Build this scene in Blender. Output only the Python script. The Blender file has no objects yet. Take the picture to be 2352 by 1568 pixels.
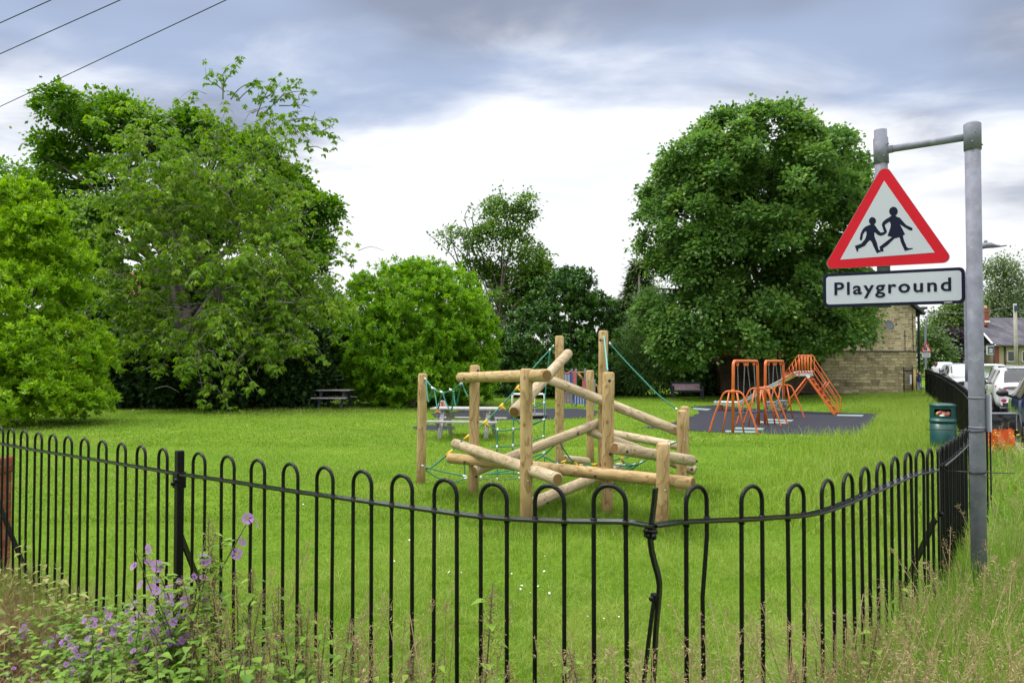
import bpy, bmesh, math, random
import numpy as np
from mathutils import Vector, Matrix, Euler

# ---------------------------------------------------------------- camera
SC = bpy.context.scene
COL = SC.collection
PITCH = math.radians(1.46)
EYE = Vector((0, 0, 1.9))
FPX = 1763.0            # focal length in pixels of a 2352 x 1568 picture
cam_d = bpy.data.cameras.new('camera')
cam_d.sensor_width = 36.0
cam_d.lens = 36.0 * FPX / 2352.0
cam_d.clip_start = 0.05
cam_d.clip_end = 5000.0
cam = bpy.data.objects.new('camera', cam_d)
COL.objects.link(cam)
cam.location = EYE
cam.rotation_euler = (math.radians(90) + PITCH, 0, 0)
SC.camera = cam
SC.view_settings.view_transform = 'Standard'
SC.view_settings.look = 'None'
SC.view_settings.gamma = 1.0
SC.view_settings.exposure = 0.68
SC.view_settings.use_curve_mapping = False
SC.cycles.max_bounces = 6
SC.cycles.transparent_max_bounces = 8
SC.cycles.use_denoising = True

SUN_EL = math.radians(58)
SUN_AZ = math.radians(-80)       # from +Y, clockwise seen from above: from the left

# ---------------------------------------------------------------- sky
def build_world():
    w = bpy.data.worlds.new('World')
    SC.world = w
    w.use_nodes = True
    nt = w.node_tree
    nt.nodes.clear()
    N = nt.nodes.new
    L = nt.links.new
    def mth(op, a, b=None, clamp=False):
        n = N('ShaderNodeMath'); n.operation = op; n.use_clamp = clamp
        for i, v in enumerate((a, b)):
            if v is None: continue
            if isinstance(v, (int, float)): n.inputs[i].default_value = v
            else: L(v, n.inputs[i])
        return n.outputs[0]
    def smooth(v, a, b):
        n = N('ShaderNodeMapRange'); n.interpolation_type = 'SMOOTHERSTEP'
        n.inputs['From Min'].default_value = a; n.inputs['From Max'].default_value = b
        L(v, n.inputs['Value']); return n.outputs[0]
    def mix(f, a, b):
        n = N('ShaderNodeMix'); n.data_type = 'RGBA'
        L(f, n.inputs['Factor'])
        for k, v in ((6, a), (7, b)):
            if isinstance(v, tuple): n.inputs[k].default_value = v + (1,)
            else: L(v, n.inputs[k])
        return n.outputs[2]
    sky = N('ShaderNodeTexSky'); sky.sky_type = 'NISHITA'; sky.sun_disc = False
    sky.sun_elevation = SUN_EL; sky.sun_rotation = SUN_AZ
    tc = N('ShaderNodeTexCoord')
    sep = N('ShaderNodeSeparateXYZ'); L(tc.outputs['Generated'], sep.inputs[0])
    x, y, z = sep.outputs
    # cloud deck seen in perspective: project the direction on a plane overhead
    zz = mth('MAXIMUM', z, 0.02)
    zp = mth('ADD', zz, 0.12)
    cx = mth('DIVIDE', x, zp); cy = mth('DIVIDE', y, zp)
    cmb = N('ShaderNodeCombineXYZ'); L(cx, cmb.inputs[0]); L(cy, cmb.inputs[1])
    def noise(scale, detail, rough, off, sx=1.0, dist=0.0):
        mp = N('ShaderNodeMapping'); L(cmb.outputs[0], mp.inputs[0])
        mp.inputs['Location'].default_value = off
        mp.inputs['Scale'].default_value = (sx, 1, 1)
        n = N('ShaderNodeTexNoise'); n.inputs['Scale'].default_value = scale
        n.inputs['Detail'].default_value = detail; n.inputs['Roughness'].default_value = rough
        n.inputs['Distortion'].default_value = dist
        L(mp.outputs[0], n.inputs['Vector']); return n.outputs[0]
    n1 = noise(0.9, 4, 0.5, CLOUD_OFF1, 0.8, 0.3)
    n2 = noise(2.6, 5, 0.55, (7.7, 2.1, 0), 0.7, 0.4)
    n3 = noise(1.1, 3, 0.5, (3.1, 9.4, 0), 0.8)
    # heavy slate cloud base overhead, bright gap towards the horizon
    azw = mth('ADD', mth('MULTIPLY', mth('MAXIMUM', mth('MULTIPLY', x, -1.0), 0.0), 0.23), mth('MULTIPLY', mth('MAXIMUM', x, 0.0), 0.20))
    h = mth('ADD', z, mth('MULTIPLY', mth('SUBTRACT', n1, 0.5), 0.42))
    h = mth('ADD', h, mth('MULTIPLY', mth('SUBTRACT', n2, 0.5), 0.26))
    h = mth('ADD', h, azw)
    dark = smooth(h, 0.25, 0.47)
    over = smooth(z, 0.50, 0.80)             # unseen sky overhead, made bright to light the scene from above
    slate = mix(smooth(n3, 0.38, 0.62), (1.95, 2.2, 2.9), (2.7, 3.3, 4.6))
    wisp = smooth(noise(1.5, 6, 0.6, (5.2, 0.7, 0), 0.55, 0.6), 0.42, 0.74)
    white = mix(wisp, (7.9, 7.95, 8.1), (5.1, 5.5, 6.3))
    low = smooth(z, 0.30, 0.14)
    white = mix(low, white, (6.8, 6.85, 7.0))
    cloud = mix(dark, white, slate)
    cloud = mix(over, cloud, (20.5, 20.5, 20.7))
    back = smooth(y, 0.15, -0.25)            # unseen sky behind the camera, brightened as frontal fill light
    lowb = mth('MULTIPLY', back, smooth(z, 0.75, 0.35))
    cloud = mix(lowb, cloud, (7.4, 7.5, 7.9))
    cover = N('ShaderNodeMix'); cover.data_type = 'RGBA'
    cover.inputs['Factor'].default_value = 0.94
    L(sky.outputs[0], cover.inputs[6]); L(cloud, cover.inputs[7])
    bg = N('ShaderNodeBackground'); bg.inputs['Strength'].default_value = 0.10
    L(cover.outputs[2], bg.inputs['Color'])
    out = N('ShaderNodeOutputWorld'); L(bg.outputs[0], out.inputs[0])
CLOUD_OFF1 = (1.3, 4.2, 0)
build_world()
sun_d = bpy.data.lights.new('sun', 'SUN')
sun_d.energy = 1.5
sun_d.angle = math.radians(10)
sun_d.color = (1.0, 0.96, 0.89)
sun = bpy.data.objects.new('sun', sun_d)
COL.objects.link(sun)
_sd = Vector((math.sin(SUN_AZ) * math.cos(SUN_EL), math.cos(SUN_AZ) * math.cos(SUN_EL), math.sin(SUN_EL)))
sun.rotation_euler = _sd.to_track_quat('Z', 'Y').to_euler()

# ---------------------------------------------------------------- measuring helpers
_F = Vector((0, math.cos(PITCH), math.sin(PITCH)))
_U = Vector((0, -math.sin(PITCH), math.cos(PITCH)))
_R = Vector((1, 0, 0))
def ray(u, v):
    return _F + _R * ((u - 1176.0) / FPX) + _U * ((784.0 - v) / FPX)
def P(u, v, D):
    d = ray(u, v); return EYE + d * (D / d.y)
def G(u, v, z=0.0):
    d = ray(u, v); return EYE + d * ((z - EYE.z) / d.z)

def sstep(t, a, b):
    t = np.clip((np.asarray(t, float) - a) / (b - a), 0, 1)
    return t * t * (3 - 2 * t)

# ---------------------------------------------------------------- mesh helpers
class MB:
    def __init__(s):
        s.v = []; s.f = []; s.mi = []; s.g = []; s.m = 0; s.sm = []; s.smooth = True
    def add(s, verts, faces, g=None, smooth=None):
        b = len(s.v)
        s.v.extend([tuple(p) for p in verts])
        if g is None: s.g.extend([(0, 0, 0)] * len(verts))
        else: s.g.extend([tuple(p) for p in g])
        for f in faces:
            s.f.append([b + i for i in f]); s.mi.append(s.m)
            s.sm.append(s.smooth if smooth is None else smooth)
        return s
    def box(s, c, size, rot=None, ax=None):
        hx, hy, hz = size[0] / 2, size[1] / 2, size[2] / 2
        vs = [Vector((sx * hx, sy * hy, sz * hz)) for sz in (-1, 1) for sy in (-1, 1) for sx in (-1, 1)]
        if rot is not None:
            m = Euler(rot).to_matrix(); vs = [m @ p for p in vs]
        if ax is not None: vs = [ax @ p for p in vs]
        c = Vector(c)
        return s.add([p + c for p in vs], [(0, 2, 3, 1), (4, 5, 7, 6), (0, 1, 5, 4), (2, 6, 7, 3), (0, 4, 6, 2), (1, 3, 7, 5)], smooth=False)
    def bar(s, p0, p1, w, t, up=(0, 0, 1)):
        p0 = Vector(p0); p1 = Vector(p1); d = (p1 - p0); L = d.length; d.normalize()
        up = Vector(up); x = d.cross(up)
        if x.length < 1e-4: x = d.cross(Vector((1, 0, 0)))
        x.normalize(); y = x.cross(d)
        m = Matrix((x, d, y)).transposed()
        return s.box((p0 + p1) / 2, (w, L, t), ax=m)
    def tube(s, pts, r, seg=8, cap=True, capm=None, up=None, wood=False, close=False):
        pts = [Vector(p) for p in pts]; n = len(pts)
        rr = r if isinstance(r, (list, tuple)) else [r] * n
        tang = []
        for i in range(n):
            a = pts[max(i - 1, 0)]; b = pts[min(i + 1, n - 1)]
            if close: a = pts[(i - 1) % n]; b = pts[(i + 1) % n]
            t = b - a
            tang.append(t.normalized() if t.length > 1e-9 else Vector((0, 0, 1)))
        x = tang[0].cross(Vector(up) if up else Vector((0.31, 0.17, 0.93)))
        if x.length < 1e-3: x = tang[0].cross(Vector((1, 0, 0)))
        x.normalize()
        vs = []; g = []; al = 0
        for i in range(n):
            if i: al += (pts[i] - pts[i - 1]).length
            x = (x - tang[i] * x.dot(tang[i])).normalized(); y = tang[i].cross(x)
            for k in range(seg):
                a = 2 * math.pi * k / seg
                vs.append(pts[i] + (x * math.cos(a) + y * math.sin(a)) * rr[i])
                g.append((math.cos(a) * rr[i], math.sin(a) * rr[i], al))
        fs = []
        for i in range(n if close else n - 1):
            j = (i + 1) % n
            for k in range(seg):
                k2 = (k + 1) % seg
                fs.append((i * seg + k, i * seg + k2, j * seg + k2, j * seg + k))
        s.add(vs, fs, g)
        if cap and not close:
            b = len(s.v) - n * seg
            m0 = s.m
            if capm is not None: s.m = capm
            for ring, rev in ((0, True), (n - 1, False)):
                idx = [b + ring * seg + k for k in range(seg)]
                if rev: idx.reverse()
                s.f.append(idx); s.mi.append(s.m); s.sm.append(False)
            s.m = m0
        return s
    def prism(s, poly, o, x, y, depth):
        """flat outline (list of (a, b)) on axes x, y at o, thickened backwards by depth"""
        x = Vector(x); y = Vector(y); o = Vector(o); nrm = x.cross(y).normalized()
        fr = [o + x * a + y * b for a, b in poly]; bk = [p - nrm * depth for p in fr]
        n = len(poly)
        area = sum(poly[i][0] * poly[(i + 1) % n][1] - poly[(i + 1) % n][0] * poly[i][1] for i in range(n))
        f = list(range(n)); bb = [n + i for i in reversed(range(n))]
        if area < 0: f.reverse(); bb.reverse()
        sides = []
        for i in range(n):
            j = (i + 1) % n
            sides.append((i, n + i, n + j, j) if area > 0 else (j, n + j, n + i, i))
        return s.add(fr + bk, [f, bb] + sides, smooth=False)
    def ball(s, c, r, seg=10, rings=6, sc=(1, 1, 1), ax=None):
        vs = []; fs = []
        for i in range(1, rings):
            th = math.pi * i / rings
            for k in range(seg):
                a = 2 * math.pi * k / seg
                vs.append(Vector((math.sin(th) * math.cos(a) * r * sc[0], math.sin(th) * math.sin(a) * r * sc[1], math.cos(th) * r * sc[2])))
        top = len(vs); vs.append(Vector((0, 0, r * sc[2]))); vs.append(Vector((0, 0, -r * sc[2])))
        for i in range(rings - 2):
            for k in range(seg):
                k2 = (k + 1) % seg
                fs.append((i * seg + k, (i + 1) * seg + k, (i + 1) * seg + k2, i * seg + k2))
        for k in range(seg):
            k2 = (k + 1) % seg
            fs.append((top, k, k2)); fs.append((top + 1, (rings - 2) * seg + k2, (rings - 2) * seg + k))
        c = Vector(c)
        if ax is not None: vs = [ax @ p for p in vs]
        return s.add([p + c for p in vs], fs)
    def lathe(s, prof, o, seg=20):
        o = Vector(o); vs = []; fs = []
        for r, z in prof:
            for k in range(seg):
                a = 2 * math.pi * k / seg
                vs.append(o + Vector((r * math.cos(a), r * math.sin(a), z)))
        for i in range(len(prof) - 1):
            for k in range(seg):
                k2 = (k + 1) % seg
                fs.append((i * seg + k, i * seg + k2, (i + 1) * seg + k2, (i + 1) * seg + k))
        fs.append(tuple(reversed(range(seg)))); fs.append(tuple((len(prof) - 1) * seg + k for k in range(seg)))
        return s.add(vs, fs)
    def log(s, p0, p1, r, seg=22, ch=0.018, capm=1):
        p0 = Vector(p0); p1 = Vector(p1); d = p1 - p0; L = d.length; d.normalize()
        ts = [0.0, ch] + [L * k / 6 for k in range(1, 6)] + [L - ch, L]
        rr = [r - ch, r] + [r] * 5 + [r, r - ch]
        return s.tube([p0 + d * t for t in ts], rr, seg, capm=capm)

ROOTLOC = {}
KIDS = {}
def link(o):
    COL.objects.link(o); return o
def meta(o, label=None, cat=None, group=None, kind=None):
    if label: o['label'] = label
    if cat: o['category'] = cat
    if group: o['group'] = group
    if kind: o['kind'] = kind
    return o
def thing(name, label, cat, loc=(0, 0, 0), group=None):
    o = bpy.data.objects.new(name, None); link(o)
    o.empty_display_size = 0.1
    o.location = loc; ROOTLOC[o] = Vector(loc)
    return meta(o, label, cat, group)
def build(name, mb, mats, parent=None, bevel=0, loc=None):
    """one mesh object; vertices are given in world space (in the thing's space where it stands)"""
    off = Vector(loc) if loc is not None else Vector((0, 0, 0))
    if parent is not None: off = ROOTLOC[parent]
    me = bpy.data.meshes.new(name)
    me.from_pydata([(p[0] - off.x, p[1] - off.y, p[2] - off.z) for p in mb.v], [], mb.f)
    if not isinstance(mats, (list, tuple)): mats = [mats]
    for m in mats: me.materials.append(m)
    me.polygons.foreach_set('material_index', mb.mi)
    me.polygons.foreach_set('use_smooth', mb.sm)
    if any(g != (0, 0, 0) for g in mb.g[:8]):
        at = me.attributes.new('gco', 'FLOAT_VECTOR', 'POINT')
        at.data.foreach_set('vector', np.array(mb.g, np.float32).ravel())
    me.update()
    o = bpy.data.objects.new(name, me); link(o)
    if parent is not None:
        o.parent = parent; ROOTLOC[o] = ROOTLOC[parent]; KIDS.setdefault(parent, []).append(o)
    else:
        o.location = off; ROOTLOC[o] = off
    if bevel:
        md = o.modifiers.new('bevel', 'BEVEL'); md.width = bevel; md.segments = 2; md.limit_method = 'ANGLE'
        md.angle_limit = math.radians(40)
    return o
def build_np(name, V, F, mat, parent=None, tint=None, smooth=False):
    """bulk mesh from arrays: V (n,3), F list of (m,k) index arrays, tint one value per vertex"""
    off = np.array(ROOTLOC[parent]) if parent is not None else np.zeros(3)
    V = np.asarray(V, np.float64) - off
    me = bpy.data.meshes.new(name)
    me.vertices.add(len(V)); me.vertices.foreach_set('co', V.astype(np.float32).ravel())
    if not isinstance(F, list): F = [F]
    loops = np.concatenate([f.ravel() for f in F]).astype(np.int32)
    tot = np.concatenate([np.full(len(f), f.shape[1], np.int32) for f in F])
    st = np.concatenate([[0], np.cumsum(tot)[:-1]]).astype(np.int32)
    me.loops.add(len(loops)); me.loops.foreach_set('vertex_index', loops)
    me.polygons.add(len(tot)); me.polygons.foreach_set('loop_start', st); me.polygons.foreach_set('loop_total', tot)
    me.polygons.foreach_set('use_smooth', np.full(len(tot), bool(smooth)))
    me.materials.append(mat)
    if tint is not None:
        at = me.attributes.new('tint', 'FLOAT', 'POINT'); at.data.foreach_set('value', np.asarray(tint, np.float32))
    me.update(calc_edges=True)
    o = bpy.data.objects.new(name, me); link(o)
    if parent is not None:
        o.parent = parent; ROOTLOC[o] = ROOTLOC[parent]; KIDS.setdefault(parent, []).append(o)
    else: ROOTLOC[o] = Vector((0, 0, 0))
    return o
def copy_tree(o, parent=None):
    c = o.copy(); COL.objects.link(c)
    if parent is not None: c.parent = parent
    for ch in KIDS.get(o, []):
        copy_tree(ch, c)
    return c

# ---------------------------------------------------------------- materials
MATS = {}
def _nt(name):
    m = bpy.data.materials.new(name); m.use_nodes = True
    nt = m.node_tree; b = nt.nodes['Principled BSDF']
    MATS[name] = m
    return m, nt, b
def _ramp(nt, fac, stops):
    r = nt.nodes.new('ShaderNodeValToRGB'); nt.links.new(fac, r.inputs[0])
    e = r.color_ramp.elements
    while len(e) < len(stops): e.new(0.5)
    for k, (p, c) in enumerate(stops):
        e[k].position = p; e[k].color = (c[0], c[1], c[2], 1)
    return r.outputs[0]
def pmat(name, col, rough=0.5, var=0.12, scale=6.0, bump=0.0, bscale=40.0, metal=0.0, spec=0.5, dirt=None, coat=0.0, emis=None):
    m, nt, b = _nt(name)
    tc = nt.nodes.new('ShaderNodeTexCoord')
    n = nt.nodes.new('ShaderNodeTexNoise'); n.inputs['Scale'].default_value = scale
    n.inputs['Detail'].default_value = 5; n.inputs['Roughness'].default_value = 0.6
    nt.links.new(tc.outputs['Object'], n.inputs['Vector'])
    lo = tuple(max(0, c * (1 - var)) for c in col); hi = tuple(min(1, c * (1 + var)) for c in col)
    stops = [(0.3, lo), (0.7, hi)]
    c = _ramp(nt, n.outputs[0], stops)
    if dirt is not None:
        dcol, dscale, dlo = dirt
        n2 = nt.nodes.new('ShaderNodeTexNoise'); n2.inputs['Scale'].default_value = dscale
        n2.inputs['Detail'].default_value = 8; n2.inputs['Roughness'].default_value = 0.7
        nt.links.new(tc.outputs['Object'], n2.inputs['Vector'])
        f = _ramp(nt, n2.outputs[0], [(dlo, (0, 0, 0)), (dlo + 0.12, (1, 1, 1))])
        mx = nt.nodes.new('ShaderNodeMix'); mx.data_type = 'RGBA'
        nt.links.new(f, mx.inputs['Factor']); nt.links.new(c, mx.inputs[6])
        mx.inputs[7].default_value = (dcol[0], dcol[1], dcol[2], 1); c = mx.outputs[2]
    nt.links.new(c, b.inputs['Base Color'])
    b.inputs['Roughness'].default_value = rough; b.inputs['Metallic'].default_value = metal
    b.inputs['Specular IOR Level'].default_value = spec
    b.inputs['Coat Weight'].default_value = coat
    if bump:
        n3 = nt.nodes.new('ShaderNodeTexNoise'); n3.inputs['Scale'].default_value = bscale; n3.inputs['Detail'].default_value = 4
        nt.links.new(tc.outputs['Object'], n3.inputs['Vector'])
        bp = nt.nodes.new('ShaderNodeBump'); bp.inputs['Strength'].default_value = bump; bp.inputs['Distance'].default_value = 0.01
        nt.links.new(n3.outputs[0], bp.inputs['Height']); nt.links.new(bp.outputs[0], b.inputs['Normal'])
    return m
def leafmat(name, dark, mid, light, rough=0.45, trans=0.35, spec=0.4, patch=1.5, pamt=0.35):
    """foliage: colour by a per-leaf tint, with slow drifts through the plant, a little light coming through"""
    m, nt, b = _nt(name)
    at = nt.nodes.new('ShaderNodeAttribute'); at.attribute_name = 'tint'
    tc = nt.nodes.new('ShaderNodeTexCoord')
    n = nt.nodes.new('ShaderNodeTexNoise'); n.inputs['Scale'].default_value = patch; n.inputs['Detail'].default_value = 3
    nt.links.new(tc.outputs['Object'], n.inputs['Vector'])
    ma = nt.nodes.new('ShaderNodeMath'); ma.operation = 'MULTIPLY_ADD'
    nt.links.new(n.outputs[0], ma.inputs[0]); ma.inputs[1].default_value = pamt * 2; ma.inputs[2].default_value = -pamt
    ad = nt.nodes.new('ShaderNodeMath'); ad.operation = 'ADD'; ad.use_clamp = True
    nt.links.new(at.outputs['Fac'], ad.inputs[0]); nt.links.new(ma.outputs[0], ad.inputs[1])
    c = _ramp(nt, ad.outputs[0], [(0.0, dark), (0.5, mid), (1.0, light)])
    nt.links.new(c, b.inputs['Base Color'])
    b.inputs['Roughness'].default_value = rough; b.inputs['Specular IOR Level'].default_value = spec
    tr = nt.nodes.new('ShaderNodeBsdfTranslucent')
    hs = nt.nodes.new('ShaderNodeHueSaturation'); hs.inputs['Value'].default_value = 1.25; hs.inputs['Saturation'].default_value = 1.1
    nt.links.new(c, hs.inputs['Color']); nt.links.new(hs.outputs[0], tr.inputs['Color'])
    mx = nt.nodes.new('ShaderNodeMixShader'); mx.inputs[0].default_value = trans
    nt.links.new(b.outputs[0], mx.inputs[1]); nt.links.new(tr.outputs[0], mx.inputs[2])
    nt.links.new(mx.outputs[0], nt.nodes['Material Output'].inputs[0])
    return m
def woodmat(name, c0, c1, c2, freq=88.0, pith=0.03, rough=0.65, stain=False):
    """round timber: growth rings about a wandering pith give the flame figure on the cut face"""
    m, nt, b = _nt(name)
    L = nt.links.new; N = nt.nodes.new
    at = N('ShaderNodeAttribute'); at.attribute_name = 'gco'
    oi = N('ShaderNodeObjectInfo')
    sep = N('ShaderNodeSeparateXYZ'); L(at.outputs['Vector'], sep.inputs[0])
    rnd = N('ShaderNodeMath'); rnd.operation = 'MULTIPLY'; L(oi.outputs['Random'], rnd.inputs[0]); rnd.inputs[1].default_value = 37.0
    zc = N('ShaderNodeMath'); zc.operation = 'ADD'; L(sep.outputs[2], zc.inputs[0]); L(rnd.outputs[0], zc.inputs[1])
    cz = N('ShaderNodeCombineXYZ'); L(zc.outputs[0], cz.inputs[2]); L(rnd.outputs[0], cz.inputs[0])
    nz = N('ShaderNodeTexNoise'); nz.inputs['Scale'].default_value = 0.9; nz.inputs['Detail'].default_value = 4; nz.inputs['Roughness'].default_value = 0.55
    L(cz.outputs[0], nz.inputs['Vector'])
    off = N('ShaderNodeVectorMath'); off.operation = 'MULTIPLY_ADD'
    L(nz.outputs['Color'], off.inputs[0]); off.inputs[1].default_value = (pith * 4, pith * 4, 0); off.inputs[2].default_value = (-pith * 2, -pith * 2, 0)
    pl = N('ShaderNodeCombineXYZ'); L(sep.outputs[0], pl.inputs[0]); L(sep.outputs[1], pl.inputs[1])
    sub = N('ShaderNodeVectorMath'); sub.operation = 'SUBTRACT'; L(pl.outputs[0], sub.inputs[0]); L(off.outputs[0], sub.inputs[1])
    ln = N('ShaderNodeVectorMath'); ln.operation = 'LENGTH'; L(sub.outputs[0], ln.inputs[0])
    # fine wobble
    p3 = N('ShaderNodeCombineXYZ'); L(sep.outputs[0], p3.inputs[0]); L(sep.outputs[1], p3.inputs[1])
    z2 = N('ShaderNodeMath'); z2.operation = 'MULTIPLY'; L(zc.outputs[0], z2.inputs[0]); z2.inputs[1].default_value = 0.10
    L(z2.outputs[0], p3.inputs[2])
    n2 = N('ShaderNodeTexNoise'); n2.inputs['Scale'].default_value = 22; n2.inputs['Detail'].default_value = 3; L(p3.outputs[0], n2.inputs['Vector'])
    w = N('ShaderNodeMath'); w.operation = 'MULTIPLY_ADD'; L(n2.outputs[0], w.inputs[0]); w.inputs[1].default_value = 0.016; L(ln.outputs['Value'], w.inputs[2])
    fr = N('ShaderNodeMath'); fr.operation = 'MULTIPLY'; L(w.outputs[0], fr.inputs[0]); fr.inputs[1].default_value = freq
    sn = N('ShaderNodeMath'); sn.operation = 'FRACT'; L(fr.outputs[0], sn.inputs[0])
    ring = _ramp(nt, sn.outputs[0], [(0.0, (0, 0, 0)), (0.72, (0.45, 0.45, 0.45)), (0.93, (1, 1, 1)), (1.0, (0, 0, 0))])
    # streaks and blotches
    p4 = N('ShaderNodeCombineXYZ'); L(sep.outputs[0], p4.inputs[0]); L(sep.outputs[1], p4.inputs[1]); L(z2.outputs[0], p4.inputs[2])
    n3 = N('ShaderNodeTexNoise'); n3.inputs['Scale'].default_value = 9; n3.inputs['Detail'].default_value = 5; L(p4.outputs[0], n3.inputs['Vector'])
    base = _ramp(nt, n3.outputs[0], [(0.3, c0), (0.7, c1)])
    mx = N('ShaderNodeMix'); mx.data_type = 'RGBA'; L(base, mx.inputs[6]); mx.inputs[7].default_value = (c2[0], c2[1], c2[2], 1)
    k = N('ShaderNodeMath'); k.operation = 'MULTIPLY'; L(ring, k.inputs[0]); k.inputs[1].default_value = 0.72
    L(k.outputs[0], mx.inputs['Factor'])
    # knots and drying cracks, laid on the turned surface
    at2 = N('ShaderNodeMath'); at2.operation = 'ARCTAN2'; L(sep.outputs[1], at2.inputs[0]); L(sep.outputs[0], at2.inputs[1])
    am = N('ShaderNodeMath'); am.operation = 'MULTIPLY'; L(at2.outputs[0], am.inputs[0]); am.inputs[1].default_value = 0.075
    zk = N('ShaderNodeMath'); zk.operation = 'MULTIPLY'; L(zc.outputs[0], zk.inputs[0]); zk.inputs[1].default_value = 0.8
    uv = N('ShaderNodeCombineXYZ'); L(am.outputs[0], uv.inputs[0]); L(zk.outputs[0], uv.inputs[1])
    vo = N('ShaderNodeTexVoronoi'); vo.voronoi_dimensions = '2D'; vo.inputs['Scale'].default_value = 5.5; L(uv.outputs[0], vo.inputs['Vector'])
    kn = _ramp(nt, vo.outputs['Distance'], [(0.0, (0.9, 0.9, 0.9)), (0.06, (0.7, 0.7, 0.7)), (0.11, (0.2, 0.2, 0.2)), (0.2, (0, 0, 0))])
    vs = N('ShaderNodeSeparateColor'); L(vo.outputs['Color'], vs.inputs[0])
    gt = N('ShaderNodeMath'); gt.operation = 'GREATER_THAN'; L(vs.outputs[0], gt.inputs[0]); gt.inputs[1].default_value = 0.80
    kf = N('ShaderNodeMath'); kf.operation = 'MULTIPLY'; L(kn, kf.inputs[0]); L(gt.outputs[0], kf.inputs[1])
    m2 = N('ShaderNodeMix'); m2.data_type = 'RGBA'; L(kf.outputs[0], m2.inputs['Factor']); L(mx.outputs[2], m2.inputs[6]); m2.inputs[7].default_value = (c2[0] * .8, c2[1] * .7, c2[2] * .6, 1)
    zl = N('ShaderNodeMath'); zl.operation = 'MULTIPLY'; L(zc.outputs[0], zl.inputs[0]); zl.inputs[1].default_value = 0.035
    uc = N('ShaderNodeCombineXYZ'); L(am.outputs[0], uc.inputs[0]); L(zl.outputs[0], uc.inputs[1])
    nc = N('ShaderNodeTexNoise'); nc.inputs['Scale'].default_value = 60; nc.inputs['Detail'].default_value = 2; L(uc.outputs[0], nc.inputs['Vector'])
    cr = _ramp(nt, nc.outputs[0], [(0.66, (0, 0, 0)), (0.69, (0.75, 0.75, 0.75))])
    m3 = N('ShaderNodeMix'); m3.data_type = 'RGBA'; L(cr, m3.inputs['Factor']); L(m2.outputs[2], m3.inputs[6]); m3.inputs[7].default_value = (0.085, 0.055, 0.028, 1)
    last = m3.outputs[2]
    if stain:       # damp, muddied foot of a post
        sa = N('ShaderNodeMath'); sa.operation = 'MULTIPLY_ADD'; L(n3.outputs[0], sa.inputs[0]); sa.inputs[1].default_value = -0.42; L(sep.outputs[2], sa.inputs[2])
        sf = _ramp(nt, sa.outputs[0], [(0.02, (0.62, 0.62, 0.62)), (0.30, (0, 0, 0))])
        m4 = N('ShaderNodeMix'); m4.data_type = 'RGBA'; L(sf, m4.inputs['Factor']); L(last, m4.inputs[6]); m4.inputs[7].default_value = (0.15, 0.095, 0.032, 1); last = m4.outputs[2]
    L(last, b.inputs['Base Color'])
    b.inputs['Roughness'].default_value = rough; b.inputs['Specular IOR Level'].default_value = 0.25
    bp = N('ShaderNodeBump'); bp.inputs['Strength'].default_value = 0.25; bp.inputs['Distance'].default_value = 0.004
    L(ring, bp.inputs['Height']); bp.invert = True; L(bp.outputs[0], b.inputs['Normal'])
    return m
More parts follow.
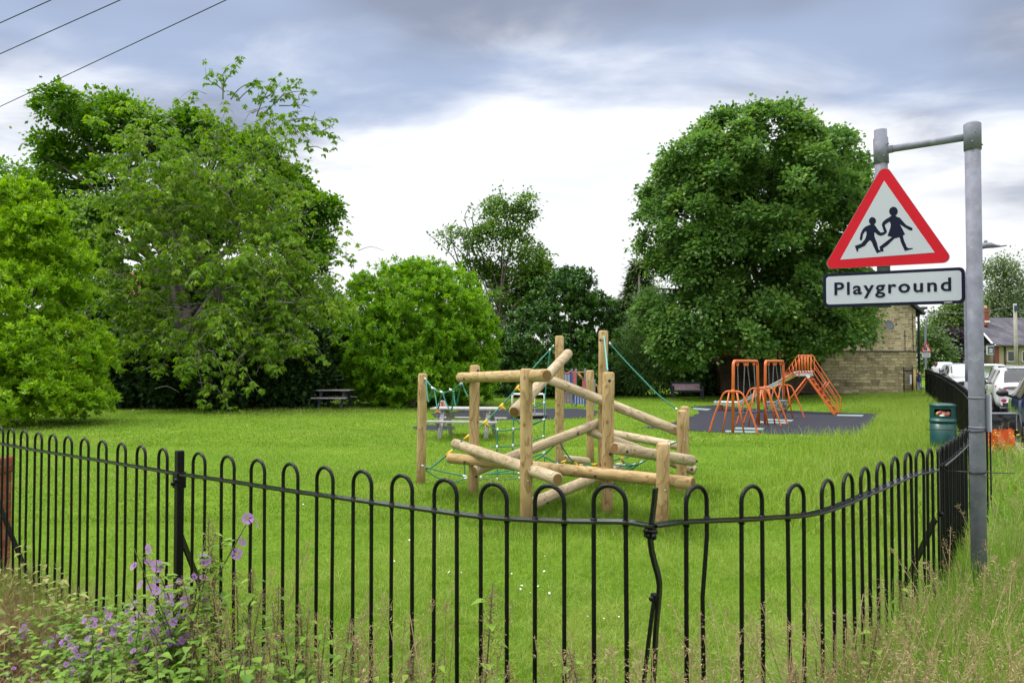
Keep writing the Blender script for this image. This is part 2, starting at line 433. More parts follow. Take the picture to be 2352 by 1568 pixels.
def brickmat(name, cols, mortar, bw=0.42, bh=0.16, msize=0.012, rough=0.85, distort=0.035, bump=0.5, dirt=0.5, offset=0.5, axis='xz', scale_noise=1.2):
    m, nt, b = _nt(name)
    L = nt.links.new; N = nt.nodes.new
    tc = N('ShaderNodeTexCoord'); sep = N('ShaderNodeSeparateXYZ'); L(tc.outputs['Object'], sep.inputs[0])
    sm = N('ShaderNodeMath'); sm.operation = 'ADD'; L(sep.outputs[0], sm.inputs[0]); L(sep.outputs[1], sm.inputs[1])
    cm = N('ShaderNodeCombineXYZ'); L(sm.outputs[0], cm.inputs[0]); L(sep.outputs[2], cm.inputs[1])
    nz = N('ShaderNodeTexNoise'); nz.inputs['Scale'].default_value = scale_noise * 2.0; nz.inputs['Detail'].default_value = 3; L(cm.outputs[0], nz.inputs['Vector'])
    ds = N('ShaderNodeVectorMath'); ds.operation = 'MULTIPLY_ADD'; L(nz.outputs['Color'], ds.inputs[0])
    ds.inputs[1].default_value = (distort * 3, distort * 2, 0); L(cm.outputs[0], ds.inputs[2])
    br = N('ShaderNodeTexBrick'); L(ds.outputs[0], br.inputs['Vector'])
    br.offset = offset; br.squash = 0.7; br.squash_frequency = 3
    br.inputs['Scale'].default_value = 1.0; br.inputs['Brick Width'].default_value = bw; br.inputs['Row Height'].default_value = bh
    br.inputs['Mortar Size'].default_value = msize; br.inputs['Mortar Smooth'].default_value = 0.4
    br.inputs['Color1'].default_value = (0, 0, 0, 1); br.inputs['Color2'].default_value = (1, 1, 1, 1); br.inputs['Mortar'].default_value = (0.5, 0.5, 0.5, 1)
    n2 = N('ShaderNodeTexNoise'); n2.inputs['Scale'].default_value = 3.0; n2.inputs['Detail'].default_value = 8; n2.inputs['Roughness'].default_value = 0.65; L(cm.outputs[0], n2.inputs['Vector'])
    av = N('ShaderNodeMath'); av.operation = 'MULTIPLY_ADD'; L(n2.outputs[0], av.inputs[0]); av.inputs[1].default_value = 0.9
    hv = N('ShaderNodeMath'); hv.operation = 'MULTIPLY_ADD'; L(br.outputs['Color'], hv.inputs[0]); hv.inputs[1].default_value = 0.6; hv.inputs[2].default_value = -0.28
    L(hv.outputs[0], av.inputs[2])
    stone = _ramp(nt, av.outputs[0], [(k / (len(cols) - 1), c) for k, c in enumerate(cols)])
    mx = N('ShaderNodeMix'); mx.data_type = 'RGBA'; L(br.outputs['Fac'], mx.inputs['Factor']); L(stone, mx.inputs[6]); mx.inputs[7].default_value = mortar + (1,)
    n4 = N('ShaderNodeTexNoise'); n4.inputs['Scale'].default_value = 0.7; n4.inputs['Detail'].default_value = 7; L(cm.outputs[0], n4.inputs['Vector'])
    df = _ramp(nt, n4.outputs[0], [(0.45, (1, 1, 1)), (0.75, (1 - dirt, 1 - dirt, 1 - dirt * 0.95))])
    mu = N('ShaderNodeMix'); mu.data_type = 'RGBA'; mu.blend_type = 'MULTIPLY'; mu.inputs['Factor'].default_value = 1; L(mx.outputs[2], mu.inputs[6]); L(df, mu.inputs[7])
    L(mu.outputs[2], b.inputs['Base Color']); b.inputs['Roughness'].default_value = rough; b.inputs['Specular IOR Level'].default_value = 0.2
    bp = N('ShaderNodeBump'); bp.inputs['Strength'].default_value = bump; bp.inputs['Distance'].default_value = 0.02; bp.invert = True
    hh = N('ShaderNodeMath'); hh.operation = 'SUBTRACT'; L(br.outputs['Fac'], hh.inputs[0]); L(n2.outputs[0], hh.inputs[1])
    L(hh.outputs[0], bp.inputs['Height']); L(bp.outputs[0], b.inputs['Normal'])
    return m
# ---------------------------------------------------------------- palette
M_black = pmat('black gloss paint', (0.003, 0.003, 0.004), 0.30, 0.4, 30, bump=0.3, bscale=120, spec=0.22, dirt=((0.13, 0.125, 0.12), 60, 0.72))
M_rail = pmat('worn black rail paint', (0.004, 0.004, 0.005), 0.17, 0.4, 30, bump=0.12, bscale=90, spec=0.9, dirt=((0.16, 0.16, 0.16), 60, 0.72))
M_galv = pmat('galvanised steel', (0.185, 0.19, 0.235), 0.62, 0.22, 14, bump=0.06, bscale=60, metal=0.0, spec=0.3, dirt=((0.255, 0.26, 0.295), 9, 0.56))
M_signwhite = pmat('sign face white', (0.50, 0.515, 0.585), 0.45, 0.02, 5, dirt=((0.52, 0.50, 0.47), 26, 0.74))
M_signred = pmat('sign face red', (0.58, 0.008, 0.022), 0.5, 0.05, 5, spec=0.2)
M_signnavy = pmat('sign ink', (0.008, 0.009, 0.030), 0.55, 0.1, 5, spec=0.15)
M_signback = pmat('sign back grey', (0.25, 0.25, 0.26), 0.5, 0.1)
M_wood = woodmat('pressure treated pine', (0.40, 0.275, 0.120), (0.53, 0.39, 0.195), (0.21, 0.112, 0.032))
M_woodpost = woodmat('post pine', (0.385, 0.265, 0.112), (0.51, 0.375, 0.185), (0.20, 0.105, 0.030), stain=True)
M_woodgrey = woodmat('weathered pine', (0.39, 0.305, 0.180), (0.54, 0.445, 0.30), (0.20, 0.130, 0.062))
M_woodend = woodmat('end grain', (0.19, 0.105, 0.034), (0.25, 0.145, 0.05), (0.11, 0.055, 0.018), pith=0.004)
M_woodcap = woodmat('post top grain', (0.50, 0.40, 0.24), (0.57, 0.47, 0.29), (0.36, 0.26, 0.12), pith=0.004)
M_rope = pmat('green rope', (0.012, 0.19, 0.135), 0.5, 0.2, 60, bump=0.4, bscale=300)
M_ropelight = pmat('faded rope', (0.10, 0.36, 0.33), 0.5, 0.15, 60, bump=0.4, bscale=300)
M_yellow = pmat('yellow plastic', (0.72, 0.43, 0.01), 0.4, 0.08)
M_alu = pmat('aluminium ferrule', (0.62, 0.63, 0.62), 0.35, 0.1, metal=0.6)
M_bolt = pmat('bolt cap', (0.012, 0.022, 0.022), 0.35, 0.2)
M_bolt2 = pmat('steel bolt', (0.45, 0.45, 0.43), 0.4, 0.1, metal=0.7)
M_orange = pmat('orange paint', (0.64, 0.140, 0.024), 0.4, 0.12, 9, dirt=((0.55, 0.19, 0.09), 14, 0.62))
M_steel = pmat('polished steel', (0.62, 0.63, 0.65), 0.25, 0.06, metal=0.9)
M_chain = pmat('chain', (0.30, 0.31, 0.31), 0.4, 0.2, metal=0.6)
M_rubber = pmat('black rubber', (0.022, 0.022, 0.024), 0.7, 0.2)
M_cradle = pmat('grey cradle seat', (0.16, 0.18, 0.19), 0.5, 0.2)
M_greytable = pmat('silvered timber', (0.33, 0.31, 0.31), 0.75, 0.22, 12, bump=0.3, bscale=50, dirt=((0.24, 0.24, 0.21), 9, 0.6))
M_darktable = pmat('dark recycled plastic', (0.036, 0.040, 0.055), 0.55, 0.2)
M_mauve = pmat('mauve slats', (0.42, 0.36, 0.40), 0.6, 0.14, 8)
M_pink = pmat('pink slats', (0.70, 0.46, 0.54), 0.6, 0.12, 8)
M_white = pmat('white enamel', (0.74, 0.74, 0.72), 0.35, 0.05)
M_bin = pmat('bin green', (0.003, 0.060, 0.052), 0.35, 0.12, 5)
M_litter = pmat('crumpled packets', (0.62, 0.36, 0.14), 0.5, 0.7, 35)
M_litterpink = pmat('pink packet', (0.55, 0.12, 0.16), 0.5, 0.3, 30)
M_orangebag = pmat('orange sheet', (0.78, 0.10, 0.012), 0.5, 0.12, 6, bump=0.3, bscale=9)
M_blackwrap = pmat('crumpled black film', (0.008, 0.0085, 0.011), 0.28, 0.3, 10, bump=1.0, bscale=22)
M_brickred = brickmat('red pier brick', [(0.12, 0.028, 0.016), (0.27, 0.062, 0.03), (0.36, 0.11, 0.06)], (0.16, 0.13, 0.11), 0.225, 0.075, 0.006, distort=0.004, dirt=0.4)
M_stone = brickmat('coursed sandstone', [(0.13, 0.098, 0.058), (0.36, 0.275, 0.150), (0.54, 0.435, 0.26), (0.66, 0.56, 0.38)], (0.62, 0.53, 0.385), 0.36, 0.125, 0.018, distort=0.05, dirt=0.35)
M_stonelow = brickmat('old rubble stone', [(0.11, 0.095, 0.065), (0.31, 0.255, 0.145), (0.47, 0.39, 0.225), (0.60, 0.52, 0.35)], (0.17, 0.14, 0.09), 0.42, 0.165, 0.014, distort=0.10, dirt=0.5)
M_stonepale = brickmat('pale quoin stone', [(0.28, 0.24, 0.16), (0.40, 0.35, 0.25), (0.48, 0.43, 0.32)], (0.28, 0.24, 0.17), 0.5, 0.28, 0.01, distort=0.02, dirt=0.3)
M_darkbrick = brickmat('dark old brick', [(0.04, 0.026, 0.020), (0.085, 0.05, 0.036), (0.13, 0.075, 0.052)], (0.13, 0.11, 0.09), 0.23, 0.078, 0.008, distort=0.01, dirt=0.4)
M_pantile = brickmat('red pantiles', [(0.18, 0.06, 0.03), (0.33, 0.12, 0.055), (0.44, 0.19, 0.09)], (0.10, 0.05, 0.03), 0.24, 0.22, 0.02, distort=0.01, dirt=0.45)
M_slate = brickmat('purple slate', [(0.075, 0.072, 0.090), (0.115, 0.108, 0.130), (0.17, 0.162, 0.18)], (0.06, 0.06, 0.07), 0.35, 0.28, 0.01, distort=0.01, dirt=0.5)
M_farstone = brickmat('far buff stone', [(0.28, 0.22, 0.12), (0.38, 0.31, 0.19), (0.46, 0.39, 0.26)], (0.38, 0.33, 0.24), 0.6, 0.28, 0.02, distort=0.03, dirt=0.25)
M_slatecap = pmat('dark eave', (0.05, 0.046, 0.044), 0.8, 0.3, 12)
M_dish = pmat('dish grey', (0.12, 0.125, 0.15), 0.5, 0.1)
M_glass = pmat('dark glass', (0.020, 0.023, 0.027), 0.08, 0.2, spec=0.8)
M_windowframe = pmat('window frame', (0.7, 0.7, 0.68), 0.5, 0.05)
M_bark = pmat('bark', (0.070, 0.058, 0.044), 0.9, 0.4, 7, bump=0.8, bscale=18)
M_barkgrey = pmat('pale cherry bark', (0.19, 0.18, 0.155), 0.75, 0.3, 7, bump=0.4, bscale=18)
M_timberpole = pmat('pole timber', (0.33, 0.31, 0.26), 0.8, 0.2, 5)
M_wire = pmat('cable', (0.045, 0.042, 0.040), 0.6, 0.1)
M_twist = pmat('black wire', (0.012, 0.012, 0.014), 0.4, 0.1)
M_carwhite = pmat('white car paint', (0.72, 0.73, 0.76), 0.22, 0.02, coat=0.6)
M_carsilver = pmat('silver car paint', (0.42, 0.43, 0.44), 0.28, 0.03, metal=0.4, coat=0.6)
M_vanwhite = pmat('van paint', (0.62, 0.64, 0.67), 0.3, 0.03, coat=0.4)
M_carblue = pmat('blue car paint', (0.010, 0.028, 0.14), 0.14, 0.05, coat=0.9)
M_trim = pmat('black car trim', (0.015, 0.015, 0.017), 0.5, 0.2)
M_lampred = pmat('red lens', (0.40, 0.008, 0.012), 0.15, 0.2, coat=0.6)
M_lampclear = pmat('clear lens', (0.62, 0.60, 0.60), 0.15, 0.1, coat=0.6)
M_tyre = pmat('tyre', (0.018, 0.018, 0.019), 0.85, 0.2)
M_rim = pmat('alloy', (0.35, 0.36, 0.38), 0.35, 0.1, metal=0.7)
M_skin = pmat('skin', (0.55, 0.33, 0.24), 0.5, 0.06)
M_hairfair = pmat('fair hair', (0.36, 0.20, 0.10), 0.6, 0.2, 20)
M_hairbrown = pmat('brown hair', (0.10, 0.04, 0.022), 0.5, 0.2, 20)
M_navycloth = pmat('navy cloth', (0.022, 0.03, 0.12), 0.8, 0.35, 22)
M_jeans = pmat('pale lilac trousers', (0.28, 0.28, 0.42), 0.8, 0.15)
M_whitecloth = pmat('white top', (0.72, 0.72, 0.76), 0.8, 0.05)
M_blueplate = pmat('sign blue', (0.020, 0.045, 0.12), 0.5, 0.1)
M_ink = pmat('pale lettering', (0.35, 0.38, 0.37), 0.6, 0.1)
M_inkred = pmat('red lettering', (0.40, 0.16, 0.16), 0.6, 0.1)
M_plaque = pmat('dark notice', (0.010, 0.022, 0.024), 0.5, 0.1)
M_asphalt = pmat('playground tarmac', (0.024, 0.025, 0.036), 0.9, 0.16, 3.0, bump=0.3, bscale=180, spec=0.25, dirt=((0.055, 0.055, 0.066), 3.5, 0.66))
M_road = pmat('road tarmac', (0.075, 0.075, 0.08), 0.85, 0.15, 1.2, bump=0.3, bscale=90)
M_kerb = pmat('kerb concrete', (0.30, 0.295, 0.28), 0.85, 0.15, 5)
M_mat = pmat('pale rubber tile', (0.20, 0.27, 0.255), 0.8, 0.12, 5)
M_slabgrey = pmat('worn slab', (0.17, 0.165, 0.15), 0.9, 0.2, 4)

# ---------------------------------------------------------------- line of the roadside railings
FA = np.array([4.72, 7.6]); FD = np.array([0.4846, 0.8747]); FN = np.array([0.8747, -0.4846])
GATE_T = 34.2
_fpts = np.array([[4.72 - 14 * .4846, 7.6 - 14 * .8747], [4.72, 7.6], [8.6, 14.6], [11.5, 20.0], [15.6, 28.0], [20.35, 38.0], [24.2, 47.0], [47.0, 107.0], [62.0, 150.0]])
_fs = np.concatenate([[0], np.cumsum(np.linalg.norm(np.diff(_fpts, axis=0), axis=1))]); _fs = _fs - _fs[1]
def fp(t):
    """point, direction and outward normal of the roadside railings, t metres past their start"""
    p = np.array([np.interp(t, _fs, _fpts[:, k]) for k in (0, 1)])
    e = np.array([np.interp(t + 1.5, _fs, _fpts[:, k]) - np.interp(t - 1.5, _fs, _fpts[:, k]) for k in (0, 1)]); e = e / np.linalg.norm(e)
    return p, e, np.array([e[1], -e[0]])
# railing height control: (u, v of the rail, distance)
RAIL_PX = [(-330, 951, 7.9), (-150, 987, 6.55), (25, 1023, 5.64), (120, 1039.5, 5.22), (235, 1058, 4.78), (330, 1074, 4.42), (412, 1088, 4.12),
           (530, 1105, 3.83), (650, 1124, 3.56), (800, 1145, 3.27), (960, 1167, 3.03), (1120, 1187, 2.84), (1290, 1196, 2.70), (1435, 1198, 2.61), (1495, 1206, 2.59),
           (1561, 1198.5, 2.67), (1641, 1195, 2.78), (1764, 1189, 2.93), (1885, 1175, 3.16), (2006, 1128, 3.62), (2096, 1090, 4.10), (2155, 1073, 4.50), (2225, 1014, 5.95), (2271, 962, 7.75)]
RAIL = [P(*p) for p in RAIL_PX]
def catmull(pts, n=12):
    out = []
    for i in range(len(pts) - 1):
        p0 = pts[max(i - 1, 0)]; p1 = pts[i]; p2 = pts[i + 1]; p3 = pts[min(i + 2, len(pts) - 1)]
        for k in range(n):
            t = k / n
            out.append(0.5 * ((2 * p1) + (p2 - p0) * t + (2 * p0 - 5 * p1 + 4 * p2 - p3) * t * t + (3 * p1 - p0 - 3 * p2 + p3) * t ** 3))
    out.append(pts[-1].copy())
    return out
CURVE = catmull(RAIL)
CX = np.array([1176 + FPX * (p.x / (p.y * math.cos(PITCH) + (p.z - 1.9) * math.sin(PITCH))) for p in CURVE])
def rail_at(u):
    i = int(np.clip(np.searchsorted(CX, u) - 1, 0, len(CX) - 2))
    t = (u - CX[i]) / max(CX[i + 1] - CX[i], 1e-6)
    p = CURVE[i].lerp(CURVE[i + 1], t)
    d = (CURVE[i + 1] - CURVE[i]); d.z = 0
    return p, d.normalized()
# the whole line in plan, for telling inside (lawn) from outside (verge)
PLAN = np.array([[p.x, p.y] for p in CURVE[::3]] + [list(fp(t)[0]) for t in (1.5, 4, 8, 11, 14, 17, 20, 23, 27, 31, 34, 45, 70, 110, 140)])
PLAN = np.vstack([[-40, 22.0], [-14, 11.6], PLAN])
def side_exact(x, y):
    """signed distance to the railings: negative on the lawn, positive outside"""
    x = np.asarray(x, float); y = np.asarray(y, float)
    best = np.full(x.shape, 1e9); sgn = np.zeros(x.shape)
    for a, b in zip(PLAN[:-1], PLAN[1:]):
        d = b - a; L2 = d @ d
        t = np.clip(((x - a[0]) * d[0] + (y - a[1]) * d[1]) / max(L2, 1e-12), 0, 1)
        qx = x - (a[0] + d[0] * t); qy = y - (a[1] + d[1] * t)
        dd = np.hypot(qx, qy)
        c = d[0] * (y - a[1]) - d[1] * (x - a[0])
        m = dd < best - 1e-9
        best = np.where(m, dd, best); sgn = np.where(m, np.where(c > 0, -1.0, 1.0), sgn)
    return best * sgn
class Grid:
    def __init__(s, x0, x1, y0, y1, st):
        s.x0, s.y0, s.st = x0, y0, st; xs = np.arange(x0, x1 + st / 2, st); ys = np.arange(y0, y1 + st / 2, st)
        X, Y = np.meshgrid(xs, ys, indexing='ij'); s.v = side_exact(X.ravel(), Y.ravel()).reshape(X.shape); s.x1, s.y1 = xs[-1], ys[-1]
    def at(s, x, y):
        fx = np.clip((x - s.x0) / s.st, 0, s.v.shape[0] - 1.001); fy = np.clip((y - s.y0) / s.st, 0, s.v.shape[1] - 1.001)
        i = fx.astype(int); j = fy.astype(int); a = fx - i; b = fy - j; v = s.v
        return v[i, j] * (1 - a) * (1 - b) + v[i + 1, j] * a * (1 - b) + v[i, j + 1] * (1 - a) * b + v[i + 1, j + 1] * a * b
GRID_NEAR = Grid(-12, 20, -2, 30, 0.1); GRID_FAR = Grid(-150, 150, -30, 260, 1.0)
def side_dist(x, y):
    x = np.asarray(x, float); y = np.asarray(y, float)
    near = (x > -12) & (x < 20) & (y > -2) & (y < 30)
    return np.where(near, GRID_NEAR.at(x, y), GRID_FAR.at(x, y))
def gz(x, y):
    x = np.asarray(x, float); y = np.asarray(y, float)
    d = side_dist(x, y)
    z = 0.17 * sstep(d, -1.3, 0.25) + 0.10 * sstep(d, 0.1, 1.5) * sstep(-y, -6, -2.5)
    z = z + 0.14 * sstep(y, 27, 40) * sstep(x, 8, 16)
    z = z + 0.05 * np.sin(x * 0.23 + 1.0) * np.sin(y * 0.19) * sstep(-d, 1, 6) * (1 - sstep(np.hypot(x - 5, y - 23), 8, 14)*0 ) * 0.5
    return z
def gz1(x, y): return float(gz(np.array([x]), np.array([y]))[0])

# ---------------------------------------------------------------- ground
def mat_ground():
    m, nt, b = _nt('lawn turf')
    L = nt.links.new; N = nt.nodes.new
    tc = N('ShaderNodeTexCoord')
    def noise(s, d, r=0.6):
        n = N('ShaderNodeTexNoise'); n.inputs['Scale'].default_value = s; n.inputs['Detail'].default_value = d; n.inputs['Roughness'].default_value = r
        L(tc.outputs['Object'], n.inputs['Vector']); return n.outputs[0]
    a = _ramp(nt, noise(0.35, 5), [(0.35, (0.090, 0.180, 0.010)), (0.65, (0.140, 0.240, 0.016))])
    c = _ramp(nt, noise(14, 4, 0.75), [(0.3, (0.62, 0.62, 0.62)), (0.7, (1.2, 1.2, 1.1))])
    mu = N('ShaderNodeMix'); mu.data_type = 'RGBA'; mu.blend_type = 'MULTIPLY'; mu.inputs['Factor'].default_value = 1
    L(a, mu.inputs[6]); L(c, mu.inputs[7]); L(mu.outputs[2], b.inputs['Base Color'])
    b.inputs['Roughness'].default_value = 0.9; b.inputs['Specular IOR Level'].default_value = 0.1
    bp = N('ShaderNodeBump'); bp.inputs['Strength'].default_value = 0.8; bp.inputs['Distance'].default_value = 0.03
    L(noise(30, 4, 0.8), bp.inputs['Height']); L(bp.outputs[0], b.inputs['Normal'])
    return m
M_turf = mat_ground()
def axis(lo, hi, step, far):
    a = list(np.arange(lo, hi + 1e-6, step)); s = step
    p = hi
    while p < far: s *= 1.5; p += s; a.append(p)
    s = step; p = lo
    while p > -far: s *= 1.5; p -= s; a.insert(0, p)
    return np.array(a)
def ground():
    xs = axis(-9, 16, 0.25, 1600); ys = axis(1.5, 18, 0.25, 1600)
    X, Y = np.meshgrid(xs, ys, indexing='ij')
    Z = gz(X.ravel(), Y.ravel()).reshape(X.shape)
    far = sstep(np.hypot(X, Y), 80, 200); Z = Z * (1 - far)
    V = np.stack([X, Y, Z], -1).reshape(-1, 3)
    ny = len(ys); i, j = np.meshgrid(np.arange(len(xs) - 1), np.arange(ny - 1), indexing='ij')
    a = (i * ny + j).ravel()
    F = np.stack([a, a + ny, a + ny + 1, a + 1], 1)
    o = build_np('ground', V, F, M_turf, smooth=True)
    meta(o, 'green lawn and verge ground', kind='structure')
ground()
def sheet(name, poly, lift, mat, label, seg=0.8):
    """a surface laid over the ground, following it"""
    bm = bmesh.new()
    vs = [bm.verts.new((p[0], p[1], 0)) for p in poly]
    f = bm.faces.new(vs)
    bmesh.ops.triangulate(bm, faces=[f])
    for _ in range(4):
        es = [e for e in bm.edges if e.calc_length() > seg]
        if not es: break
        bmesh.ops.subdivide_edges(bm, edges=es, cuts=1)
    bmesh.ops.triangulate(bm, faces=bm.faces[:])
    P2 = np.array([[v.co.x, v.co.y] for v in bm.verts])
    z = gz(P2[:, 0], P2[:, 1]) + lift
    for v, q in zip(bm.verts, z): v.co.z = q
    bmesh.ops.recalc_face_normals(bm, faces=bm.faces[:])
    me = bpy.data.meshes.new(name); bm.to_mesh(me); bm.free()
    if me.polygons[0].normal.z < 0: me.flip_normals()
    me.materials.append(mat)
    o = link(bpy.data.objects.new(name, me)); meta(o, label, kind='structure'); return o
def jag(poly, amp, seed, step=0.25):
    """roughen an edge where grass creeps over it"""
    r = random.Random(seed); out = []
    for i in range(len(poly)):
        a = Vector((poly[i][0], poly[i][1])); b = Vector((poly[(i + 1) % len(poly)][0], poly[(i + 1) % len(poly)][1]))
        n = max(1, int((b - a).length / step)); d = (b - a).normalized(); nn = Vector((-d.y, d.x))
        for k in range(n):
            q = a.lerp(b, k / n) + nn * r.uniform(-amp, amp); out.append((q.x, q.y))
    return out
PLAY = [G(u, v) for u, v in [(1470, 981), (1520, 973), (1555, 966), (1582, 957), (1604, 949), (1602, 940), (1585, 934), (1640, 931), (1760, 941), (1890, 947), (2032, 951), (2005, 975), (1974, 1002), (1850, 999), (1729, 994), (1650, 992), (1582, 988)]]
sheet('play_surface', jag(PLAY, 0.05, 1), 0.012, M_asphalt, 'dark tarmac surface under the swings and slide')
PLAY2 = [G(u, v) for u, v in [(990, 950), (1060, 944), (1110, 938), (1330, 938), (1374, 943), (1362, 957), (1240, 962), (1100, 963), (1000, 958)]]
sheet('play_surface', jag(PLAY2, 0.05, 2), 0.012, M_asphalt, 'dark tarmac surface under the roundabout')
PLAY3 = [G(u, v) for u, v in [(944, 981), (975, 975), (1040, 977), (1046, 985), (1000, 989), (955, 986)]]
sheet('play_surface', jag(PLAY3, 0.05, 3), 0.012, M_asphalt, 'small dark tarmac patch under the springer')
def road():
    mbr = MB(); ts = np.linspace(-14, 130, 70)
    def strip(o0, o1, z0, z1):
        q0 = [fp(t)[0] + fp(t)[2] * o0 for t in ts]; q1 = [fp(t)[0] + fp(t)[2] * o1 for t in ts]
        return q0, q1
    a, b = strip(0.95, 8.5, 0, 0)
    za = 0.185 + 0.0 * ts
    zs = [0.19 + 0.04 * float(sstep(fp(t)[0][1], 27, 40)) for t in ts]
    vs = [(p[0], p[1], z) for p, z in zip(a, zs)] + [(p[0], p[1], z) for p, z in zip(b, zs)]
    n = len(ts)
    mbr.add(vs, [(i, n + i, n + i + 1, i + 1) for i in range(n - 1)])
    o = build('road', mbr, M_road); meta(o, 'tarmac road past the playground', kind='structure')
    k = MB()
    for o0, o1 in ((0.82, 0.945), (8.505, 8.63)):
        a, b = strip(o0, o1, 0, 0)
        vs = []
        for i in range(n):
            z = zs[i]
            vs += [(a[i][0], a[i][1], z - 0.1), (a[i][0], a[i][1], z + 0.09), (b[i][0], b[i][1], z + 0.09), (b[i][0], b[i][1], z - 0.1)]
        fs = []
        for i in range(n - 1):
            for q in range(3): fs.append((i * 4 + q, i * 4 + q + 1, i * 4 + q + 5, i * 4 + q + 4))
        k.add(vs, fs, smooth=False)
    o = build('kerb', k, M_kerb); meta(o, 'concrete kerbs along the road', kind='structure')
road()
# grey worn slab in the long grass by the fence
sl = [G(u, v, 0.05) for u, v in [(2040, 943), (2045, 938), (2092, 934), (2104, 937), (2098, 946), (2050, 948)]]
o = sheet('path', [(p.x, p.y) for p in sl], 0.03, M_slabgrey, 'worn grey patch in the grass near the gate')

# safety mats: one slab, copied
def mats():
    quads = [[(1690, 981), (1756, 983), (1750, 986.5), (1688, 985)], [(1667, 988), (1740, 990), (1733, 993), (1665, 992)],
             [(1764, 961.5), (1823, 964), (1817, 967), (1762, 965)], [(1746, 967), (1811, 969), (1805, 972), (1744, 970.5)],
             [(1594, 936), (1634, 939), (1626, 941.5), (1590, 939)], [(1924, 951.5), (1984, 952.5), (1980, 955.5), (1921, 954)]]
    labs = ['second pale safety mat from the front under the nearer swings', 'foremost pale safety mat at the edge of the tarmac under the nearer swings',
            'rearmost pale safety mat under the toddler swings', 'front pale safety mat under the toddler swings',
            'pale safety mat at the foot of the slide chute', 'pale safety mat at the foot of the slide ladder']
    for q, lb in zip(quads, labs):
        mb = MB(); top = [G(u, v, 0.03) for u, v in q]
        mb.add([(p.x, p.y, 0.0) for p in top] + [(p.x, p.y, 0.034) for p in top],
               [(7, 6, 5, 4), (0, 1, 5, 4), (1, 2, 6, 5), (2, 3, 7, 6), (3, 0, 4, 7)], smooth=False)
        c = sum(top, Vector()) / 4
        o = build('safety_mat', mb, M_mat, loc=(c.x, c.y, 0)); meta(o, lb, 'safety mat', 'pale safety mats on the tarmac')
mats()
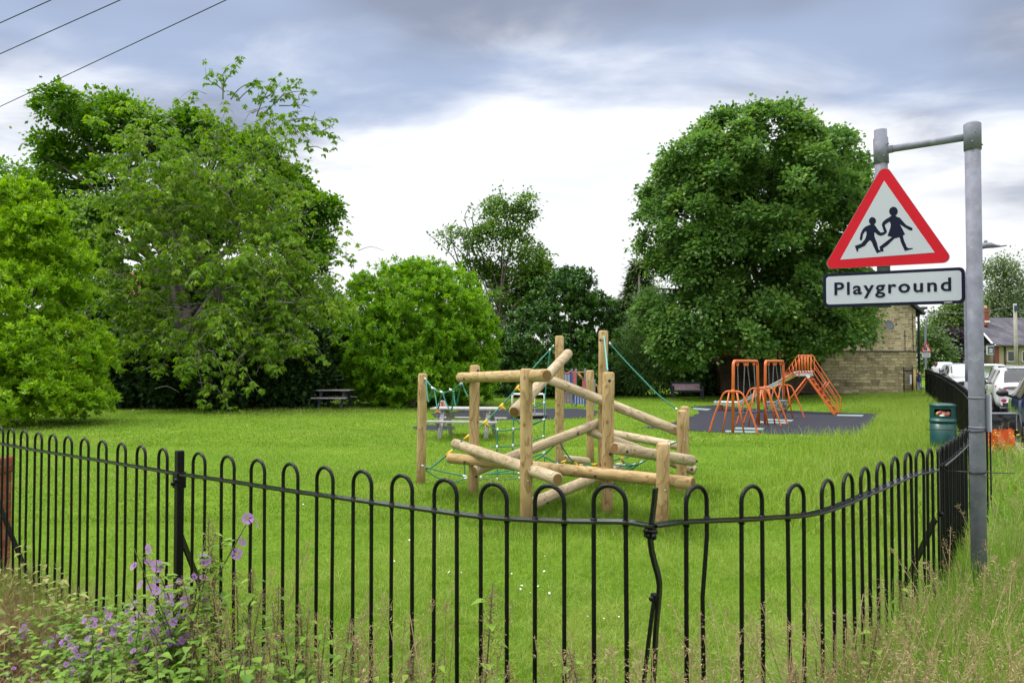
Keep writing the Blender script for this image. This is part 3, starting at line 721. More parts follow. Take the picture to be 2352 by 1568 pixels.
# ---------------------------------------------------------------- black hoop-top railings
HOOPS = [-285, -245, -205, -168, -132, -97, -66, -30, 0, 25, 55, 88, 121, 156, 194, 235, 279, 324, 374,
         457, 523, 592, 667, 746, 832, 923, 1023, 1134, 1262, 1400,
         1600, 1727, 1828, 1901, 1948, 1987, 2023, 2056, 2086, 2113, 2136,
         2163, 2173, 2182, 2191, 2200, 2209, 2218, 2227, 2237, 2248, 2258, 2266]
def ground_at(p): return gz1(p.x, p.y)
def fence():
    root = thing('hoop_top_railing', 'black hoop topped iron railings curving along the near edge of the lawn', 'railings', (0.4, 2.6, 0.25))
    HW = 0.056
    for hu in HOOPS:
        p, d = rail_at(hu)
        sp = HW if hu < 2155 else 0.05
        n = Vector((-d.y, d.x, 0))
        zt = p.z + 0.066
        mb = MB()
        base = ground_at(p) - 0.03
        a = p - d * sp; b = p + d * sp
        jl = random.Random(int(hu * 7 + 9)); wob = lambda s: n * jl.uniform(-s, s) + d * jl.uniform(-s, s) * 0.6
        la = [Vector((a.x, a.y, base)) + wob(0.012), Vector((a.x, a.y, (base + p.z) / 2)) + wob(0.004), Vector((a.x, a.y, p.z))]
        lb = [Vector((b.x, b.y, p.z)), Vector((b.x, b.y, (base + p.z) / 2)) + wob(0.004), Vector((b.x, b.y, base)) + wob(0.012)]
        if hu == 1600:      # the bent bar beside the broken post
            lb = [Vector((b.x, b.y, p.z)), Vector((b.x, b.y, p.z - 0.06)), Vector((b.x, b.y, p.z - 0.16)) - d * 0.012,
                  Vector((b.x, b.y, p.z - 0.27)) - d * 0.026, Vector((b.x, b.y, p.z - 0.5)) - d * 0.024, Vector((b.x, b.y, base)) - d * 0.004]
        arc = []
        for k in range(13):
            t = math.pi * k / 12
            arc.append(Vector((p.x, p.y, zt)) - d * sp * math.cos(t) + Vector((0, 0, sp * math.sin(t))))
        seg = 8 if hu < 2155 else 6
        mb.tube(la + arc + lb, 0.0081, seg, cap=False)
        for q in (a, b):   # welded collar blobs at the rail
            mb.tube([Vector((q.x, q.y, p.z - 0.012)), Vector((q.x, q.y, p.z + 0.010))], 0.0115, 8)
        build('hoop', mb, M_black, root)
    # rails: top flat bar in four lengths, and a low bar near the ground
    cuts = [(-330, 404), (420, 1493), (1501, 2148), (2162, 2271)]
    for u0, u1 in cuts:
        us = np.linspace(u0, u1, 60)
        pts = [rail_at(u) for u in us]
        for nm, dz, w, t in (('rail', 0.0, 0.044, 0.011), ('bottom_rail', None, 0.04, 0.01)):
            mb = MB(); vs = []
            for p, d in pts:
                n = Vector((-d.y, d.x, 0)); z = p.z if dz is not None else ground_at(p) + 0.09
                c = Vector((p.x, p.y, z))
                vs += [c - n * w / 2 - Vector((0, 0, t / 2)), c + n * w / 2 - Vector((0, 0, t / 2)), c + n * w / 2 + Vector((0, 0, t / 2)), c - n * w / 2 + Vector((0, 0, t / 2))]
            fs = []
            for i in range(len(pts) - 1):
                for k in range(4):
                    k2 = (k + 1) % 4
                    fs.append((i * 4 + k, i * 4 + k2, i * 4 + 4 + k2, i * 4 + 4 + k))
            fs.append((3, 2, 1, 0)); e = (len(pts) - 1) * 4; fs.append((e, e + 1, e + 2, e + 3))
            mb.add(vs, fs, smooth=False)
            build(nm, mb, M_rail if nm == 'rail' else M_black, root, bevel=0.002 if nm == 'rail' else 0)
    # posts
    def post(u, w, t, top, knob):
        p, d = rail_at(u); n = Vector((-d.y, d.x, 0)); mb = MB(); b = ground_at(p) - 0.02
        mb.bar(Vector((p.x, p.y, b)), Vector((p.x, p.y, p.z + top)), w, t, up=n)
        o = build('post', mb, M_black, root, bevel=0.004)
        if knob:
            mb = MB()
            mb.bar(Vector((p.x, p.y, p.z - 0.075)), Vector((p.x, p.y, p.z + 0.012)), w + 0.014, t + 0.014, up=n)
            for q in ((0.02, -0.03), (-0.015, -0.05)): mb.ball(Vector((p.x, p.y, p.z + q[1])) - n * (t / 2 + 0.008) + d * q[0], 0.013)
            build('clamp', mb, M_black, o, bevel=0.004)
        return p, d, n
    p, d, n = post(412, 0.038, 0.038, 0.125, True)
    mb = MB(); mb.bar(p - Vector((0, 0, 0.30)), G(536, 1540, 0.03), 0.04, 0.010, up=(1, 0, 0))
    build('brace', mb, M_black, root)
    p, d, n = post(-45, 0.04, 0.04, 0.12, True)
    mb = MB(); mb.bar(Vector((p.x, p.y, 1.10)) + n * 0.02, P(76, 1352, 6.0), 0.045, 0.010, up=(1, 0, 0))
    build('brace', mb, M_black, root)
    # flat round-topped post at the right-hand joint
    p, d, n = post(2155, 0.046, 0.012, 0.085, False)
    mb = MB(); mb.tube([Vector((p.x, p.y, p.z + 0.085)) - n * 0.006, Vector((p.x, p.y, p.z + 0.085)) + n * 0.006], 0.023, 14)
    build('post_cap', mb, M_black, root)
    mb = MB(); mb.ball(Vector((p.x, p.y, p.z - 0.27)) - n * 0.012, 0.016); build('bolt', mb, M_black, root)
    mb = MB(); mb.bar(Vector((p.x, p.y, p.z - 0.30)) + n * 0.02, P(2066, 1372, 4.9), 0.04, 0.010, up=(1, 0, 0))
    build('brace', mb, M_black, root)
    # end post seen beside the galvanised pole
    p, d, n = post(2274, 0.05, 0.014, 0.10, False)
    mb = MB(); mb.tube([Vector((p.x, p.y, p.z + 0.10)) - n * 0.007, Vector((p.x, p.y, p.z + 0.10)) + n * 0.007], 0.025, 14)
    build('post_cap', mb, M_black, root)
    # twisted broken post in the middle
    D = 2.59
    mb = MB()
    def flat(pxs, w, t):
        pts = [P(u, v, D + e) for u, v, e in pxs]
        vs = []
        for i, q in enumerate(pts):
            a = pts[max(i - 1, 0)]; b = pts[min(i + 1, len(pts) - 1)]
            tg = (b - a).normalized(); yaw = math.radians(62)
            x = Vector((math.cos(yaw), math.sin(yaw), 0)); x = (x - tg * x.dot(tg)).normalized(); y = tg.cross(x)
            vs += [q - x * w / 2 - y * t / 2, q + x * w / 2 - y * t / 2, q + x * w / 2 + y * t / 2, q - x * w / 2 + y * t / 2]
        fs = []
        for i in range(len(pts) - 1):
            for k in range(4):
                k2 = (k + 1) % 4
                fs.append((i * 4 + k, i * 4 + k2, i * 4 + 4 + k2, i * 4 + 4 + k))
        fs.append((3, 2, 1, 0)); e = (len(pts) - 1) * 4; fs.append((e, e + 1, e + 2, e + 3))
        mb.add(vs, fs, smooth=False)
    flat([(1506, 1120, 0), (1503, 1150, 0), (1498, 1190, 0), (1494, 1215, 0), (1494, 1240, 0), (1497, 1265, 0), (1503, 1290, 0), (1511, 1318, 0), (1515, 1340, 0), (1514, 1365, 0), (1511, 1400, 0), (1507, 1440, 0), (1504, 1500, 0), (1500, 1575, 0), (1497, 1720, 0)], 0.034, 0.011)
    o = build('broken_post', mb, M_black, root, bevel=0.002)
    mb = MB(); flat([(1503, 1374, -0.01), (1499, 1400, -0.012), (1490, 1470, -0.014), (1482, 1540, -0.016), (1474, 1610, -0.02), (1466, 1720, -0.02)], 0.026, 0.009)
    build('stay', mb, M_black, o, bevel=0.002)
    mb = MB()
    c = P(1494, 1218, D); mb.box(c, (0.032, 0.03, 0.044), rot=(0.1, 0.05, 0.9))
    mb.ball(P(1484, 1219, D - 0.02), 0.010); mb.ball(P(1501, 1232, D - 0.02), 0.011); mb.ball(P(1488, 1230, D - 0.02), 0.009)
    mb.tube([P(1482, 1219, D - 0.02), P(1510, 1222, D - 0.015)], 0.007)
    build('clamp', mb, M_black, o, bevel=0.003); mb = MB()
    c = P(1503, 1372, D - 0.012); mb.box(c, (0.022, 0.022, 0.028), rot=(0.2, 0.1, 0.7)); mb.ball(P(1496, 1374, D - 0.03), 0.009); mb.tube([P(1496, 1374, D - .02), P(1510, 1368, D)], 0.006)
    build('bolt', mb, M_black, o, bevel=0.003)
    return root
fence()

def far_fence():
    o0 = FA
    root = thing('hoop_top_railing', 'black railings running away beside the road to the gate', 'railings', (o0[0], o0[1], 0.15))
    t0 = 2.6; L = 2.75; k = 0
    def zr(t):
        return 1.28 + 0.12 * float(sstep(fp(t)[0][1], 20, 38)) 
    while t0 + L < GATE_T + 0.5:
        mb = MB(); nh = 11
        for i in range(nh):
            t = t0 + 0.12 + i * (L - 0.2) / nh
            p, FD, FN = fp(t); q = p + FD * 0.115; z = zr(t); b = gz1(*p) - 0.02
            arc = [Vector((p[0], p[1], b)), Vector((p[0], p[1], z + 0.06))]
            c = (p + q) / 2
            for a in range(1, 6):
                th = math.pi * a / 6
                arc.append(Vector((c[0] - FD[0] * 0.0575 * math.cos(th), c[1] - FD[1] * 0.0575 * math.cos(th), z + 0.06 + 0.0575 * math.sin(th))))
            arc += [Vector((q[0], q[1], z + 0.06)), Vector((q[0], q[1], b))]
            mb.tube(arc, 0.010, 5, cap=False)
        a, FD, FN = fp(t0); b = fp(t0 + L)[0]
        mb.bar((a[0], a[1], zr(t0)), (b[0], b[1], zr(t0 + L)), 0.045, 0.012)
        mb.bar((a[0], a[1], gz1(*a) + 0.1), (b[0], b[1], gz1(*b) + 0.1), 0.045, 0.012)
        build('railing_panel', mb, M_black, root)
        mb = MB(); mb.bar((a[0], a[1], gz1(*a) - 0.02), (a[0], a[1], zr(t0) + 0.12), 0.05, 0.014, up=(FN[0], FN[1], 0))
        build('post', mb, M_black, root)
        if k < 11:
            c = a - FN * 0.5
            mb = MB(); mb.bar((a[0], a[1], zr(t0) - 0.35), (c[0], c[1], gz1(*c)), 0.045, 0.012)
            build('brace', mb, M_black, root)
        t0 += L; k += 1
far_fence()

def gate():
    # gate leaf standing at the end of the railings by the stone house
    y = 37.6
    x0 = P(2076, 870, y).x; x1 = P(2096, 870, y).x
    g = gz1(x0, y)
    root = thing('metal_gate', 'black barred metal gate beside the corner of the stone house', 'gate', ((x0 + x1) / 2, y, g))
    top = P(2085, 844, y).z
    mb = MB()
    for k in range(9):
        x = x0 + (x1 - x0) * k / 8
        r = 0.012 if 0 < k < 8 else 0.03
        mb.tube([(x, y, g - 0.02), (x, y, top + (0.0 if k % 2 else 0.03))], r, 6)
    for z in (g + 0.15, top - 0.16): mb.box(((x0 + x1) / 2, y, z), (x1 - x0, 0.035, 0.05))
    build('gate_leaf', mb, M_black, root)
    mb = MB(); mb.box((P(2091, 870, y).x, y - 0.03, P(2091, 871, y).z), (0.09, 0.012, 0.45)); build('notice', mb, M_signwhite, root)
    # yellow bollard post and small hoops between gate and railings
    xp = P(2099.5, 870, y).x
    mb = MB(); mb.tube([(xp, y, g - .02), (xp, y, P(2099, 848, y).z)], 0.065, 10); 
    o = build('gate_post', mb, pmat('yellow post', (0.42, 0.30, 0.09), 0.6, 0.25, 8), loc=(xp, y, g)); meta(o, 'yellowish post between the black gate and the railings', 'post')
    xs = [P(2105, 870, y).x, P(2116, 870, y).x]
    root = thing('hoop_barrier', 'thin black hooped barrier in the gateway in front of the child', 'barrier', ((xs[0] + xs[1]) / 2, y, g))
    mb = MB(); zt = P(2105, 850, y).z
    for x in (xs[0], (xs[0] + xs[1]) / 2, xs[1]): mb.tube([(x, y, g - .02), (x, y, zt)], 0.012, 6)
    mb.tube([(xs[0], y, zt), (xs[1], y, zt)], 0.012, 6)
    build('rail', mb, M_black, root)
gate()

def pier():
    D = 6.05
    a = P(-40, 1040, D); b = P(28, 1037, D + .34)
    x0, x1 = a.x, b.x; z1 = b.z; g = gz1(b.x, D)
    root = thing('brick_pier', 'red brick pier behind the left end of the railings', 'pier', ((x0 + x1) / 2, D + 0.17, g))
    mb = MB(); w = x1 - x0
    mb.box(((x0 + x1) / 2, D + 0.17, (g - 0.1 + z1 - 0.17) / 2), (w, 0.34, z1 - 0.17 - g + 0.1)); build('brickwork', mb, M_brickred, root)
    mb = MB(); mb.box(((x0 + x1) / 2, D + 0.17, z1 - 0.10), (w + 0.03, 0.37, 0.14)); build('coping', mb, M_brickred, root, bevel=0.02)
pier()
# ---------------------------------------------------------------- timber climbing frame
POSTS = {  # name: (u base, v base, u top, v top, radius)
    1: (1209, 1208, 1209, 846, .072), 2: (1087, 1143, 1090.5, 838, .071), 3: (966, 1112, 971, 857, .071),
    4: (1285, 1090, 1285, 771, .073), 5: (1356, 1062, 1355, 850, .073), 6: (1383, 1121, 1386, 759, .071),
    7: (1393, 1190, 1398, 854, .072), 8: (1564, 1137, 1567, 942, .071), 9: (1572, 1101, 1573, 933, .071), 10: (1520, 1222, 1523.5, 1017, .073)}
PD = {}
def climbing():
    root = thing('climbing_frame', 'timber log climbing frame with green rope nets standing on the lawn', 'climbing frame', G(1290, 1130))
    for k, (ub, vb, ut, vt, r) in POSTS.items():
        b = G(ub, vb); D = b.y; PD[k] = D
        t = P(ut, vt, D)
        mb = MB(); mb.log(b - Vector((0, 0, 0.15)), t, r, seg=28, ch=0.02)
        o = build('post', mb, [M_woodpost, M_woodcap], root)
        def cap(u, v, rr, pr=r):
            kb = MB(); c = P(u, v, D - pr * 0.98); kb.ball(c, rr, 10, 6, sc=(1, 0.6, 1)); build('bolt', kb, M_bolt2 if k in (1, 10, 8) else M_bolt, o)
        caps = {2: [(1098, 851), (1094, 1094)], 6: [(1379, 781)], 7: [(1400, 874), (1402, 1042)], 8: [(1572, 1010)], 1: [(1213, 1104)], 10: [(1528, 1126)]}.get(k, [])
        for q in caps: cap(*q, rr=0.019 if k not in (1, 10, 8) else 0.012)
    def line_at(A, B, u):
        # point of the 3D line A-B seen at picture column u
        f = lambda s: (lambda p: 1176 + FPX * p.x / (p.y * math.cos(PITCH) + (p.z - 1.9) * math.sin(PITCH)) - u)(A + (B - A) * s)
        lo, hi = -1.5, 2.5
        if f(lo) > f(hi): lo, hi = hi, lo
        for _ in range(60):
            m = (lo + hi) / 2
            if f(m) < 0: lo = m
            else: hi = m
        return A + (B - A) * ((lo + hi) / 2)
    def beam(A, B, u0, u1, r=0.072, bolts=(), mat=None):
        A = P(*A); B = P(*B); a = line_at(A, B, u0); b = line_at(A, B, u1)
        mb = MB(); mb.log(a, b, r, seg=28, ch=0.016)
        o = build('log', mb, [mat or M_woodgrey, M_woodend], root)
        if bolts:
            ax = (b - a).normalized()
            for u, v in bolts:
                kb = MB(); q = line_at(a, b, u); want = P(u, v, q.y) - q
                want = want - ax * want.dot(ax)
                h = max(-0.98, min(0.98, want.z / r)); side = Vector((0, -1, 0)); side = (side - ax * side.dot(ax)).normalized()
                upv = ax.cross(side)
                if upv.z < 0: upv = -upv
                kb.ball(q + (side * math.sqrt(1 - h * h) + upv * h) * r * 0.99, 0.019, 10, 6)
                build('bolt', kb, M_bolt, o)
        return a, b
    d = PD; e = 0.143
    beam((1088, 866, d[2] - e), (1209, 863, d[1] + e), 1057, 1256, bolts=[(1077, 869)], mat=M_wood)
    b2 = beam((1179, 948, 9.15), (1309, 807, 11.8), 1181, 1305, r=0.073)
    beam((1266, 873, 11.6), (1557, 990, 11.06), 1262, 1566)
    beam((1088, 1033, d[2] - e), (1209, 1075, d[1] + e), 1045, 1281, bolts=[(1064, 1014)])
    beam((1087, 1057, d[2] - e), (1522, 1102, d[10] + e), 1031, 1592, bolts=[(1075, 1059), (1374, 1091)], mat=M_wood)
    beam((1096, 1079, 10.50), (1385, 968, d[6] + e), 1091, 1384, bolts=[(1320, 997)])
    beam((1349, 988, 11.6), (1566, 1069, d[8] + e), 1350, 1598, r=0.07, bolts=[(1590, 1077)])
    beam((1375, 989, 13.9), (1560, 1024, 12.35), 1374, 1562, r=0.07)
    beam((1414, 1029, 9.15), (1585, 1057, 10.25), 1411, 1590, r=0.073, bolts=[(1430, 1033), (1589, 1055)])
    beam((1220, 1157, 9.0), (1380, 1090, 11.2), 1219, 1424, bolts=[(1246, 1153)])
    beam((1299, 1054, 13.6), (1360, 1060, 14.3), 1298, 1350, r=0.072, bolts=[(1313, 1057)])
    # --- ropes
    def z1(x, y): return ((1000 + x / 2.8) * .91875, (780 + y / 2.8) * .91875)
    def z2(x, y): return ((1300 + x / 5.2267) * .91875, (1020 + y / 5.2267) * .91875)
    def smoothp(pts, n=6): return catmull(pts, n) if len(pts) > 2 else pts
    def rope(px, Ds, r=0.0105, mat=M_rope, name='rope', conv=z1):
        n = len(px); pts = []
        for i, (x, y) in enumerate(px):
            D = Ds[i] if len(Ds) == n else Ds[0] + (Ds[1] - Ds[0]) * i / (n - 1)
            u, v = conv(x, y); pts.append(P(u, v, D))
        mb = MB(); mb.tube(smoothp(pts), r, 7)
        o = build(name, mb, mat, root); return pts
    def tee(c, along, out, L=0.10, r=0.021):
        mb = MB(); along = along.normalized(); out = (out - along * out.dot(along)).normalized()
        mb.tube([c - along * L / 2, c + along * L / 2], r, 10); mb.tube([c, c + out * L], r * 0.92, 10)
        build('rope_connector', mb, M_yellow, root)
    def clamps(pts, mat=M_alu, L=0.06, r=0.016):
        for a, b in pts:
            mb = MB(); mb.tube([a, b], r, 8); build('ferrule', mb, mat, root)
    # tall post guy ropes
    a = rope([(1427, 168), (1440, 280), (1453, 412)], [d[6] - .09, d[7] + .1], mat=M_ropelight)
    b = rope([(1462, 212), (1580, 345), (1700, 470), (1810, 580), (1942, 683)], [d[6], d[8] - .05])
    clamps([(a[0], a[0] + Vector((0.0, 0, -.06))), (b[0], b[0].lerp(b[1], .12)), (b[-1].lerp(b[-2], .1), b[-1])])
    # main diagonal of the climbing net
    md = [(1078, 232), (930, 395), (820, 530), (708, 655), (595, 770), (470, 872), (345, 983), (205, 1092), (152, 1072)]
    mp = rope(md, [d[4] - .05, 12.7, 12.55, 12.45, 12.3, 12.2, 12.1, 12.0, d[3] - .08], r=0.0125)
    for k in (2, 3, 4): tee(mp[k], mp[k + 1] - mp[k - 1], Vector((1, 0.1, -0.85)))
    for k in (5, 6):
        mbx = MB(); dd = (mp[k + 1] - mp[k - 1]).normalized(); mbx.tube([mp[k] - dd * .07, mp[k] + dd * .07], 0.021, 10); build('rope_connector', mbx, M_yellow, root)
    clamps([(mp[0], mp[0].lerp(mp[1], .06)), (mp[0].lerp(mp[1], .16), mp[0].lerp(mp[1], .24)), (mp[-2], mp[-1])])
    # verticals
    v1 = rope([(1050, 272), (1036, 380), (1022, 510), (1014, 640), (1010, 760), (1008, 870), (1010, 985), (1014, 1062)], [12.75, 12.75])
    rope([(795, 740), (793, 850), (790, 935), (793, 1060), (795, 1135)], [12.5, 12.5])
    rope([(683, 825), (681, 880), (679, 945), (681, 1060), (682, 1150)], [12.4, 12.4])
    rope([(447, 1030), (452, 1090), (456, 1150)], [12.1, 12.1])
    # rungs
    rows = [([(822, 532), (850, 570), (900, 650), (940, 662), (1016, 630)], 12.6), ([(720, 662), (760, 705), (860, 790), (935, 785), (1014, 747)], 12.5),
            ([(610, 782), (683, 828), (793, 820), (880, 806), (940, 778), (1012, 750)], 12.45), ([(640, 944), (679, 944), (790, 936), (870, 920), (935, 895), (1010, 866)], 12.4),
            ([(560, 1045), (679, 1060), (793, 1055), (935, 1012), (1010, 985)], 12.4),
            ([(205, 1092), (330, 1122), (470, 1150)], 12.0), ([(180, 1105), (270, 1160), (370, 1186), (470, 1160)], 11.95),
            ([(545, 1162), (680, 1172), (745, 1170), (850, 1158)], 12.2), ([(600, 1132), (720, 1128), (850, 1126)], 12.3), ([(620, 1128), (760, 1108), (850, 1095)], 12.35)]
    fer = []
    for px, D in rows:
        q = rope(px, [D, D]); fer.append((q[-1], q[-1].lerp(q[-2], .22)))
    for x, y, D in [(683, 826, 12.42), (793, 820, 12.42), (679, 944, 12.37), (790, 936, 12.37), (1010, 985, 12.4), (680, 1172, 12.2), (566, 1158, 12.1)]:
        u, v = z1(x, y); c = P(u, v, D); fer.append((c - Vector((0, 0, .04)), c + Vector((0, 0, .03))))
    clamps(fer)
    # low net to the right
    n1 = rope([(500, 440), (400, 530), (320, 605), (190, 690)], [11.2, 11.6], conv=z2)
    n2 = rope([(515, 440), (580, 550), (650, 650), (730, 720), (800, 755), (900, 770), (1050, 780)], [11.2, 11.9], conv=z2)
    n3 = rope([(300, 610), (380, 665), (480, 712), (570, 700), (650, 640)], [11.6, 11.7], conv=z2)
    n4 = rope([(700, 760), (790, 745), (880, 745), (980, 735), (1060, 718)], [11.8, 11.6], conv=z2)
    n5 = rope([(1220, 682), (1330, 655), (1430, 632)], [11.4, 11.6], conv=z2)
    n6 = rope([(1220, 735), (1340, 748), (1470, 742), (1560, 722), (1700, 640), (1890, 470)], [11.4, 10.95], conv=z2)
    n7 = rope([(1330, 665), (1390, 730), (1470, 750)], [11.5, 11.3], conv=z2)
    n8 = rope([(1250, 805), (1340, 750)], [11.3, 11.3], conv=z2); n9 = rope([(1350, 815), (1440, 765), (1500, 740)], [11.3, 11.2], conv=z2); n10 = rope([(1400, 820), (1490, 775), (1570, 715)], [11.3, 11.2], conv=z2)
    for q, k in ((n3, 3), (n4, 1), (n4, 3), (n2, 3), (n5, 1), (n2, 5)):
        q1 = q[min(k + 1, len(q) - 1)]; tee(q[k], q1 - q[k - 1], Vector((.6, 0, -.8)), L=0.085, r=0.018)
    rp = rope([(1790, 960), (1860, 935), (1940, 908)], [10.9, 10.7])
    clamps([(n3[0], n3[1].lerp(n3[0], .5)), (n3[2], n3[2] + Vector((.03, 0, -.05))), (n6[1], n6[1] + Vector((.05, 0, .01))), (n6[2], n6[2] + Vector((.05, 0, .02))), (n6[3], n6[3] + Vector((.05, 0, .03))), (rp[1], rp[1].lerp(rp[2], .4))])
    # hand rope and loops between the far left post and the top log
    hr = rope([(172, 462), (235, 535), (296, 562), (362, 547), (432, 497)], [d[3] - .05, d[2] - .2])
    for px in ([(182, 480), (190, 560), (199, 625), (210, 610), (222, 560), (236, 537)], [(236, 537), (250, 600), (262, 672), (274, 655), (284, 600), (294, 563)],
               [(300, 565), (320, 630), (345, 678), (360, 682), (369, 640), (370, 550)], [(374, 550), (380, 605), (388, 652), (398, 640), (412, 580), (430, 505)],
               [(436, 500), (455, 550), (480, 597)]):
        rope(px, [11.6, 11.0] if px[0][0] < 300 else [11.1, 10.7], name='rope_loop', mat=M_rope)
    clamps([(p + Vector((-.035, 0, .015)), p + Vector((.035, 0, -.015))) for p in hr[1:-1]] + [(hr[0], hr[0].lerp(hr[1], .15)), (hr[-1], hr[-1].lerp(hr[-2], .2))])
climbing()
# ---------------------------------------------------------------- orange swings
def swings():
    frames = [((1683, 996), (1743, 978.5)), ((1757.3, 975), (1801.5, 960))]
    labs = ['orange swing frame with two flat black seats hanging on chains', 'orange swing frame with two grey toddler seats, next to the slide']
    H = 1.90
    for fi, ((u0, v0), (u1, v1)) in enumerate(frames):
        A = G(u0, v0); B = G(u1, v1); d = (B - A); L = d.length; d.normalize(); nrm = Vector((d.y, -d.x, 0))
        root = thing('swing', labs[fi], 'swing', (A + B) / 2, 'orange swings on the tarmac')
        # bent main frame
        mb = MB(); rad = 0.15; tp = 0.10
        pts = [A, A + d * tp + Vector((0, 0, H - rad))]
        for k in range(1, 7):
            t = math.pi / 2 * k / 6; pts.append(A + d * tp + Vector((0, 0, H - rad)) + d * (rad - rad * math.cos(t)) + Vector((0, 0, rad * math.sin(t))))
        for k in range(0, 6):
            t = math.pi / 2 * k / 6; pts.append(B - d * tp + Vector((0, 0, H - rad)) - d * (rad - rad * math.sin(t)) + Vector((0, 0, rad * math.cos(t))))
        pts += [B - d * tp + Vector((0, 0, H - rad)), B]
        mb.tube(pts, 0.040, 14)
        build('frame', mb, M_orange, root)
        for C, sg_ in ((A, 1), (B, -1)):
            zc = 1.10; C = C + d * tp * .5 * sg_
            for s in (-1, 1):
                for off, kind in ((0.64, 0), (0.27, 1)):
                    foot = C + nrm * s * off + d * (0.0 if kind == 0 else 0.05 * s)
                    mb = MB()
                    if kind == 0:
                        c0 = C + Vector((0, 0, zc)) + nrm * s * 0.03
                        q = [c0, C + nrm * s * 0.14 + Vector((0, 0, zc + 0.005)), C + nrm * s * 0.235 + Vector((0, 0, zc - 0.05)), C + nrm * s * 0.305 + Vector((0, 0, zc - 0.17)), foot + nrm * (-s) * 0.13 + Vector((0, 0, 0.42)), foot]
                        mb.tube(catmull(q, 5), 0.024, 10)
                    else:
                        mb.tube([C + nrm * s * 0.10 + Vector((0, 0, zc - 0.02)), foot], 0.023, 10)
                    build('leg', mb, M_orange, root)
            mb = MB(); mb.tube([C + Vector((0, 0, zc - 0.05)), C + Vector((0, 0, zc + 0.05))], 0.050, 14); build('collar', mb, M_orange, root)
        # chains and seats
        for si, (f0, f1) in enumerate(((0.19, 0.45), (0.55, 0.81))):
            sway = nrm * (0.10 if si else -0.02)
            zs = 0.47 if fi == 0 else 0.62
            seat = None
            c = A + d * L * (f0 + f1) / 2 + Vector((0, 0, zs)) + sway
            if fi == 0:
                mb = MB(); m = Matrix((d, nrm, Vector((0, 0, 1)))).transposed()
                mb.box(c, (0.44, 0.17, 0.035), ax=m)
                seat = build('swing_seat', mb, M_rubber, root, bevel=0.012)
                hw = 0.21
            else:
                mb = MB(); hw = 0.17
                n = 14
                ring = [c + d * 0.17 * math.cos(2 * math.pi * k / n) + nrm * 0.15 * math.sin(2 * math.pi * k / n) for k in range(n)]
                mb.tube(ring, 0.026, 8, close=True)
                for k in range(0, n, 1): mb.tube([ring[k] - Vector((0, 0, 0.01)), (ring[k] - c) * 0.86 + c - Vector((0, 0, 0.23))], 0.016, 6)
                mb.box(c - Vector((0, 0, 0.24)), (0.30, 0.27, 0.04), ax=Matrix((d, nrm, Vector((0, 0, 1)))).transposed())
                seat = build('toddler_seat', mb, M_cradle, root)
            for f, sg in ((f0, -1), (f1, 1)):
                top = A + d * L * f + Vector((0, 0, H - 0.05)); bot = c + d * sg * hw + Vector((0, 0, 0.03))
                mb = MB(); ln = (top - bot).length; n = int(ln / 0.034); ax = (top - bot).normalized()
                for k in range(n):
                    q = bot + ax * (k + 0.5) * ln / n
                    x = d if k % 2 else nrm
                    x = (x - ax * x.dot(ax)).normalized()
                    lp = [q + ax * 0.022 * math.sin(2 * math.pi * j / 6) + x * 0.010 * math.cos(2 * math.pi * j / 6) for j in range(6)]
                    mb.tube(lp, 0.0042, 4, close=True)
                build('chain', mb, M_chain, root)
                mb = MB(); mb.box(top - Vector((0, 0, 0.03)), (0.075, 0.05, 0.06), rot=(0, 0, math.atan2(d.y, d.x))); mb.ball(top - Vector((0, 0, 0.075)), 0.03, 8, 5)
                build('hanger', mb, M_orange, root)
swings()

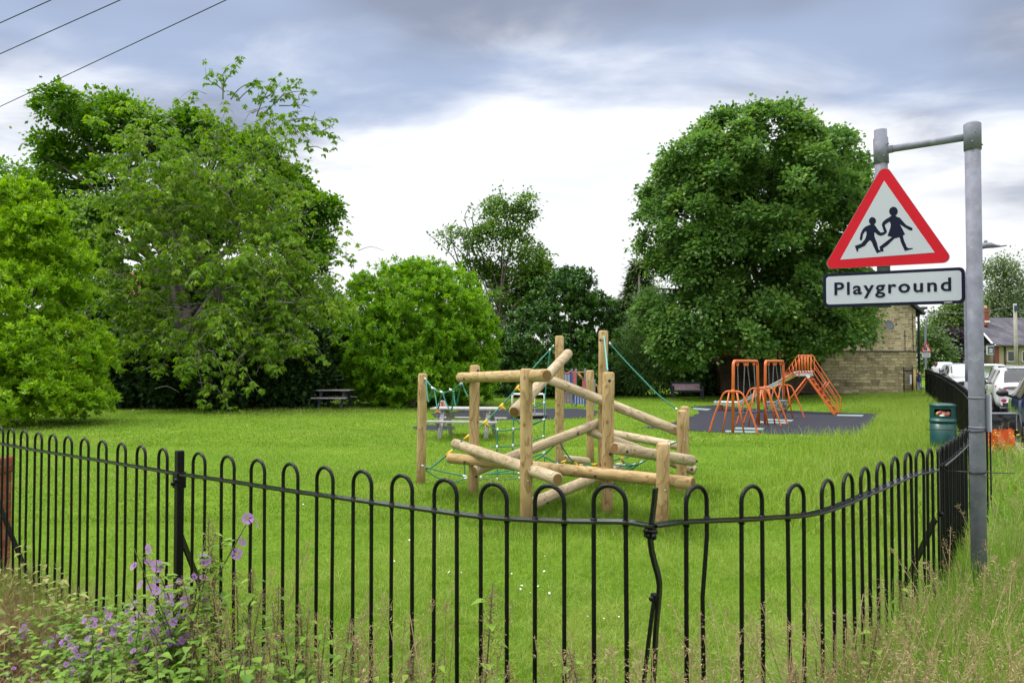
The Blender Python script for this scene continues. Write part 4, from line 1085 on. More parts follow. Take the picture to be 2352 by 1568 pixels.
# ---------------------------------------------------------------- orange slide
def slide():
    O = Vector((7.9, 29.8, 0)); E = Vector((11.5, 27.3, 0)); d = (E - O).normalized(); w = Vector((-d.y, d.x, 0)); HWD = 0.24
    root = thing('slide', 'orange metal slide with a caged top and polished chute', 'slide', (O + E) / 2)
    def Q(s, t, z): return O + d * s + w * t + Vector((0, 0, z))
    prof = [(0.0, .235), (0.45, .225), (0.85, .235), (1.15, .33), (1.62, .62), (2.1, .87), (2.55, 1.11), (2.9, 1.31), (3.08, 1.40), (3.55, 1.42)]
    pp = catmull([Vector((a, 0, b)) for a, b in prof], 4)
    # chute: bed and two raised lips
    mb = MB()
    cs = [(-HWD, .11), (-HWD, -.01), (HWD, -.01), (HWD, .11), (HWD - .02, .11), (HWD - .02, .01), (-HWD + .02, .01), (-HWD + .02, .11)]
    vs = [Q(p.x, t, p.z + z) for p in pp for t, z in cs]; n = len(pp); m = len(cs)
    fs = [(i * m + k, i * m + (k + 1) % m, (i + 1) * m + (k + 1) % m, (i + 1) * m + k) for i in range(n - 1) for k in range(m)]
    fs += [tuple(reversed(range(m))), tuple((n - 1) * m + k for k in range(m))]
    mb.add(vs, fs, smooth=False); ch = build('chute', mb, M_steel, root)
    mb = MB()
    for t in (-HWD - .012, HWD + .012):
        mb.tube([Q(p.x, t, p.z + .105) for p in pp], 0.018, 8)
    build('chute_rail', mb, M_steel, ch)
    for t in (-HWD - .012, HWD + .012):
        mb = MB()
        a = Q(2.55, t, 1.16); mb.add([Q(2.42, t - .008, 1.07), Q(3.12, t - .008, 1.42), Q(2.72, t - .008, 1.50), Q(2.42, t + .008, 1.07), Q(3.12, t + .008, 1.42), Q(2.72, t + .008, 1.50)],
               [(0, 1, 2), (5, 4, 3), (0, 3, 4, 1), (1, 4, 5, 2), (2, 5, 3, 0)], smooth=False)
        build('side_plate', mb, M_orange, root)
        # cage panel
        mb = MB(); tt = t * 1.12
        out = [Q(2.72, tt, 1.49), Q(2.95, tt, 1.80), Q(3.10, tt, 2.02), Q(3.16, tt, 2.085), Q(3.24, tt, 2.11), Q(3.5, tt, 2.11), Q(3.56, tt, 2.085), Q(3.60, tt, 2.02), Q(3.60, tt, 1.58), Q(3.57, tt, 1.50), Q(3.50, tt, 1.47), Q(3.2, tt, 1.48)]
        mb.tube(out, 0.016, 8, close=True)
        for s in (2.86, 2.97, 3.08, 3.19, 3.29, 3.39, 3.49):
            top = 2.10 if s > 3.2 else 1.49 + (s - 2.72) / (3.16 - 2.72) * 0.60
            mb.tube([Q(s, tt, 1.485), Q(s, tt, top)], 0.0145, 7)
        build('cage_panel', mb, M_orange, root)
        # ladder stringer
        mb = MB(); mb.bar(Q(3.48, t, 1.34), Q(4.40, t, 0.0), 0.035, 0.07, up=d); build('stringer', mb, M_orange, root)
        # handrails
        for (a0, z0), (a1, z1_) in (((3.60, 2.0), (4.47, .60)), ((3.60, 1.66), (4.42, .36))):
            mb = MB(); mb.tube(catmull([Q(a0, tt, z0), Q((a0 * .5 + a1 * .5), tt, (z0 + z1_) / 2), Q(a1, tt, z1_), Q(a1 + .015, tt, z1_ - .08), Q(a1 + .01, tt, .03)], 5), 0.0135, 8)
            build('handrail', mb, M_orange, root)
        mb = MB(); mb.tube([Q(3.88, t, .80), Q(4.12, tt, 1.16)], 0.017, 8); build('bracket', mb, M_orange, root)
        # support strut
        mb = MB(); mb.tube([Q(3.47, t * .9, 1.34), Q(2.5, t * 1.4, 0.0)], 0.028, 10); build('strut', mb, M_orange, root)
    for k in range(7):
        f = (k + .5) / 7; mb = MB(); s = 3.48 + .92 * f; z = 1.34 - 1.34 * f
        mb.box(Q(s + .02, 0, z), (0.13, 2 * HWD, 0.03), rot=(0, 0, math.atan2(d.y, d.x))); build('rung', mb, M_orange, root)
    mb = MB(); mb.box(Q(3.33, 0, 1.385), (0.5, 2 * HWD + .05, .05), rot=(0, 0, math.atan2(d.y, d.x))); build('platform', mb, M_steel, root)
    mb = MB(); mb.box(Q(3.50, -HWD - .03, 1.37), (.10, .02, .17), rot=(0, -.55, math.atan2(d.y, d.x))); build('label_plate', mb, M_white, root)
    mb = MB(); mb.tube([Q(.22, 0, .22), Q(.22, 0, 0)], .07, 10); mb.tube([Q(3.19, -HWD - .02, 1.48), Q(3.19, -HWD - .02, 1.30)], .02, 8); build('chute_support', mb, M_orange, root)
slide()

# ---------------------------------------------------------------- picnic tables (local space, long axis x)
def picnic(label, loc, rz, top_mat, leg_mat, L=1.75, sc=1.0, bracing=True, group='picnic tables on the lawn'):
    root = thing('picnic_table', label, 'picnic table', (0, 0, 0), group)
    mb = MB()
    for k in range(5): mb.box((0, -0.30 + k * 0.15, 0.725), (L, 0.140, 0.04))
    build('table_top', mb, top_mat, root, bevel=0.004)
    for s in (-1, 1):
        mb = MB()
        for k in range(2): mb.box((0, s * (0.60 + k * 0.13), 0.43), (L, 0.122, 0.04))
        build('bench_seat', mb, top_mat, root, bevel=0.004)
    for e in (-1, 1):
        x = e * L * 0.33
        for s in (-1, 1):
            mb = MB(); mb.bar((x, s * 0.22, 0.70), (x, s * 0.60, 0.0), 0.045, 0.10, up=(1, 0, 0)); build('leg', mb, leg_mat, root, bevel=0.004)
        mb = MB(); mb.box((x + e * .048, 0, 0.365), (0.045, 1.40, 0.09)); mb.box((x + e * .048, 0, 0.66), (0.045, 0.68, 0.085)); build('crossbar', mb, leg_mat, root, bevel=0.004)
        if bracing:
            mb = MB(); mb.bar((x + e * .02, 0, 0.38), (e * 0.10, 0, 0.70), 0.09, 0.045, up=(0, 1, 0)); build('brace', mb, leg_mat, root)
    root.location = loc; root.rotation_euler = (0, 0, rz)
    return root
c = G(1074, 1003); picnic('grey weathered wooden picnic table behind the log climbing frame', (c.x, c.y, gz1(c.x, c.y)), math.radians(-9), M_greytable, M_greytable, L=1.75)
c = G(769, 937); picnic('dark picnic table with mauve top in front of the bright laurel bush', (c.x, c.y, gz1(c.x, c.y)), math.radians(-7), M_mauve, M_darktable, L=1.42, bracing=False)

# ---------------------------------------------------------------- bench
def bench():
    D = G(1580, 914.5).y; a = P(1544.5, 900, D); b = P(1616.5, 900, D); g = gz1(a.x, D); L = b.x - a.x; cx = (a.x + b.x) / 2
    root = thing('park_bench', 'dark framed bench with pink slats under the trees', 'bench', (cx, D, g))
    W = lambda x, y, z: Vector((cx + x, D + y, g + z))
    for s in (-1, 1):
        mb = MB(); x = s * (L / 2 - .05)
        mb.bar(W(x, 0.0, 0), W(x, 0.0, .60), .08, .08, up=(0, 1, 0)); mb.bar(W(x, .42, 0), W(x, .50, .78), .07, .08, up=(0, 1, 0)); mb.box(W(x, .20, .60), (.09, .52, .05)); mb.box(W(x, .22, .36), (.06, .44, .07))
        build('side_frame', mb, M_darktable, root, bevel=.008)
    mb = MB(); mb.box(W(0, .505, .765), (L, .05, .10)); mb.box(W(0, .445, .40), (L - .1, .04, .06)); build('back_rail', mb, M_darktable, root, bevel=.006)
    n = 14
    for k in range(n):
        x = -L / 2 + .14 + (L - .28) * k / (n - 1)
        mb = MB(); mb.bar(W(x, .435, .42), W(x, .495, .73), .085, .02, up=(0, 1, 0)); build('back_slat', mb, M_pink, root)
    mb = MB()
    for k in range(4): mb.box(W(0, .03 + k * .12, .41), (L - .16, .105, .035))
    build('seat', mb, M_mauve, root, bevel=.004)
    mb = MB(); mb.box(W(0, -.035, .37), (L - .1, .03, .09)); build('front_rail', mb, M_darktable, root)
bench()

# ---------------------------------------------------------------- springer
def springer():
    b = G(1011, 981); D = b.y
    root = thing('spring_rider', 'spring rider with a red and white head behind the grey picnic table', 'spring rider', b)
    mb = MB(); n = 90; pts = [b + Vector((.12 * math.cos(k * .42), .12 * math.sin(k * .42), .02 + .42 * k / n)) for k in range(n)]
    mb.tube(pts, .014, 6); build('spring', mb, M_galv, root)
    mb = MB(); mb.box(b + Vector((0, 0, .46)), (.24, .3, .03)); mb.box(b + Vector((0.02, 0, .55)), (.10, .10, .18)); build('seat', mb, M_orange, root)
    c = P(1016, 930, D)
    mb = MB(); ring = [c + Vector((.10 * math.cos(t), 0, .115 * math.sin(t) * (1 if math.sin(t) > 0 else 1.0))) for t in np.linspace(0, 2 * math.pi, 18)[:-1]]
    mb.tube(ring, .018, 8, close=True)
    for x in (-.035, .035): mb.tube([c + Vector((x, 0, -.1)), c + Vector((x * 1.6, 0, .1))], .012, 6)
    build('head_ring', mb, M_white, root)
    mb = MB(); mb.tube([c + Vector((0, -.02, -.16)), c + Vector((0, -.02, .15))], .02, 8); mb.ball(c + Vector((0, .02, -.01)), .085, sc=(1, .25, 1)); build('head', mb, pmat('faded red', (.42, .07, .06), .5, .2), root)
springer()

# ---------------------------------------------------------------- roundabout
def roundabout():
    b = G(1214, 957); D = b.y; R = .60
    root = thing('roundabout', 'small white railed roundabout on the dark tarmac', 'roundabout', b)
    mb = MB(); mb.lathe([(R + .02, .05), (R + .02, .10), (R - .02, .115)], b, 28); mb.lathe([(.12, 0), (.12, .06)], b, 12); build('deck', mb, pmat('deck plate', (.14, .14, .14), .6, .2), root)
    for k in range(4):
        a0 = 2 * math.pi * k / 4 + .35; a1 = a0 + 1.15
        q = lambda a, z: b + Vector((R * .95 * math.cos(a), R * .95 * math.sin(a), z))
        pts = [q(a0, .1), q(a0, .70), q(a0 + .06, .76)] + [q(a0 + (a1 - a0) * t, .78) for t in (.2, .4, .6, .8)] + [q(a1 - .06, .76), q(a1, .70), q(a1, .1)]
        mb = MB(); mb.tube(pts, .019, 8); build('rail', mb, M_white, root)
    mb = MB(); mb.tube([b + Vector((0, 0, .1)), b + Vector((0, 0, .5))], .03, 8); ring = [b + Vector((.22 * math.cos(t), .22 * math.sin(t), .45)) for t in np.linspace(0, 2 * math.pi, 16)[:-1]]; mb.tube(ring, .016, 6, close=True); build('hub', mb, M_yellow, root)
roundabout()

# ---------------------------------------------------------------- coloured play panel behind the climbing frame
def play_panel():
    D = 31.6; g = 0.0
    X = lambda u: P(u, 900, D).x
    Z = lambda v: P(1330, v, D).z
    root = thing('play_panel', 'faded play panel of blue and pink slats between grey posts behind the frame', 'play panel', (X(1330), D, g))
    col = {'blue': pmat('faded blue', (.03, .06, .30), .6, .25, 8), 'grey': pmat('grey violet', (.24, .23, .28), .7, .2, 8), 'pink': pmat('faded pink', (.50, .11, .13), .6, .2, 8), 'brown': pmat('brown slat', (.24, .15, .13), .8, .25, 8), 'pale': pmat('pale blue slat', (.34, .38, .50), .7, .15, 8), 'orange': pmat('faded orange tube', (.50, .22, .10), .5, .15)}
    def slat(u0, u1, v0, v1, c, nm='slat', dy=0):
        mb = MB(); mb.box(((X(u0) + X(u1)) / 2, D + dy, (Z(v0) + Z(v1)) / 2), (X(u1) - X(u0), .03, Z(v0) - Z(v1))); build(nm, mb, col[c], root)
    for u0, u1, v0 in ((1311.5, 1316, 847), (1321, 1325.5, 846), (1342, 1346.5, 846), (1364, 1368, 870)):
        slat(u0, u1, v0, 933, 'grey', 'post', .06)
    for k, c in enumerate(('grey', 'pale', 'grey', 'pale', 'blue')):
        slat(1294 + k * 3.7, 1297.4 + k * 3.7, 857 + (k - 2) ** 2 * -.6, 881, c)
    for k in range(6): slat(1293 + k * 3.4, 1296 + k * 3.4, 902, 927, 'brown' if k % 2 == 0 else 'grey')
    for k in range(9): slat(1317 + k * 3.1, 1319.7 + k * 3.1, 903, 928, 'pale' if k % 2 else 'blue')
    slat(1316, 1344, 900, 906, 'blue', 'rail', -.02); slat(1293, 1312, 899, 903, 'brown', 'rail', -.02)
    for u0, v0, v1 in ((1316.2, 851, 885), (1337, 868, 894)):
        mb = MB(); x0 = X(u0); x1 = X(u0 + 7); z0 = Z(v1); zt = Z(v0)
        poly = [(x0, z0), (x1, z0), (x1, zt - .12), ((x0 + x1) / 2 + .04, zt), ((x0 + x1) / 2 - .04, zt), (x0, zt - .12)]
        mb.prism(poly, (0, D - .05, 0), (1, 0, 0), (0, 0, 1), .03); build('cut_out_figure', mb, col['pink'], root)
    mb = MB(); mb.tube([(X(1316), D, Z(855)), (X(1344), D, Z(854))], .02, 6)
    mb.tube([(X(1327), D - .05, Z(858)), (X(1338), D - .05, Z(872))], .02, 6); mb.tube([(X(1330), D - .05, Z(858)), (X(1341), D - .05, Z(871))], .02, 6)
    mb.tube(catmull([Vector((X(1368), D, Z(882))), Vector((X(1373), D, Z(888))), Vector((X(1374), D, Z(905)))], 4), .025, 6)
    build('tube_rail', mb, col['orange'], root)
    mb = MB(); mb.tube(catmull([Vector((X(1293), D - .02, Z(853))), Vector((X(1298), D - .02, Z(856))), Vector((X(1304), D - .02, Z(856.5))), Vector((X(1311), D - .02, Z(852)))], 4), .03, 6); build('wave_top', mb, col['pink'], root)
play_panel()

# ---------------------------------------------------------------- litter bin
def bin_():
    D = 14.6; c0 = P(2165, 930, D); g = gz1(c0.x, D); R = .222
    root = thing('litter_bin', 'green litter bin with bright rubbish in its slot behind the railings', 'litter bin', (c0.x, D, g))
    H = c0.z - g
    mb = MB(); mb.lathe([(R - .02, .03), (R, .06), (R, H - .24)], Vector((c0.x, D, g)), 32); 
    mb.lathe([(R + .010, H - .325), (R + .012, H - .30), (R + .010, H - .275)], Vector((c0.x, D, g)), 32)
    build('body', mb, M_bin, root)
    # hood with an opening: wall segments leaving a gap facing the camera
    mb = MB(); seg = 48; z0, z1 = H - .24, H - .015; a_c = math.atan2(-D, -c0.x); ga = .62
    zs = [z0, z0 + .045, z1 - .05, z1]
    def pt(a, z, r): return Vector((c0.x + r * math.cos(a), D + r * math.sin(a), g + z))
    for k in range(seg):
        a0 = 2 * math.pi * k / seg; a1 = 2 * math.pi * (k + 1) / seg; am = (a0 + a1) / 2
        da = abs((am - a_c - .0 + math.pi) % (2 * math.pi) - math.pi)
        for i in range(3):
            if i == 1 and (da < ga): continue
            mb.add([pt(a0, zs[i], R), pt(a1, zs[i], R), pt(a1, zs[i + 1], R), pt(a0, zs[i + 1], R)], [(0, 1, 2, 3)])
    mb.lathe([(R + .012, H - .018), (R + .012, H + .006), (R * .8, H + .03), (.02, H + .038)], Vector((c0.x, D, g)), 32)
    build('hood', mb, M_bin, root)
    mb = MB(); mb.lathe([(R - .03, H - .30), (R - .03, H - .21)], Vector((c0.x, D, g)), 24); build('liner', mb, M_trim, root)
    r = random.Random(5)
    for k, m in enumerate((M_litter, M_litterpink, M_white, M_litter, M_litterpink, M_litter)):
        mb = MB(); a = a_c - .5 + k * .2
        q = pt(a, H - .17 + r.uniform(-.02, .03), R - .06)
        mb.ball(q, .055, 7, 5, sc=(1, .7, 1.2), ax=Euler((r.uniform(0, 3), r.uniform(0, 3), 0)).to_matrix())
        o = build('packet', mb, m, loc=q); meta(o, ['crumpled yellowish packet at the left of the bin slot', 'pink packet left of the middle in the bin slot', 'white paper in the middle of the bin slot', 'yellowish packet right of the white paper in the bin slot', 'pink packet towards the right of the bin slot', 'yellowish packet at the right end of the bin slot'][k], 'packet', 'rubbish in the litter bin')
bin_()

# ---------------------------------------------------------------- orange board with black wrapping beside the road
def orange_board():
    D = 13.4; g = gz1(P(2302, 950, D).x, D)
    a = P(2262, 950, D); b = P(2325, 950, D); zt = a.z
    root = thing('orange_board', 'orange board wrapped in black film standing in the verge near the blue car', 'board', ((a.x + b.x) / 2, D, g))
    mb = MB(); w = b.x - a.x
    nx, nz = 14, 12; vs = []
    r = random.Random(3)
    for j in range(nz + 1):
        for i in range(nx + 1):
            x = a.x + w * i / nx; z = g - .02 + (zt - .23 - g) * j / nz
            vs.append((x, D - .06 - .025 * math.sin(i * .9 + j * .4) + r.uniform(-.008, .008), z))
    mb.add(vs, [(j * (nx + 1) + i, j * (nx + 1) + i + 1, (j + 1) * (nx + 1) + i + 1, (j + 1) * (nx + 1) + i) for j in range(nz) for i in range(nx)])
    mb.box(((a.x + b.x) / 2, D, (g + zt) / 2 - .02), (w - .02, .06, zt - g - .06))
    build('sheet', mb, M_orangebag, root)
    mb = MB(); vs = []
    for j in range(7):
        for i in range(nx + 1):
            x = a.x - .01 + (w + .02) * i / nx; z = zt - .25 + .25 * j / 6 + .02 * math.sin(i * 1.7) * (1 - j / 6)
            vs.append((x, D - .085 + r.uniform(-.018, .018), z))
    mb.add(vs, [(j * (nx + 1) + i, j * (nx + 1) + i + 1, (j + 1) * (nx + 1) + i + 1, (j + 1) * (nx + 1) + i) for j in range(6) for i in range(nx)])
    mb.box(((a.x + b.x) / 2, D - .01, zt - .11), (w + .015, .11, .22))
    build('black_film', mb, M_blackwrap, root)
    mb = MB(); mb.box(((a.x + b.x) / 2 + .02, D - .02, zt + .01), (w + .06, .16, .02)); mb.box((b.x + .015, D - .02, zt - .13), (.02, .14, .28)); build('edge_strip', mb, M_galv, root)
orange_board()
# ---------------------------------------------------------------- lettering
def text_mesh(body, size, bold=0.0, spacing=1.0):
    cu = bpy.data.curves.new('lettering', 'FONT'); cu.body = body; cu.size = size; cu.offset = bold; cu.space_character = spacing
    cu.align_x = 'CENTER'; cu.align_y = 'CENTER'; cu.resolution_u = 6; cu.extrude = 0.0008
    o = bpy.data.objects.new('lettering', cu); link(o)
    dg = bpy.context.evaluated_depsgraph_get(); dg.update()
    me = bpy.data.meshes.new_from_object(o.evaluated_get(dg))
    bpy.data.objects.remove(o); bpy.data.curves.remove(cu)
    return me
def text_part(name, body, size, c, x, y, mat, parent, bold=0.0, width=None, height=None, spacing=1.0):
    me = text_mesh(body, size, bold, spacing); x = Vector(x); y = Vector(y); nn = x.cross(y)
    xs = [v.co.x for v in me.vertices]; ys = [v.co.y for v in me.vertices]
    cx = (max(xs) + min(xs)) / 2; sx = (width / (max(xs) - min(xs))) if width else 1
    sy = (height / (max(ys) - min(ys))) if height else sx
    cy = (max(ys) + min(ys)) / 2
    off = ROOTLOC[parent]; c = Vector(c)
    for v in me.vertices:
        v.co = c + x * (v.co.x - cx) * sx + y * (v.co.y - cy) * sy + nn * v.co.z - off
    me.materials.clear(); me.materials.append(mat); me.name = name
    o = link(bpy.data.objects.new(name, me)); o.parent = parent; ROOTLOC[o] = off
    return o
def rounded(poly, r, n=6):
    out = []
    k = len(poly)
    for i in range(k):
        p = Vector(poly[i]); a = (Vector(poly[i - 1]) - p).normalized(); b = (Vector(poly[(i + 1) % k]) - p).normalized()
        half = a.angle(b) / 2; t = r / math.tan(half); c = p + (a + b).normalized() * (r / math.sin(half))
        s = p + a * t; e = p + b * t
        a0 = math.atan2(s.y - c.y, s.x - c.x); a1 = math.atan2(e.y - c.y, e.x - c.x)
        dd = (a1 - a0 + math.pi) % (2 * math.pi) - math.pi
        for q in range(n + 1):
            th = a0 + dd * q / n; out.append((c.x + r * math.cos(th), c.y + r * math.sin(th)))
    return out

# ---------------------------------------------------------------- playground sign on its bracket
def playground_sign():
    Dm = 4.58; base = P(2242, 1361, Dm); bx = P(2241.5, 829, Dm).x
    g = gz1(bx, Dm)
    root = thing('sign_post', 'galvanised pole with a side arm carrying the red triangle and the Playground plate', 'sign post', (bx, Dm, g))
    R = .0425; zt = P(2241, 281, Dm).z
    mb = MB(); mb.tube([(bx, Dm, g - .05), (bx, Dm, zt - .01)], R, 28); build('pole', mb, M_galv, root)
    mb = MB(); zc0 = P(2241, 345, Dm).z; mb.tube([(bx, Dm, zc0), (bx, Dm, zt - .012), (bx, Dm, zt), ], [R + .005, R + .005, R - .012], 28)
    mb.ball((bx - .03, Dm - R - .004, zc0 + .04), .006); mb.ball((bx + R + .008, Dm - .01, zc0 + .03), .006); mb.ball((bx - .01, Dm - R - .004, zt - .07), .005)
    build('collar', mb, M_galv, root)
    Ds = 4.90; sx = P(2033, 829, Ds).x; r2 = .039
    z_top = P(2029, 299, Ds).z; z_bot = P(2040, 706, Ds).z
    mb = MB(); mb.tube([(sx - .012, Ds, z_top), (sx, Ds, z_bot)], r2, 24); build('sign_tube', mb, M_galv, root)
    mb = MB(); mb.tube([(sx - .012, Ds, P(2029, 318, Ds).z), (sx - .008, Ds, P(2032, 376, Ds).z)], r2 + .006, 24)
    for u, v in ((2040, 330), (2030, 358)): mb.ball(P(u, v, Ds - r2 - .008), .006)
    build('collar', mb, M_galv, root)
    mb = MB(); mb.tube([Vector((sx - .005, Ds, P(2050, 346, Ds).z)), Vector((bx, Dm, P(2222, 313, Dm).z))], .022, 14)
    mb.tube([Vector((sx - .005, Ds, P(2050, 346, Ds).z)), Vector((sx - .005, Ds, P(2050, 346, Ds).z)).lerp(Vector((bx, Dm, P(2222, 313, Dm).z)), .13)], .025, 14)
    build('arm', mb, M_galv, root)
    # sign plane, turned to face the near corner
    ang = math.radians(28); X = Vector((math.cos(ang), -math.sin(ang), 0)); Y = Vector((0, 0, 1)); Nn = X.cross(Y)   # Nn points to camera side
    O = Vector((sx, Ds, 0)) + Nn * (r2 + .020)
    def S(u, v):
        dr = ray(u, v); t = (O - EYE).dot(Nn) / dr.dot(Nn); q = EYE + dr * t - O
        return (q.dot(X), q.z)
    tri0 = [S(1899, 621), S(2182, 600), S(2030, 386)]
    zb = (tri0[0][1] + tri0[1][1]) / 2; zt_ = tri0[2][1]; cx = (tri0[0][0] + tri0[1][0]) / 2; hw = (tri0[1][0] - tri0[0][0]) / 2
    # sharp-cornered triangle whose rounded corners fall where the photograph shows them
    rr = .036
    H = zt_ - zb; side = hw * 2
    E = H + rr; half = E / math.sqrt(3) * 1.0
    sharp = [(cx - hw - rr * .72, zb), (cx + hw + rr * .72, zb), (tri0[2][0] * .5 + cx * .5, zt_ + rr)]
    tri = rounded(sharp, rr)
    def place(ob): return ob
    mb = MB(); mb.prism(tri, O, X, Y, .004); t = build('warning_triangle', mb, [M_signback], root)
    def inset(poly, dlt):
        c = Vector((sum(p[0] for p in poly) / 3, sum(p[1] for p in poly) / 3)); out = []
        k = len(poly)
        for i in range(k):
            p = Vector(poly[i]); a = (Vector(poly[i - 1]) - p).normalized(); b = (Vector(poly[(i + 1) % k]) - p).normalized()
            half = a.angle(b) / 2; out.append(tuple(p + (a + b).normalized() * (dlt / math.sin(half))))
        return out
    mb = MB(); mb.prism(rounded(inset(sharp, .002), rr), O + Nn * .0015, X, Y, .0012); build('red_border', mb, M_signred, t)
    inner = [S(2000 * 0 + (2000 + 315 / 3.136) * .91875, (280 + 1158 / 3.136) * .91875), S((2000 + 1056 / 3.136) * .91875, (280 + 1102 / 3.136) * .91875), S((2000 + 660 / 3.136) * .91875, (280 + 540 / 3.136) * .91875)]
    mb = MB(); mb.prism(inner, O + Nn * .0028, X, Y, .001); build('white_panel', mb, M_signwhite, t)
    def Z3(pts): return [S((2000 + a / 3.136) * .91875, (280 + b / 3.136) * .91875) for a, b in pts]
    boy = [(556, 882), (538, 889), (512, 900), (492, 920), (475, 955), (468, 1000), (480, 1008), (488, 1000), (494, 960), (513, 935), (522, 942), (520, 970), (508, 1000), (480, 1032), (430, 1050), (447, 1098), (456, 1092), (458, 1074), (508, 1050), (540, 1012), (552, 1006), (565, 1025), (578, 1058), (603, 1108), (640, 1093), (630, 1085), (616, 1078), (602, 1022), (585, 980), (582, 946), (592, 948), (610, 965), (636, 972), (662, 962), (682, 945), (676, 925), (655, 942), (634, 946), (616, 930), (596, 900), (581, 882)]
    girl = [(720, 812), (700, 826), (672, 842), (648, 864), (641, 885), (655, 930), (668, 942), (682, 934), (673, 914), (664, 888), (682, 872), (704, 860), (712, 882), (708, 910), (686, 972), (722, 982), (690, 1005), (640, 1044), (622, 1058), (632, 1092), (648, 1096), (656, 1090), (652, 1068), (690, 1042), (740, 992), (770, 985), (781, 982), (790, 1020), (822, 1090), (885, 1074), (882, 1066), (852, 1068), (838, 1060), (815, 1005), (806, 970), (824, 960), (800, 912), (784, 882), (818, 904), (860, 928), (878, 930), (884, 914), (876, 907), (832, 886), (802, 852), (782, 829), (757, 821), (748, 812)]
    def ell(cx, cy, rx, ry): return [(cx + rx * math.cos(a), cy + ry * math.sin(a)) for a in np.linspace(0, 2 * math.pi, 28)[:-1]]
    mb = MB()
    for k, pl in enumerate((boy, girl, ell(568, 855, 28, 30), ell(733, 780, 34, 36), [(556, 870), (556, 892), (582, 892), (580, 870)], [(720, 800), (720, 822), (750, 822), (748, 800)])):
        mb.prism(Z3(pl), O + Nn * (.0036 + k * .00008), X, Y, .0006)
    build('children_pictogram', mb, M_signnavy, t)
    # plate
    c4 = [S(1890.5, 631), S(2217, 611), S(2217, 696), S(1890.5, 707)]
    x0 = (c4[0][0] + c4[3][0]) / 2; x1 = (c4[1][0] + c4[2][0]) / 2; z1 = (c4[0][1] + c4[1][1]) / 2; z0 = (c4[2][1] + c4[3][1]) / 2
    rect = [(x0, z0), (x1, z0), (x1, z1), (x0, z1)]
    mb = MB(); mb.prism(rounded(rect, .032), O, X, Y, .004); pl = build('name_plate', mb, M_signnavy, root)
    ins = .0195; rect2 = [(x0 + ins, z0 + ins), (x1 - ins, z0 + ins), (x1 - ins, z1 - ins), (x0 + ins, z1 - ins)]
    mb = MB(); mb.prism(rounded(rect2, .018), O + Nn * .0015, X, Y, .0012); build('white_panel', mb, M_signwhite, pl)
    tl = Z3([(270, 1340)])[0]; tr = Z3([(1185, 1292)])[0]; bl = Z3([(270, 1446)])[0]; br = Z3([(1185, 1404)])[0]
    wdt = (tr[0] - tl[0] + br[0] - bl[0]) / 2; cxp = (tl[0] + tr[0] + bl[0] + br[0]) / 4
    yy_top = Z3([(385, 1332)])[0][1]; base_z = Z3([(385, 1441)])[0][1]; desc = Z3([(640, 1455)])[0][1]
    text_part('lettering', 'Playground', .1, O + Nn * .0032 + X * cxp + Y * ((yy_top + desc) / 2), X, Y, M_signnavy, pl, bold=.0020, width=wdt, height=yy_top - desc, spacing=1.2)
    # small chip on the lower edge of the plate and clips behind
    ch = Z3([(1130, 1488), (1190, 1482), (1196, 1494), (1160, 1500), (1128, 1498)])
    mb = MB(); mb.prism(ch, O + Nn * .0032, X, Y, .0006); build('worn_patch', mb, M_signback, pl)
    for z in (zb + .10, zb + .32, z0 + .06, z1 - .05):
        mb = MB(); mb.tube([(sx, Ds, z - .012), (sx, Ds, z + .012)], r2 + .004, 20); mb.box(Vector((sx, Ds, z)) + Nn * (r2 + .008), (.05, .018, .03), rot=(0, 0, -ang)); build('clip', mb, M_galv, root)
    # narrow plate seen edge-on, strapped to the main pole
    z0e, z1e = P(2259, 990, Dm).z, P(2259, 905, Dm).z
    mb = MB(); mb.box((bx + R + .010, Dm + .03, (z0e + z1e) / 2), (.006, .17, z1e - z0e)); mb.box((bx + R + .006, Dm + .03, (z0e + z1e) / 2), (.012, .03, z1e - z0e - .02)); build('edge_plate', mb, M_signwhite, root)
    for v in (913, 981):
        z = P(2240, v, Dm).z; mb = MB(); mb.tube([(bx, Dm, z - .006), (bx, Dm, z + .006)], R + .002, 28); build('strap', mb, M_galv, root)
    # black wire lashed round the pole to the railings
    for i, (v, tails) in enumerate(((988, [(2128, 986, 1.9)]), (1084, [(2140, 1078, .9)]))):
        z = P(2240, v, Dm).z; mb = MB()
        for dz in ((0, .006) if i else (0,)):
            ring = [Vector((bx + (R + .004) * math.cos(a), Dm + (R + .004) * math.sin(a), z + dz + .006 * math.sin(a + 1))) for a in np.linspace(0, 2 * math.pi, 24)[:-1]]
            mb.tube(ring, .0035, 6, close=True)
        for u, vv, dd in tails: mb.tube([Vector((bx - R, Dm, z)), P(u, vv, Dm + dd * .4)], .003, 6)
        if i: mb.tube([Vector((bx + R, Dm - .01, z)), P(2330, 1087, Dm + .1)], .003, 6); mb.tube([Vector((bx, Dm - R, z)), P(2255, 1092, Dm - .08), P(2280, 1099, Dm - .04)], .003, 6)
        o = build('wire_tie', mb, M_twist, loc=(bx, Dm, z)); meta(o, ['upper black wire tie round the galvanised sign pole', 'lower black wire tie with loose ends round the galvanised sign pole'][i], 'wire', 'wire ties on the sign pole')
playground_sign()

